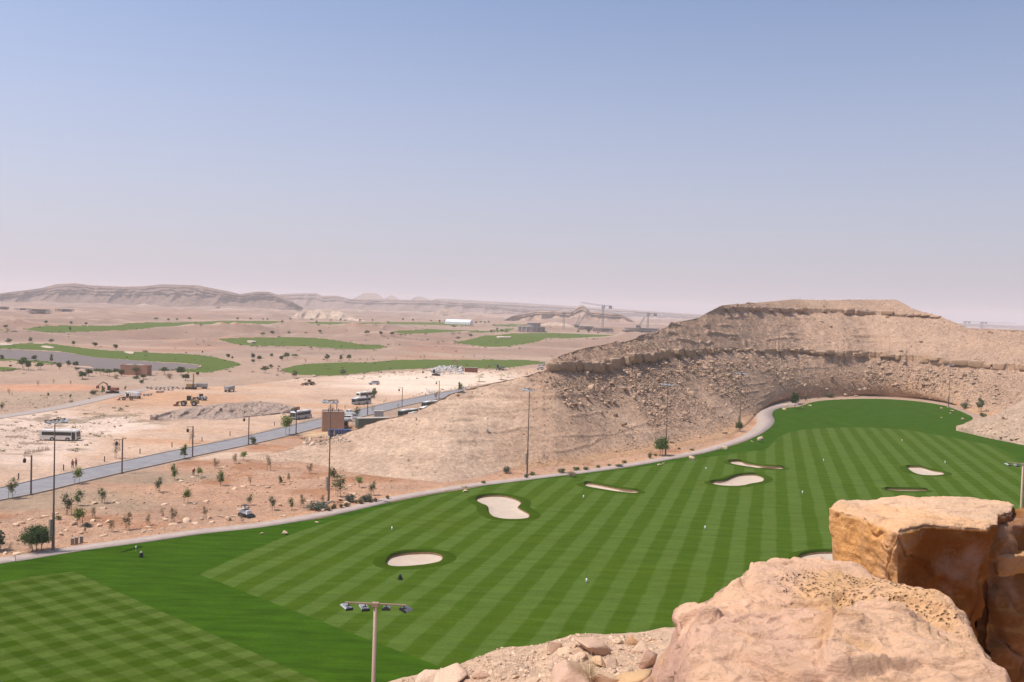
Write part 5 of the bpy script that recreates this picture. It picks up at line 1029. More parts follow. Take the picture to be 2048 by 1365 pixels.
# ------------------------------------------------------------------ vehicles
M_BUSW = paint('bus_cream', (0.70, 0.66, 0.58), 0.35, var=0.03); M_WIN = paint('dark_window', (0.018, 0.024, 0.022), 0.12, var=0.1); M_TYRE = paint('tyre', (0.02, 0.02, 0.02), 0.9); M_HUB = paint('hub', (0.42, 0.40, 0.37), 0.5); M_SILV = paint('silver_paint', (0.52, 0.54, 0.56), 0.3, 0.2, var=0.03)
M_YEL = paint('machine_yellow', (0.36, 0.23, 0.07), 0.6, var=0.2); M_RUST = paint('rusty_red', (0.26, 0.09, 0.05), 0.8, var=0.3); M_BLUE = paint('truck_blue', (0.03, 0.08, 0.22), 0.4, var=0.1); M_GRN = paint('container_green', (0.10, 0.14, 0.11), 0.6, var=0.1); M_GRY = paint('machine_grey', (0.40, 0.39, 0.37), 0.6, var=0.12); M_BODYG = paint('bus_body_grey', (0.55, 0.55, 0.54), 0.4, var=0.04)
def wheel(root, x, y, r=0.5, w=0.3):
    o = MB().cyl((x, y-w/2, r), (x, y+w/2, r), r, n=20).build('wheel', M_TYRE, root, bevel=0.02)
    s = -1 if y < 0 else 1
    MB().cyl((x, y+s*w*0.42, r), (x, y+s*(w*0.5+0.02), r), r*0.55, n=14).build('hub', M_HUB, o)
def mk_bus(body, L=11.0, H=3.1, Wd=2.5, roof=None, door=True):
    """front towards +x"""
    r = empty('bus'); r['category'] = 'bus'
    b = MB(); b.prism([(-L/2, .35), (L/2-.1, .35), (L/2, 1.0), (L/2-.12, H-.25), (L/2-.4, H), (-L/2+.2, H), (-L/2, H-.3)], -Wd/2, Wd/2).build('body', body, r, bevel=0.05)
    MB().box((0, 0, H+.02), (L-1.0, Wd-.3, .08)).build('roof', roof or M_WHT, r, bevel=.02)
    MB().box((1.3, 0, H+.13), (3.6, Wd-.9, .22), taper=.92).build('air_conditioner', M_WHT, r, bevel=.04)
    for s in (-1, 1):
        n = 5; x0 = -L/2+.65; x1 = L/2-1.45; w = (x1-x0)/n
        MB().box(((x0+x1)/2, s*(Wd/2+.005), 2.15), (x1-x0, .03, 1.02)).build('side_window', M_WIN, r)
        for i in range(1, n): MB().box((x0+i*w, s*(Wd/2+.022), 2.15), (.05, .012, 1.0)).build('window_bar', M_DARK, r)
        for i in range(4): MB().box((-L/2+1.6+i*1.9 if i < 2 else -L/2+1.6+i*1.95, s*(Wd/2+.004), 1.05), (.03, .02, .9)).build('panel_seam', M_GRY, r)
    MB().box((L/2-.85, -Wd/2-.012, 1.55), (.95, .04, 2.3)).build('door', M_WIN, r); MB().box((L/2-.85, Wd/2+.012, 2.2), (.9, .04, .9)).build('driver_window', M_WIN, r)
    MB().box((L/2-.03, 0, 1.98), (.08, Wd-.25, 1.45), ry=-0.07).build('windscreen', M_WIN, r)
    MB().box((-L/2-.02, 0, 2.2), (.05, Wd-.6, .8)).build('rear_window', M_WIN, r)
    MB().box((L/2-.02, 0, .6), (.18, Wd-.05, .35)).build('bumper', M_DARK, r, bevel=.03)
    for s in (-1, 1):
        MB().box((L/2+.03, s*.9, .88), (.06, .35, .18)).build('headlight', M_GLASS, r)
        MB().box((L/2+.22, s*(Wd/2+.12), 2.45), (.12, .16, .42)).cyl((L/2-.1, s*(Wd/2-.05), 2.75), (L/2+.22, s*(Wd/2+.12), 2.68), .02, n=5).build('mirror', M_DARK, r)
        for x in (-L/2+3.4, L/2-2.35): wheel(r, x, s*(Wd/2-.12))
        for x in (-L/2+3.4, L/2-2.35): MB().cyl((x, s*(Wd/2-.2), .5), (x, s*(Wd/2+.012), .5), .62, n=20).build('wheel_arch', M_DARK, r)
    return r
def veh(root, px, py, rz, lab, group=None, dz=0.0):
    P = base_at(px, py) if hit(px, py)[1] not in ('rocky_hill',) else Vector(at_z(px, py, 0.0)); root.location = (P.x, P.y, P.z+dz); root.rotation_euler = (0, 0, rz); root['label'] = lab
    if group: root['group'] = group
    return root
BG = 'buses parked beside the road'
b1 = veh(mk_bus(M_BUSW, 9.8), 120, 881, 0.02, 'cream bus parked side-on at the left with dark windows and its door open', BG); b1.scale = (.9, .9, .8)
b2 = veh(mk_bus(M_BODYG, 10.5), 601, 838, R(180+68), 'white and grey bus parked left of the brown kiosk beyond the road', BG)
b3 = veh(mk_bus(M_SILV, 11.0), 723, 809, R(180+60), 'silver bus with grey roof parked in front of another bus', BG); b4 = veh(mk_bus(M_BUSW, 11.0), 731, 797, R(57), 'white bus side-on behind the silver bus', BG)
b5 = veh(mk_bus(M_GRN, 10.5), 816, 835, R(180+60), 'dark-fronted coach half hidden by the hill, right of the green container', BG); b6 = veh(mk_bus(M_GRN, 10.5), 861, 817, R(180+60), 'coach furthest right beside the road, only its roof and front showing', BG)
b7 = veh(mk_bus(M_SILV, 9.5), 835, 840, R(180+60), 'white roofed bus sunk behind the hill in front of the dark-fronted coach', BG); b8 = veh(mk_bus(M_BUSW, 9.5), 856, 828, R(180+60), 'white bus roof peeping above the hill between two coaches', BG)
for b_ in (b2, b3, b4, b5, b6, b7, b8): b_.scale = (.78, .78, .78)
def mk_car(paintm, L=4.7, kind='suv'):
    r = empty('car'); r['category'] = 'car'; W = 1.85
    MB().prism([(-L/2, .45), (L/2-.1, .45), (L/2, .75), (L/2-.15, 1.0), (L/2-1.2, 1.12), (-L/2+.05, 1.15), (-L/2, .8)], -W/2, W/2).build('body', paintm, r, bevel=.06)
    cab = [(-L/2+.15, 1.12), (L/2-1.25, 1.10), (L/2-1.95, 1.72), (-L/2+.5, 1.75)] if kind == 'suv' else [(-.55, 1.12), (L/2-1.25, 1.10), (L/2-1.95, 1.68), (-.45, 1.7)]
    MB().prism(cab, -W/2+.1, W/2-.1).build('cabin', paintm, r, bevel=.04)
    x0, x1 = (cab[3][0]+.1, cab[2][0]-.05)
    for s in (-1, 1):
        MB().box(((x0+x1)/2, s*(W/2-.09), 1.42), (x1-x0, .03, .38)).build('side_window', M_WIN, r); MB().box((L/2+.0, s*.65, .82), (.08, .3, .14)).build('headlight', M_GLASS, r)
        MB().box((-L/2, s*.8, .95), (.06, .14, .3)).build('tail_light', M_RUST, r)
        for x in (-L/2+.95, L/2-.95): wheel(r, x, s*(W/2-.1), .38, .22)
    MB().box((L/2-1.58, 0, 1.42), (.03, W-.4, .75), ry=-0.85).build('windscreen', M_WIN, r)
    if kind == 'pickup': MB().box((-L/2+.95, 0, 1.14), (1.7, W-.3, .04)).build('load_bed', M_BLK, r)
    return r
veh(mk_car(M_SILV, 4.9), 748, 770, R(200), 'dusty silver off-road car driving on the bright haul road'); veh(mk_car(M_WHT, 5.2, 'pickup'), 698, 831, R(165), 'white pickup on the road behind the brown kiosk'); veh(mk_car(M_WHT, 4.7), 692, 842, R(172), 'white car parked tight behind the right corner of the brown kiosk')
veh(mk_car(M_GRY, 4.6), 1083, 732, R(150), 'upper of two dusty parked cars at the left tip of the hill'); veh(mk_car(M_SILV, 4.6), 1080, 740, R(190), 'lower of two dusty parked cars at the left tip of the hill')
def tipper(px, py, rz, lab, bodym, cabm):
    r = empty('tipper_truck'); tag(r, lab, 'truck')
    MB().box((0, 0, .95), (7.6, 1.0, .3)).build('chassis', M_DARK, r); MB().box((2.9, 0, 1.95), (1.8, 2.3, 2.1), taper=.93).build('cab', cabm, r, bevel=.06)
    b = MB(); b.box((-1.1, 0, 2.05), (5.2, 2.4, 1.8), taper=1.04).build('tipper_body', bodym, r)
    for i in range(6): b2_ = MB().box((-3.4+i*.95, 0, 1.98), (.08, 2.62, 1.7)).build('body_rib', M_GRY, r)
    MB().box((3.84, 0, 2.35), (.05, 1.9, .75)).build('windscreen', M_WIN, r); MB().box((2.95, 0, 2.35), (.9, 2.22, .6)).build('side_window', M_WIN, r)
    for s in (-1, 1):
        for x in (-2.9, -1.6, 2.7): wheel(r, x, s*1.0, .52, .34)
    P = base_at(px, py); r.location = P; r.rotation_euler = (0, 0, rz); r.scale = (.74, .74, .74); return r
tipper(266, 797, R(165), 'white tipper truck parked beyond the dirt track', M_WHT, M_WHT)
tipper(678, 876, R(200), 'dark blue truck below the brown kiosk, half hidden by the hill', M_BLUE, M_BLUE)
tipper(400, 778, R(185), 'small white truck beside the yellow rig', M_GRY, M_WHT)
tipper(459, 784, R(80), 'grey truck seen through its own dust in the middle of the yard', M_GRY, M_GRY)
tipper(689, 856, R(95), 'dark truck standing close behind the brown kiosk', M_DARK, M_GRY)
def loader(px, py, rz, lab, m=M_YEL, s=1.0):
    r = empty('wheel_loader'); tag(r, lab, 'loader')
    MB().box((-1.7, 0, 1.55), (2.6, 1.7, 1.1), taper=.9).box((-2.9, 0, 1.2), (.5, 1.9, .9)).build('engine_bay', m, r, bevel=.05)
    MB().box((0, 0, 2.5), (1.4, 1.5, 1.5), taper=.92).build('cab', M_WIN, r, bevel=.04); MB().box((0, 0, 3.3), (1.6, 1.6, .12)).build('cab_roof', m, r)
    MB().box((1.5, 0, 1.2), (1.6, 1.1, .8)).build('front_frame', m, r)
    for q in (-.5, .5): MB().box((2.6, q, 1.3), (2.4, .22, .35), ry=.3).build('lift_arm', m, r)
    MB().prism([(3.5, .2), (4.7, .15), (4.9, .3), (3.9, .7), (3.8, 1.3), (3.5, 1.4)], -1.45, 1.45).build('bucket', M_RUST, r)
    MB().cyl((-1.2, .4, 2.1), (-1.2, .4, 3.1), .08, n=6).build('exhaust', M_DARK, r)
    for a in (-1.7, 1.6):
        for q in (-1, 1): wheel(r, a, q*1.1, .82, .6)
    P = base_at(px, py); r.location = P; r.rotation_euler = (0, 0, rz); r.scale = (s, s, s)
loader(378, 812, R(190), 'yellow wheel loader working in front of the gravel heap'); loader(402, 801, R(160), 'smaller pale loader behind the yellow wheel loader', M_GRY, .7); loader(255, 801, R(200), 'brown loader bucket machine in front of the white tipper truck', M_YEL, .7); loader(618, 771, R(215), 'orange machine raising dust right of the scattered stones', M_YEL, .75)
def excavator(px, py, rz, lab, m=M_YEL, s=1.0, up=0.9):
    r = empty('excavator'); tag(r, lab, 'excavator')
    for q in (-1.1, 1.1): MB().prism([(-2, .25), (-1.7, 0), (1.7, 0), (2, .25), (1.9, .75), (-1.9, .75)], q-.28, q+.28).build('track', M_BLK, r)
    MB().cyl((0, 0, .7), (0, 0, 1.1), .8, n=16).build('turntable', M_DARK, r); MB().box((-.6, 0, 1.65), (3.0, 2.4, 1.1), taper=.94).build('upper_body', m, r, bevel=.06); MB().box((1.0, .75, 2.1), (1.1, .9, 1.7), taper=.9).build('cab', M_WIN, r, bevel=.04)
    e = Vector((4.0, -.2, 1.5+up*3.4)); MB().cyl((1.2, -.2, 1.6), tuple(e*0.55+Vector((.3, 0, 1.3))), .3, .26, 6).cyl(tuple(e*0.55+Vector((.3, 0, 1.3))), tuple(e), .26, .2, 6).build('boom', m, r)
    MB().cyl(tuple(e), (6.0, -.2, 1.9+up), .2, .16, 6).build('stick', m, r); MB().prism([(5.6, .9+up), (6.5, .7+up), (6.4, 1.9+up), (5.9, 2.0+up)], -.7, .3).build('bucket', M_RUST, r)
    P = base_at(px, py); r.location = P; r.rotation_euler = (0, 0, rz); r.scale = (s, s, s)
excavator(225, 787, R(175), 'dark excavator with raised boom left of the white tipper truck', M_RUST, .95, .8); excavator(1000, 741, R(172), 'dark green excavator with lowered arm on the dusty heap', M_GRN, 1.1, .5); excavator(872, 752, R(185), 'grey crusher-like excavator in front of the white rubble heap', M_GRY, 1.1, .2); excavator(920, 742, R(160), 'rust-coloured excavator with a raised arm behind the white rubble', M_RUST, .9, 1.5)
# skid steer with tilted open cab
r = empty('skid_steer'); tag(r, 'white skid-steer loader with an open black cage among the field boulders', 'skid steer')
MB().box((0.1, 0, .85), (2.3, 1.1, .8), taper=.92).build('body', M_WHT, r, bevel=.05); MB().box((-.1, 0, 1.27), (1.2, 1.0, .08)).build('seat_deck', M_BLK, r)
cg = MB()
for x in (-.55, .45):
    for y in (-.5, .5): cg.cyl((x, y, 1.2), (x, y, 2.05), .05, n=6)
for y in (-.5, .5): cg.cyl((-.55, y, 2.05), (.45, y, 2.05), .05, n=6)
cg.box((-.05, 0, 2.08), (1.15, 1.1, .07)).build('cage', M_BLK, r)
for q in (-.72, .72): MB().box((-.35, q, 1.45), (2.1, .14, .2), ry=-.2).build('lift_arm', M_WHT, r)
for q in (-.72, .72): MB().prism([(-1.0, .35), (-.8, .1), (.8, .1), (1.0, .35), (.8, .7), (-.8, .7)], q-.18, q+.18).build('track', M_BLK, r)
MB().prism([(1.25, .1), (1.95, .08), (2.0, .2), (1.5, .5), (1.3, .6)], -.85, .85).build('bucket', M_DARK, r)
P = base_at(490, 1033); r.location = P; r.rotation_euler = (0, 0, R(-35)); r.scale = (.86, .86, .86)
# barriers, rig, small things in the yard
def mk_barr():
    r = empty('concrete_block'); r['category'] = 'concrete block'; MB().box((0, 0, .75), (2.2, 1.5, .25)).build('top_slab', M_CONC, r, bevel=.02)
    for x in (-.9, .9): MB().box((x, 0, .3), (.3, 1.4, .7)).build('leg', M_CONC, r)
    return r
BAR = Kind(mk_barr)
for i, (px, py) in enumerate([(298, 777), (307, 779), (317, 777), (316, 780), (324, 778), (332, 778), (333, 781), (340, 777), (341, 781), (350, 777), (361, 779), (370, 778), (322, 785), (318, 786), (292, 792), (298, 791)]):
    P = base_at(px, py); BAR.place(tuple(P), rng.uniform(-.2, .2), .85, 'pale precast concrete block standing in the row beyond the yard' if i < 12 else 'pale precast concrete block lying apart near the white tipper truck', 'precast concrete blocks beyond the yard' if i < 12 else 'loose precast blocks near the tipper')
r = empty('drilling_rig'); tag(r, 'yellow drilling rig standing right of the row of concrete blocks', 'drilling rig'); MB().prism([(-2, .3), (-1.7, 0), (1.7, 0), (2, .3), (1.8, .8), (-1.8, .8)], -1.2, 1.2).build('track', M_BLK, r); MB().box((-.4, 0, 1.5), (2.4, 2, 1.3)).build('body', M_YEL, r, bevel=.05); MB().box((.9, 0, 3.2), (.5, .6, 6.0), taper=.8).build('mast', M_YEL, r); P = base_at(382, 779); r.location = P
# parasols
M_STRAW = paint('straw', (0.50, 0.38, 0.25), 0.95, var=.2)
def parasol(px, py, s, lab):
    r = empty('parasol'); tag(r, lab, 'parasol', 'thatched parasols beyond the road end'); MB().cyl((0, 0, -.2), (0, 0, 2.5), .12, n=8).build('pole', M_BARK, r); MB().cyl((0, 0, 2.1), (0, 0, 3.4), 2.6, .08, 14).build('canopy', M_STRAW, r); P = base_at(px, py); r.location = P; r.scale = (s, s, s)
parasol(958, 764, 1.0, 'thatched parasol nearest, left of the other two on the dusty slope'); parasol(1002, 760, .95, 'middle thatched parasol, faint in dust'); parasol(1016, 756, .9, 'right-hand thatched parasol, partly lost in dust')
# pile of white building rubble and red container
sp = [hit(x, y)[0] for x, y in zip(rng.uniform(862, 926, 420), rng.uniform(740, 750, 420))]
PP = np.array([p[:] for p in sp]); hh = 2.8*np.exp(-((PP[:, 0]-PP[:, 0].mean())/9.0)**4)*rng.random(len(PP))**.6; PP[:, 2] += hh
rubble('white_rubble_heap', PP, rng.uniform(.25, .75, len(PP)), np.array([[.66, .66, .66]])*np.ones((len(PP), 1)), M_STONE)
def container(px, py, rz, m, lab, L=6.0, s=1.0, name='container'):
    r = empty(name); tag(r, lab, 'container'); b = MB().box((0, 0, 1.3), (L, 2.4, 2.5)).build('box', m, r, bevel=.03); rb = MB()
    for i in range(int(L/.4)): rb.box((-L/2+.25+i*.4, 0, 1.3), (.18, 2.46, 2.2))
    rb.build('corrugation', m, r); MB().box((L/2+.02, 0, 1.3), (.05, 2.1, 2.2)).build('door', m, r); MB().box((0, 0, 2.6), (L+.05, 2.45, .08)).build('roof', M_CONC, r)
    P = base_at(px, py); r.location = P; r.rotation_euler = (0, 0, rz); r.scale = (s, s, s); return r
container(942, 745, R(8), M_RUST, 'rusty red container on the heap right of the white rubble', 7.0)
container(745, 856, R(28), M_GRN, 'long green site container half sunk behind the hill right of the brown kiosk', 8.5, 1.1)
o = container(757, 838, R(10), M_GRY, 'small grey site generator on the near side of the road', 3.0, .95)
# site fence beside the container
fr = empty('site_fence'); tag(fr, 'thin wire site fence right of the brown kiosk', 'fence'); fm = MB(); wires = MB(); pts = [base_at(x, y) for x, y in ((704, 858), (712, 857), (720, 853), (770, 834), (780, 832), (790, 830), (800, 829))]
for p in pts: fm.cyl((p.x, p.y, p.z), (p.x, p.y, p.z+2.2), .035, n=5)
fm.build('post', M_ALU, fr)
for a, b in ((0, 1), (1, 2), (3, 4), (4, 5), (5, 6)):
    for h in np.arange(.2, 2.2, .5): wires.cyl(tuple(pts[a]+Vector((0, 0, h))), tuple(pts[b]+Vector((0, 0, h))), .012, n=4)
    for t in np.arange(.1, 1, .15): q = pts[a].lerp(pts[b], t); wires.cyl((q.x, q.y, q.z+.1), (q.x, q.y, q.z+2.1), .01, n=4)
wires.build('mesh_panel', M_ALU, fr)

# ------------------------------------------------------------------ buildings
M_BRN = paint('brown_render', (0.42, 0.26, 0.175), 0.9, var=.07, scale=.5); M_TERR = paint('terracotta_render', (0.38, 0.20, 0.125), .9, var=.08, scale=.4)
def house(name, px, py, dims, rz, lab, m, parapet=.5, extra=None):
    r = empty(name); w, d, h = dims; tag(r, lab, 'building')
    MB().box((0, 0, h/2-.3), (w, d, h+.6)).build('wall', m, r)
    for sx, sy, ww, dd in ((0, -d/2+.12, w+.02, .26), (0, d/2-.12, w+.02, .26), (-w/2+.12, 0, .26, d-.5), (w/2-.12, 0, .26, d-.5)): MB().box((sx, sy, h+parapet/2), (ww, dd, parapet)).build('parapet', m, r)
    MB().box((0, 0, h+.03), (w-.6, d-.6, .06)).build('roof', M_CONC, r)
    if extra: extra(r, w, d, h)
    P = base_at(px, py); r.location = P; r.rotation_euler = (0, 0, rz); return r
def kiosk_extra(r, w, d, h):
    MB().box((w*.1, -d/2-.02, .9), (.5, .06, 1.9)).build('vent', M_BRN, r); MB().box((w/2+.02, 0, 1.1), (.06, 1.1, 2.2)).build('door', M_POLE, r)
    for x in (-1.2, -.2, 1.5): MB().cyl((x, -.5, h), (x, -.5, h+.9), .12, n=6).build('roof_pipe', M_DARK, r)
house('brown_kiosk', 665, 862, (5.9, 4.8, 5.2), R(14), 'windowless brown square building beside the road at the hill foot', M_BRN, .35, kiosk_extra)
house('pump_house', 272, 750, (12.2, 5, 4.1), R(-2), 'long low terracotta building on the shore of the pond', M_TERR, .4, lambda r, w, d, h: [MB().box((x, 0, h+.25), (3, 3, .5)).build('roof_unit', M_CONC, r) for x in (-3, 2)])
# frame building: slabs on rows of columns
M_FRAME = paint('raw_concrete', (0.30, 0.27, 0.26), .9, var=.15, scale=.2); M_SLAB = paint('slab_edge', (0.34, 0.31, 0.29), .9, var=.1, scale=.2)
def frame_building(px, py, w, hp, floors, rz, lab, nx=8):
    m_ = mpp(base_at(px, py)); w = w*m_; fh = hp*m_/floors; d = w*.5
    r = empty('unfinished_building'); tag(r, lab, 'building')
    for k in range(floors):
        MB().box((0, 0, (k+1)*fh), (w*(1-.12*k), d, .5)).build('floor_slab', M_SLAB, r)
        c = MB()
        for i in range(nx):
            for y in (-d/2+1, 0, d/2-1): c.box((-w/2*(1-.12*k)+1+i*(w*(1-.12*k)-2)/(nx-1), y, (k+.5)*fh), (w/nx*.28, w/nx*.28, fh-.5))
        tag(c.build('colonnade', M_FRAME, r), kind='stuff'); MB().box((w*.1, 0, (k+.5)*fh), (w*.35, d*.4, fh-.52)).build('core_wall', M_FRAME, r)
    P = base_at(px, py); r.location = P; r.rotation_euler = (0, 0, rz); return r
frame_building(1172, 659, 34, 6, 2, .05, 'low grey unfinished building left of the tall crane'); frame_building(1206, 664, 42, 7, 2, .0, 'long unfinished concrete frame under the tall crane', 10); frame_building(1283, 665, 74, 8.5, 2, .0, 'wide dark unfinished building frame left of the rocky hill', 16)
frame_building(6, 619, 22, 5, 2, 0, 'dark unfinished building at the far left edge', 8); frame_building(44, 621, 26, 4, 1, 0, 'low unfinished frame below the left mesa, left of the stilted one', 10); frame_building(78, 627, 40, 8, 2, 0.05, 'unfinished building on tall stilts below the left mesa', 12); frame_building(129, 624, 32, 5.5, 1, 0, 'dark unfinished building right of the stilted one', 9); frame_building(436, 617, 8, 2.5, 1, 0, 'tiny dark building at the foot of the right end of the mesa', 4)
r = empty('stepped_building'); tag(r, 'round stepped grey building at the top edge of the far fairway', 'building')
MB().cyl((0, 0, 0), (0, 0, 7), 17, n=28).build('lower_storey', M_FRAME, r); MB().cyl((3, 0, 7), (3, 0, 12), 9, n=24).build('upper_storey', M_FRAME, r); MB().cyl((0, 0, 6.6), (0, 0, 7.3), 18, n=28).build('floor_slab', M_SLAB, r); MB().cyl((3, 0, 11.8), (3, 0, 12.5), 10, n=24).build('roof', M_SLAB, r)
for i in range(16): a = i*math.pi/8; MB().box((18*math.cos(a), 18*math.sin(a), 3.4), (1.2, 1.2, 6.6), rz=a).build('column', M_SLAB, r)
P = base_at(1063, 664); r.location = P; r.scale = (.95, .95, .95)
# white marquee
M_TENT = paint('white_tent', (0.85, 0.85, 0.85), .5, var=.03, scale=.1)
r = empty('event_tent'); tag(r, 'long white event tent in front of the brown mound', 'tent'); L = 66; MB().prism([(-11, 0), (-11, 6), (0, 12), (11, 6), (11, 0)], -L/2, L/2).build('canopy', M_TENT, r)
for i in range(9): MB().box((-11.1, -L/2+4+i*7.2, 3), (.2, .5, 5.6)).build('frame_post', M_CONC, r)
MB().box((0, L/2+.1, 2.5), (6, .2, 5)).build('entrance', M_CONC, r)
P = base_at(918, 649); r.location = P; r.rotation_euler = (0, 0, R(70)); k_ = 53*mpp(P)/(L*.98); r.scale = (k_, k_, k_)
# cranes
M_CRANE = paint('crane_steel', (0.30, 0.28, 0.27), .6, var=.1)
def lattice(mb, a, b, w, n, r=.12):
    a = Vector(a); b = Vector(b); d = (b-a).normalized(); u = d.cross(Vector((0, 1, 0))); u = (u if u.length > .1 else Vector((1, 0, 0))).normalized(); v = d.cross(u).normalized(); off = [(u*s+v*t)*w/2 for s, t in ((1, 1), (1, -1), (-1, -1), (-1, 1))]
    for o in off: mb.cyl(a+o, b+o, r, n=4)
    for i in range(n):
        p = a.lerp(b, i/n); q = a.lerp(b, (i+1)/n)
        for k in range(4): mb.cyl(p+off[k], q+off[(k+1) % 4], r*.6, n=4)
    return mb
def tower_crane(px, pybase, pytop, jibL, jl, rz, lab, P=None, wd=2.2):
    P = base_at(px, pybase) if P is None else Vector(P); k = (pybase-pytop)*P.y/FPX; H = k
    r = empty('tower_crane', tuple(P), rz); tag(r, lab, 'tower crane')
    lattice(MB(), (0, 0, -2), (0, 0, H-3), wd, 16, .22).build('mast', M_CRANE, r); lattice(MB(), (0, 0, H-3), (0, 0, H+1.5), wd*1.4, 2, .3).box((0, 0, H-3), (4, 3.5, 1.5)).box((2, 0, H-1.2), (2, 2, 2.2)).build('slewing_unit', M_CRANE, r)
    lattice(MB(), (0, 0, H), (-jibL, 0, H+jl), 1.6, 18, .15).build('jib', M_CRANE, r); c = lattice(MB(), (0, 0, H), (13, 0, H), 1.6, 5, .18).build('counter_jib', M_CRANE, r); MB().box((11, 0, H-2), (4.5, 2.2, 4)).build('counterweight', M_FRAME, c); return r
tower_crane(1205, 656, 612, 34, 4, 0.1, 'tall tower crane above the long unfinished frame, jib to the left'); tower_crane(1295, 659, 627, 20, .5, 0.05, 'shorter tower crane left of the rocky hill, jib to the left'); tower_crane(1127, 658, 626, 1, 0, 0, 'thin lattice mast in front of the mesa, left of the cranes') 
Pz = at_Y(1930, 643.5, 2400); tower_crane(1930, 700, 643.5, -50, 0, 0.0, 'left of two hazy tower cranes behind the right slope of the hill', (Pz[0], Pz[1], Pz[2]-56.5*2400/FPX), 5); Pz = at_Y(1963.5, 645, 2400); tower_crane(1963, 700, 645, -84, 0, 0.0, 'right of two hazy tower cranes behind the right slope of the hill', (Pz[0], Pz[1], Pz[2]-55*2400/FPX), 5)
def crawler(px, py, tx, ty, lab):
    P = base_at(px, py); T = Vector(at_Y(tx, ty, P.y)); r = empty('crawler_crane', tuple(P)); tag(r, lab, 'crawler crane'); MB().box((0, 0, 1), (7, 5, 2)).build('track', M_BLK, r); MB().box((-.5, 0, 3), (6, 4, 2.4)).build('cab', M_CRANE, r)
    lattice(MB(), (1, 0, 3), tuple(T-P), 1.8, 16, .25).build('boom', M_CRANE, r)
crawler(1154, 655, 1178, 620, 'long raised crane boom leaning right in front of the mesa'); crawler(1151, 653, 1160, 632, 'shorter raised crane boom just left of the long one'); crawler(1277, 656, 1290, 634, 'reddish raised crane boom beside the wide unfinished building')
P = base_at(628, 620); r = empty('radio_mast', tuple(P)); tag(r, 'thin radio mast on top of the pale spoil mound', 'mast'); Hh = 22*P.y/FPX; lattice(MB(), (0, 0, -1), (0, 0, Hh), 1.1, 10, .18).build('mast', M_CRANE, r); MB().box((0, 0, Hh*.9), (1.8, 1.8, 1.6)).build('antenna', M_CRANE, r)
# small station on the slope with a pole
P = base_at(975, 864, False); r = empty('weather_station', tuple(P)); tag(r, 'small white box with a short pole alone on the bare hill apron', 'instrument'); MB().box((0, 0, .3), (.6, .5, .6)).build('box', M_CONC, r, bevel=.02); MB().cyl((0, 0, .6), (0, 0, 3.0), .05, n=6).box((0, 0, 3.0), (.35, .2, .2)).build('pole', M_GRY, r)
# row of dry reeds / fence at left
fr = empty('reed_fence'); tag(fr, 'row of dry brush stakes on the pale ground below the cream bus', 'fence'); f_ = MB(); f2 = MB()
for i in range(26):
    t = i/25; P = base_at(48+49*t, 909-8*t); f_.cyl((P.x, P.y, P.z-.1), (P.x+rng.normal(0, .15), P.y, P.z+rng.uniform(.6, 1.2)), .07, .03, 5)
f_.build('stake', M_STRAW, fr); a = base_at(48, 909); b = base_at(97, 901); f2.cyl((a.x, a.y, a.z+.4), (b.x, b.y, b.z+.4), .06, n=5).build('rail', M_STRAW, fr)
# ------------------------------------------------------------------ the cliff top the photographer stands on
M_NEAR = earth('cliff_gravel', scales=(1.2, 9.0), amt=(0.12, 0.2), bumpd=0.05, bscale=9.0, bstr=0.9, speck=14.0)
EDG = curve([(-600, 7), (0, 8.5), (500, 10), (830, 11.2), (1000, 12.5), (1300, 13.5), (1700, 14), (2300, 15)])
ECR = curve([(-600, 1560), (0, 1500), (500, 1440), (760, 1392), (830, 1369), (865, 1362), (920, 1342), (969, 1326), (1009, 1309), (1040, 1303), (1094, 1299), (1131, 1282), (1181, 1274), (1243, 1275), (1293, 1272), (1400, 1262), (1700, 1250), (2300, 1250)])
ts = np.linspace(-1.1, 0.95, 620); vs_ = np.concatenate([np.linspace(0.02, 1, 190), np.linspace(1.02, 1.3, 30), np.linspace(1.35, 3.4, 26)])
tpx = 1024+ts*FPX
Ye = EDG(tpx); zE = CZ-(ECR(tpx)-hor(tpx))/FPX*Ye
YY_ = Ye[None]*vs_[:, None]; XX_ = ts[None]*YY_; u = np.minimum(vs_, 1)[:, None]
ZZ_ = 32.3+(zE[None]-32.3)*u
ZZ_ = np.where(vs_[:, None] > 1, zE[None]-(vs_[:, None]-1)*Ye[None]*1.25, ZZ_); ZZ_ = np.maximum(ZZ_, -2)
nse = 0.16*fbm(XX_/1.4, YY_/1.4, o=4, s=301)+0.05*fbm(XX_/.25, YY_/.25, o=4, s=302); ZZ_ = ZZ_+nse*sstep(0.15, .5, u)*np.where(vs_[:, None] > .95, .45, 1)
hole = 2.6*np.exp(-(((XX_-5.6)/2.0)**4+((YY_-8.2)/2.6)**4)); ZZ_ = ZZ_-hole
cc_ = np.array([0.66, 0.46, 0.315])[None, None]*(1+.12*fbm(XX_*1.5, YY_*1.5, o=3, s=303))[..., None]
cl = np_mesh('cliff_top', np.stack([XX_, YY_, ZZ_], -1).reshape(-1, 3), grid_faces(*XX_.shape)[:, ::-1], M_NEAR, col=cc_.reshape(-1, 3)); tag(cl, kind='structure')
# the ground behind and below the viewer
bk_ = MB(); bk_.box((0, -12, 15.4), (60, 24.0, 33.2)); tag(bk_.build('cliff', M_CONC if False else paint('cliff_rock', (.5, .36, .26), .95, var=.25, scale=.6, bump=.6)), kind='structure')

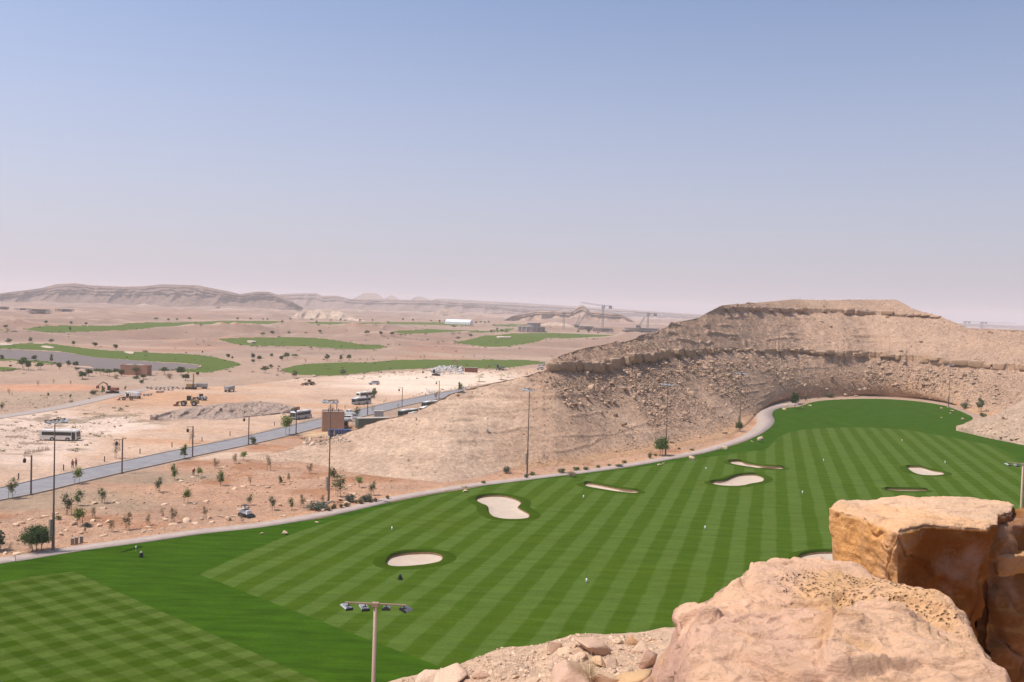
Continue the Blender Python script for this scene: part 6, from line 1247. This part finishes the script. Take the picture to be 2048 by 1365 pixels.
def rockmat(name, pits=False):
    m, nt, b = mat_base(name); L = nt.links; at = N(nt, 'ShaderNodeVertexColor', layer_name='Col'); tc = N(nt, 'ShaderNodeTexCoord'); P = tc.outputs['Object']
    def nz(s, d=6.0, r=.6, sc=None, dist=0.0):
        n = N(nt, 'ShaderNodeTexNoise', Scale=s, Detail=d, Roughness=r, Distortion=dist)
        if sc: mp = N(nt, 'ShaderNodeMapping'); mp.inputs['Scale'].default_value = sc; L.new(P, mp.inputs[0]); L.new(mp.outputs[0], n.inputs['Vector'])
        else: L.new(P, n.inputs['Vector'])
        return n.outputs['Fac']
    def mr(x, a, b_, c, d): r = N(nt, 'ShaderNodeMapRange'); r.inputs[1].default_value = a; r.inputs[2].default_value = b_; r.inputs[3].default_value = c; r.inputs[4].default_value = d; L.new(x, r.inputs[0]); return r.outputs[0]
    wk = N(nt, 'ShaderNodeVectorMath', operation='MULTIPLY'); wk.inputs[1].default_value = (1.0, .93, .83); L.new(at.outputs['Color'], wk.inputs[0]); cur = wk.outputs[0]
    def mixc_(f, col, bt='MIX'):
        nonlocal cur
        q = N(nt, 'ShaderNodeMix', data_type='RGBA', blend_type=bt); L.new(f, q.inputs[0]); L.new(cur, q.inputs[6]); q.inputs[7].default_value = (*col, 1); cur = q.outputs[2]
    mixc_(mr(nz(1.6, 7, .65), .50, .72, 0, .55), (0.56, 0.36, 0.27))         # mauve-pink beds
    mixc_(mr(nz(2.3, 7, .6, (1, 1, 3)), .54, .74, 0, .5), (0.60, 0.35, 0.14))      # ochre staining
    mixc_(mr(nz(6, 8, .7), .60, .8, 0, .35), (0.70, 0.57, 0.43))
    mixc_(mr(nz(3.2, 9, .75, (.6, 2.6, 4)), .57, .64, 0, .42), (0.30, 0.17, 0.09))   # fine brown seams
    mixc_(mr(nz(30, 6, .7), .62, .75, 0, .35), (0.34, 0.20, 0.11))
    bump_h = N(nt, 'ShaderNodeMath', operation='MULTIPLY_ADD'); L.new(nz(5, 9, .68), bump_h.inputs[0]); bump_h.inputs[1].default_value = 1.0; L.new(mr(nz(28, 7, .75), 0, 1, 0, .42), bump_h.inputs[2]); h = bump_h.outputs[0]
    ly = N(nt, 'ShaderNodeMath', operation='ADD'); L.new(h, ly.inputs[0]); L.new(mr(nz(2.0, 6, .6, (.8, 1.2, 14), .6), .35, .65, 0, .09), ly.inputs[1]); h = ly.outputs[0]
    vo = N(nt, 'ShaderNodeTexVoronoi', Scale=30.0); vo.feature = 'F1'; wv = N(nt, 'ShaderNodeVectorMath', operation='ADD'); L.new(P, wv.inputs[0])
    nn = N(nt, 'ShaderNodeTexNoise', Scale=9.0, Detail=4.0); L.new(P, nn.inputs['Vector']); sv = N(nt, 'ShaderNodeVectorMath', operation='SCALE'); L.new(nn.outputs['Color'], sv.inputs[0]); sv.inputs['Scale'].default_value = .06; L.new(sv.outputs[0], wv.inputs[1]); L.new(wv.outputs[0], vo.inputs['Vector'])
    pit = mr(vo.outputs['Distance'], .10, .42, 1, 0); pm_ = N(nt, 'ShaderNodeMath', operation='MULTIPLY'); L.new(pit, pm_.inputs[0]); L.new(at.outputs['Alpha'], pm_.inputs[1])
    mixc_(mr(pm_.outputs[0], 0, 1, 0, .75), (0.40, 0.21, 0.085))
    sb = N(nt, 'ShaderNodeMath', operation='SUBTRACT'); L.new(h, sb.inputs[0]); L.new(mr(pm_.outputs[0], 0, 1, 0, .8), sb.inputs[1])
    bp = N(nt, 'ShaderNodeBump', Strength=1.0, Distance=.05); L.new(sb.outputs[0], bp.inputs['Height']); L.new(bp.outputs[0], b.inputs['Normal'])
    L.new(cur, b.inputs['Base Color']); b.inputs['Roughness'].default_value = 1.0; b.inputs['Specular IOR Level'].default_value = .0
    return m
M_ROCK = rockmat('sandstone')
def resample(P, n):
    Q = np.vstack([P, P[:1]]); d = np.r_[0, np.cumsum(np.hypot(*np.diff(Q, axis=0).T))]; t = np.linspace(0, d[-1], n, endpoint=False); return np.column_stack([np.interp(t, d, Q[:, 0]), np.interp(t, d, Q[:, 1])])
def big_rock(name, outline_px, ztop, drop, side, label, colf, relief, n=700, rt=150, rs=90, seed=0, edge=.10, tilt=None, group=None, alphaf=None, cat='boulder', rough=1.0, cf=1.5):
    """outline of the top face traced at its own height; sides follow an offset profile down to the ground"""
    O = at_z(*np.array(outline_px, float).T, ztop)[:, :2]
    if 0.5*np.sum(O[:, 0]*np.roll(O[:, 1], -1)-np.roll(O[:, 0], -1)*O[:, 1]) < 0: O = O[::-1]
    O = resample(O, n); O = O+0*O; c = O.mean(0)
    t = np.roll(O, -3, 0)-np.roll(O, 3, 0); t /= np.linalg.norm(t, axis=1)[:, None]; nr_ = np.stack([t[:, 1], -t[:, 0]], 1)
    for _ in range(60): nr_ = .5*nr_+.25*(np.roll(nr_, 1, 0)+np.roll(nr_, -1, 0))
    nr_ /= np.linalg.norm(nr_, axis=1)[:, None]
    Os = O.copy()
    for _ in range(220): Os = .5*Os+.25*(np.roll(Os, 1, 0)+np.roll(Os, -1, 0))
    Vv = []; 
    ss = np.linspace(0.002, 1, rt)**.8
    for s in ss:
        P = c+(O-c)*s; z = ztop+relief(P[:, 0], P[:, 1]); 
        dd = (1-s)*np.linalg.norm(O-c, axis=1); z = z-edge*np.exp(-(dd/(edge*.9))**1.0)*.8
        Vv.append(np.column_stack([P, z]))
    zrim = Vv[-1][:, 2]
    for k in range(1, rs+1):
        q = k/rs; off = side(q, nr_, O)+0*nr_[:, 0]; dz_ = drop*q
        Oq = O*(1-min(1, q*4))+Os*min(1, q*4); P = Oq+nr_*off[:, None]; Vv.append(np.column_stack([P, zrim-dz_]))
    V = np.array(Vv); Rr, Nn = V.shape[:2]; X, Y, Z = V[..., 0], V[..., 1], V[..., 2]
    isd = (np.arange(Rr) >= rt)[:, None]*np.ones((1, Nn)); w = np.minimum(1, isd*1.0+np.exp(-((1-np.r_[ss, np.ones(rs)])/.03))[:, None])
    nx = nr_[None, :, 0]*w; ny = nr_[None, :, 1]*w; nzv = 1-w*.8
    f1 = fbm(X*1.3+seed, Y*1.3, Z*1.3+seed*.7, o=4, s=310+seed); d1, d2, cid = cell(X*cf+Z*.4+.35*f1, Z*cf*1.2+Y*.7+.35*f1, s=seed+5)
    f2 = fbm(X*6, Y*6, Z*6+seed, o=4, s=320+seed); lay = fbm(X*.7, Y*.7, Z*9+seed, o=3, s=330+seed); crack = np.exp(-((d2-d1)/.022)**2)*sstep(-.1, .3, fbm(X*.8, Y*.8, Z*.8+9, o=2, s=340+seed))
    disp = rough*(.012*np.abs(fbm(X*14, Y*14, Z*14+seed, o=3, s=360+seed))*-2+w*(.10*f1+.20*(cid-.5)*sstep(0, .18, d2-d1)+.025*lay-.05*crack-.09*np.abs(fbm(X*1.7, Y*1.7, Z*1.7+seed, o=4, s=350+seed)))+.020*f2)
    X2 = X+nx*disp; Y2 = Y+ny*disp; Z2 = Z+nzv*disp*.6
    C4 = colf(X, Y, Z, isd); C4 = C4*(1+.14*f1[..., None])*(1-.15*crack[..., None]*w[..., None]); al = alphaf(X, Y, isd) if alphaf else 0*X
    o = np_mesh(name, np.stack([X2, Y2, Z2], -1).reshape(-1, 3), grid_faces(Rr, Nn, True), M_ROCK, col=np.clip(C4, .02, .92).reshape(-1, 3))
    a = o.data.color_attributes['Col']; cur = np.zeros(len(o.data.vertices)*4, np.float32); a.data.foreach_get('color', cur); cur = cur.reshape(-1, 4); cur[:, 3] = al.reshape(-1); a.data.foreach_set('color', cur.ravel())
    return tag(o, label, cat, group)
def pline(x, y, pts, w):   # soft mask of a ridge line given in pixels at height z
    P = at_z(*np.array(pts, float).T, 31.9)[:, :2]; return np.exp(-(dist_line(x, y, P)/w)**2)
def parea(x, y, pts, soft, z=31.9):
    P = at_z(*np.array(pts, float).T, z)[:, :2]; d = dist_line(x, y, P, True)*np.where(in_poly(x, y, P), 1, -1); d = d+.06*fbm(x*3, y*3, o=3, s=77); return sstep(-soft, soft, d)
B_OUT = [(1600, 1103), (1640, 1107), (1662, 1120), (1700, 1132), (1735, 1142), (1765, 1156), (1800, 1156), (1830, 1164), (1862, 1178), (1890, 1192), (1905, 1203), (1912, 1225), (1925, 1245), (1931, 1266), (1950, 1287), (1972, 1308), (1980, 1322), (2000, 1342), (2022, 1368), (2060, 1420), (2100, 1560), (1290, 1560), (1318, 1440), (1338, 1368), (1352, 1335), (1378, 1306), (1366, 1280), (1346, 1256), (1352, 1238), (1378, 1216), (1410, 1193), (1440, 1184), (1478, 1166), (1492, 1150), (1520, 1135), (1535, 1120), (1552, 1109), (1575, 1104)]
FRONT = [(1366, 1600), (1364, 1368), (1368, 1330), (1384, 1304), (1440, 1300), (1500, 1310), (1560, 1296), (1600, 1290), (1640, 1299), (1680, 1292), (1720, 1280), (1770, 1284), (1850, 1292), (1940, 1318), (2010, 1368), (2060, 1600)]
LOBE = [(1430, 1292), (1480, 1262), (1520, 1243), (1600, 1262), (1690, 1266), (1660, 1290), (1560, 1285), (1500, 1305)]
FRONT2 = [(1655, 1600), (1642, 1348), (1668, 1318), (1700, 1296), (1770, 1302), (1860, 1312), (1960, 1350), (2010, 1420), (2010, 1600)]
SHADEP = [(1640, 1372), (1632, 1345), (1660, 1316), (1695, 1292), (1705, 1300), (1690, 1330), (1720, 1360), (1720, 1380)]  # undercut shade below the front lobe, painted as brown
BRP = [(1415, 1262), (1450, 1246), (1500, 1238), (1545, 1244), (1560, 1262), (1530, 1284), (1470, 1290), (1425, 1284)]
def b_relief(x, y):
    r = .07+.10*fbm(x*.9, y*.9, o=3, s=401)+.035*fbm(x*3, y*3, o=4, s=402)
    tz = fbm(x*1.1+y*.3, y*1.6, o=3, s=403)*5; r = r+.02*(np.floor(tz)+sstep(.7, 1, tz-np.floor(tz)))+.05*np.abs(fbm(x*1.6, y*5+x, o=4, s=404))
    wq = .45*fbm(x*1.2, y*1.2, o=3, s=406); g1, g2, gi = cell(x*1.5+wq, y*2.6+wq+x*.5, s=31); h1, h2, hi = cell(x*4.5+wq*3, y*7+wq*3, s=32); mk = .35+.65*sstep(7.6, 6.2, y)
    r = r+mk*(.13*(gi-.5)*sstep(0, .16, g2-g1)-.03*np.exp(-((g2-g1)/.07)**2)+.045*(hi-.5)*sstep(0, .2, h2-h1))
    r = r+.11*parea(x, y, FRONT, .04)+.05*parea(x, y, LOBE, .04)+.08*parea(x, y, FRONT2, .03)
    lf = parea(x, y, [(1180, 1600), (1270, 1330), (1320, 1262), (1400, 1240), (1420, 1300), (1368, 1345), (1366, 1600)], .20); r = r-.05*lf
    return r
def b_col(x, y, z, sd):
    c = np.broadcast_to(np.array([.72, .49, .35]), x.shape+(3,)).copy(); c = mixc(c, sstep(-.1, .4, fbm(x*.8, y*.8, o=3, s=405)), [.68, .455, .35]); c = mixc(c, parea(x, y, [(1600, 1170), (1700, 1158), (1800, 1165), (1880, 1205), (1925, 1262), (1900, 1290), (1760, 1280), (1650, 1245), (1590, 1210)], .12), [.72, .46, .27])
    c = mixc(c, parea(x, y, BRP, .07)*sstep(-.3, .2, fbm(x*4, y*4, o=4, s=408))*.8, [.46, .30, .22]); c = mixc(c, parea(x, y, SHADEP, .03)*.7, [.50, .29, .15]); c = mixc(c, sstep(.12, .4, fbm(x*2.6, y*5.5, o=5, s=409))*.5, [.58, .38, .26])
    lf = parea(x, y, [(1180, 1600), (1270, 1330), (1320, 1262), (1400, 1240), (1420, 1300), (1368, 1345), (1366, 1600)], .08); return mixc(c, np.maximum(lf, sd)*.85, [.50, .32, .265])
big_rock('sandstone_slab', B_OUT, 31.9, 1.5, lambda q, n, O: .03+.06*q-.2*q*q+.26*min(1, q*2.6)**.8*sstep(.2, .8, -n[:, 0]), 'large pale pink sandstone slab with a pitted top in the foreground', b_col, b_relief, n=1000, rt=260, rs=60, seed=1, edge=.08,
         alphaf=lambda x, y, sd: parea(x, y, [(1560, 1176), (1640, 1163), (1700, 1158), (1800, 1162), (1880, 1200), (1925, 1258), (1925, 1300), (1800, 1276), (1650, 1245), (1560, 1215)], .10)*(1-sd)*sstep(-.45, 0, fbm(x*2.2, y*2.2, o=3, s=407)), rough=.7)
A_OUT = [(1661, 1008), (1668, 999), (1700, 996), (1740, 998), (1770, 993), (1800, 990), (1830, 993), (1870, 992), (1930, 991), (1985, 995), (2025, 1001), (2036, 1007), (2030, 1016), (2004, 1027), (2001, 1043), (1975, 1047), (1940, 1047), (1900, 1047), (1850, 1050), (1815, 1056), (1796, 1059), (1780, 1053), (1762, 1040), (1735, 1034), (1710, 1023), (1690, 1019), (1672, 1012)]
def a_relief(x, y):
    wq = .4*fbm(x*1.2, y*1.2, o=3, s=413); h1, h2, hi = cell(x*2.0+wq, y*4+wq, s=33); return .05*fbm(x*1.2, y*1.2, o=4, s=411)+.018*fbm(x*5, y*5, o=4, s=412)+.05*(hi-.5)*sstep(0, .2, h2-h1)
def a_side(q, n, O):
    left = sstep(.2, .8, -n[:, 0]); front = sstep(.2, .8, -n[:, 1]*.8+n[:, 0]*.3)
    return .03-(.02+.55*sstep(.05, .6, q))*left*min(1, q*1.5)-(.07*sstep(0, .12, q)+.20*np.minimum(q*1.6, 1))*front*(1-.5*left)
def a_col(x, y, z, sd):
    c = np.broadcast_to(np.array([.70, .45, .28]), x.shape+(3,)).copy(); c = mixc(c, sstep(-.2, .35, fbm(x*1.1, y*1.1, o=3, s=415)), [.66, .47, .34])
    c = mixc(c, sd*.95, [.68, .37, .15]); dk = sd*sstep(5.3, 3.9, x-.9*(y-10)*-1+0*x) ; return mixc(c, sd*sstep(4.0, 4.5, x), [.30, .115, .034])  # front face darkened: its shade is put into the colour
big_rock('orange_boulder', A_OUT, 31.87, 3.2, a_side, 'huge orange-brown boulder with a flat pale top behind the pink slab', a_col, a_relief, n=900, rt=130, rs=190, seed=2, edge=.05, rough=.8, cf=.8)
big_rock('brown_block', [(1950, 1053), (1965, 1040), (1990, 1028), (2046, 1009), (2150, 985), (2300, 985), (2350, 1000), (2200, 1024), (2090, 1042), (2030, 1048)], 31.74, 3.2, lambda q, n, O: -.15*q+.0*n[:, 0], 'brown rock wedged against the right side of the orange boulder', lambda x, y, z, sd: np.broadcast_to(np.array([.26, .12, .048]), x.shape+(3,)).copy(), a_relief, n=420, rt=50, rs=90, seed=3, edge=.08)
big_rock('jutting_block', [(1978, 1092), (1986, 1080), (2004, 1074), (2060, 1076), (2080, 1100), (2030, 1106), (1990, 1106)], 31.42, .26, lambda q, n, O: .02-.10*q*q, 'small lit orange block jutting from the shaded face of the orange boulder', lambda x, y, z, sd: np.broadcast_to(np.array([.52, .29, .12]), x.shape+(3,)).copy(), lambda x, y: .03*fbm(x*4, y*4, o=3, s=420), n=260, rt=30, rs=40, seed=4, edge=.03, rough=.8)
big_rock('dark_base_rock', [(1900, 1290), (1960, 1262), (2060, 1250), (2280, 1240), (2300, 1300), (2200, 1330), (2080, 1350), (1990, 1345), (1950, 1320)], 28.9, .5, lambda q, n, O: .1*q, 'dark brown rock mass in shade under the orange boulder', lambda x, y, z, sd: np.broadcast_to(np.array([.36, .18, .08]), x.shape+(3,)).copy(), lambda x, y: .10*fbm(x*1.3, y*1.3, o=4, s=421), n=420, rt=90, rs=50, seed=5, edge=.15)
bpy.context.view_layer.update(); DG = bpy.context.evaluated_depsgraph_get()
# loose blocks on the rubble edge
FR = [(905, 1358, 84, 34, 1.1, (.74, .55, .43), 'large pale slab with a dark broken edge, leftmost on the rubble edge'), (858, 1372, 62, 22, .8, (.76, .58, .46), 'rounded pale stone at the very left of the rubble edge'), (966, 1356, 34, 24, .7, (.60, .42, .33), 'tilted mauve stone beside the large pale slab'), (1107, 1300, 26, 20, .9, (.66, .48, .37), 'angular pinkish block standing on the rubble crest'), (1128, 1304, 40, 8, .4, (.72, .54, .40), 'thin flat slab leaning on the angular pinkish block'),
      (1180, 1300, 84, 24, .6, (.64, .46, .36), 'broad flat mauve bed of rock on the rubble crest'), (1266, 1290, 23, 30, 1.4, (.60, .38, .24), 'small upright block near the pink slab on the rubble crest'), (1232, 1286, 24, 8, .4, (.76, .58, .43), 'small flat cream stone left of the upright block'), (1287, 1303, 52, 18, .5, (.72, .53, .40), 'pale slab touching the left side of the pink slab'), (1213, 1330, 52, 26, .8, (.60, .43, .34), 'grey-mauve block with a dark right face amid the rubble'), (1196, 1332, 26, 20, .8, (.68, .48, .33), 'small orange wedge in front of the grey-mauve block'),
      (1135, 1366, 96, 44, .7, (.64, .45, .36), 'large mauve slab behind the dry grass'), (1262, 1378, 84, 56, .9, (.66, .45, .27), 'large ochre block at the foot of the pink slab'), (1210, 1374, 50, 30, .7, (.70, .52, .38), 'pale wedge between the mauve slab and the ochre block'), (1068, 1372, 30, 14, .6, (.68, .50, .38), 'small pinkish stone below the rubble crest'), (1030, 1356, 14, 10, .7, (.70, .50, .36), 'little tan stone amid the gravel'), (1300, 1335, 36, 40, .9, (.60, .42, .34), 'reddish block under the left flank of the pink slab'), (1160, 1318, 30, 12, .5, (.72, .54, .4), 'flat pale stone above the large mauve slab')]
for px, py, w, h, fl, c, lab in FR:
    P, nm, _ = hit(px, min(py, 1364)); m = mpp(P); o = stone_obj('loose_rock', (P.x, P.y, P.z-.12*h*m), (w*m*.72, w*m*.6, h*m*1.0), np.array(c), lab, 'rock', 'loose rocks on the cliff edge', mat=M_ROCK, detail=4, seed=int(px)); 
    a = o.data.color_attributes['Col']; q = np.zeros(len(o.data.vertices)*4, np.float32); a.data.foreach_get('color', q); q[3::4] = 0; a.data.foreach_set('color', q)
for px, py in zip(rng.uniform(840, 1330, 70), rng.uniform(1276, 1364, 70)):
    P, nm, _ = hit(px, py)
    if nm != 'cliff_top': continue
    m = mpp(P); w = rng.uniform(6, 15)
    o = stone_obj('small_rock', (P.x, P.y, P.z), (w*m*.6, w*m*.45, w*m*.4), np.array([.70, .51, .37])*rng.uniform(.8, 1.1), 'small pale rock lying on the gravel of the rubble edge', 'rock', 'small rocks on the rubble edge', mat=M_STONE, detail=1)
gp = []
for px, py in zip(rng.uniform(800, 1330, 9000), rng.uniform(1262, 1364, 9000)):
    d = Vector(ray(px, py)).normalized(); ok, loc, nrm, i, ob, mm = SC.ray_cast(DG, Vector(CAM), d)
    if ok and ob.name == 'cliff_top': gp.append(loc[:])
gp = np.array(gp); rubble('cliff_gravel', gp, np.clip(.006*(rng.pareto(2.2, len(gp))+1), .006, .05), np.array([[.72, .52, .36]])*np.ones((len(gp), 1)), M_STONE, cvar=.14)
# dry grass
M_DG = paint('dry_grass', (.55, .40, .22), .9, var=.25)
def drytuft(px, py, n, hpx, lab):
    P, nm, _ = hit(px, py); m = mpp(P); H = hpx*m; r = empty('dry_grass_tuft', tuple(P)); tag(r, lab, 'grass tuft'); mb = MB()
    for i in range(n):
        a = rng.uniform(0, 6.28); t = abs(rng.normal(0, .38)); L = H*rng.uniform(.5, 1.15); b = Vector((math.cos(a)*.03, math.sin(a)*.03, 0)); e = b+Vector((math.cos(a)*math.sin(t)*L, math.sin(a)*math.sin(t)*L, math.cos(t)*L)); k = b.lerp(e, .55)+Vector((0, 0, L*.06)); mb.cyl(b, k, .0022, .0018, 3, False).cyl(k, e, .0018, .0007, 3, False)
    mb.build('blades', M_DG, r); MB().cyl((0, 0, -.02), (0, 0, .05), .05, .03, 8).build('root_crown', M_DG, r)
drytuft(1153, 1364, 60, 46, 'dry grass tuft right of centre at the bottom edge of the rubble'); drytuft(1180, 1364, 60, 56, 'taller dry grass tuft in front of the grey-mauve block'); drytuft(1135, 1364, 30, 40, 'thin dry grass tuft in front of the large mauve slab')
# ------------------------------------------------------------------ light, sky, air
SUN_EL = 61.0; LD = Vector((9.9, 2.6, 0)).normalized()
sd = Vector((LD.x*math.cos(R(SUN_EL)), LD.y*math.cos(R(SUN_EL)), -math.sin(R(SUN_EL))))
sl = bpy.data.lights.new('sun', 'SUN'); sl.energy = 4.4; sl.angle = R(0.55); sl.color = (1.0, 0.94, 0.85)
so = bpy.data.objects.new('sun', sl); COL.objects.link(so); so.rotation_euler = sd.to_track_quat('-Z', 'Y').to_euler(); so.location = (0, 0, 300)
w = bpy.data.worlds.new('World'); SC.world = w; w.use_nodes = True; nt = w.node_tree; bg = nt.nodes['Background']
sk = N(nt, 'ShaderNodeTexSky', sky_type='NISHITA'); sk.sun_disc = False; sk.sun_elevation = R(SUN_EL); sk.sun_rotation = math.atan2(-LD.x, -LD.y)
sk.altitude = 600; sk.air_density = 1.0; sk.dust_density = 3.0; sk.ozone_density = 1.0
# desert dust whitens and warms the lowest part of the sky, more so towards the sun
tcw = N(nt, 'ShaderNodeTexCoord'); sx = N(nt, 'ShaderNodeSeparateXYZ'); nt.links.new(tcw.outputs['Generated'], sx.inputs[0])
rm = N(nt, 'ShaderNodeMapRange', interpolation_type='SMOOTHSTEP'); rm.inputs[1].default_value = -0.12; rm.inputs[2].default_value = 0.43; rm.inputs[3].default_value = 0.9; rm.inputs[4].default_value = 0.0; nt.links.new(sx.outputs['Z'], rm.inputs[0])
rx = N(nt, 'ShaderNodeMapRange'); rx.inputs[1].default_value = -0.6; rx.inputs[2].default_value = 0.6; rx.inputs[3].default_value = 1.05; rx.inputs[4].default_value = 0.86; nt.links.new(sx.outputs['X'], rx.inputs[0])
du = N(nt, 'ShaderNodeVectorMath', operation='SCALE'); du.inputs[0].default_value = (4.0, 3.72, 4.42); nt.links.new(rx.outputs[0], du.inputs['Scale'])
tn = N(nt, 'ShaderNodeVectorMath', operation='MULTIPLY'); tn.inputs[1].default_value = (1.02, 1.03, 1.12); nt.links.new(sk.outputs[0], tn.inputs[0])
sc_ = N(nt, 'ShaderNodeVectorMath', operation='SCALE'); nt.links.new(tn.outputs[0], sc_.inputs[0]); nt.links.new(rx.outputs[0], sc_.inputs['Scale'])
mxw = N(nt, 'ShaderNodeMix', data_type='RGBA'); nt.links.new(rm.outputs[0], mxw.inputs[0]); nt.links.new(sc_.outputs[0], mxw.inputs[6]); nt.links.new(du.outputs[0], mxw.inputs[7])
nt.links.new(mxw.outputs[2], bg.inputs['Color']); bg.inputs['Strength'].default_value = 0.15
hz = MB(); hz.box((0, 4500, 80), (26000, 11000, 170)); 
hm = bpy.data.materials.new('haze'); hm.use_nodes = True; hn = hm.node_tree; hn.nodes.remove(hn.nodes['Principled BSDF'])
pv = N(hn, 'ShaderNodeVolumePrincipled'); pv.inputs['Color'].default_value = (1.0, 0.93, 0.93, 1); pv.inputs['Density'].default_value = 0.00014; pv.inputs['Anisotropy'].default_value = 0.0
hn.links.new(pv.outputs[0], hn.nodes['Material Output'].inputs['Volume'])
ho_ = hz.build('haze', hm); tag(ho_, kind='stuff')
SC.cycles.use_denoising = True; SC.cycles.volume_bounces = 1; SC.cycles.max_bounces = 6; SC.cycles.transparent_max_bounces = 8; SC.cycles.sample_clamp_indirect = 8
SC.view_settings.view_transform = 'Standard'; SC.view_settings.look = 'None'; SC.view_settings.gamma = 1; SC.view_settings.exposure = 0
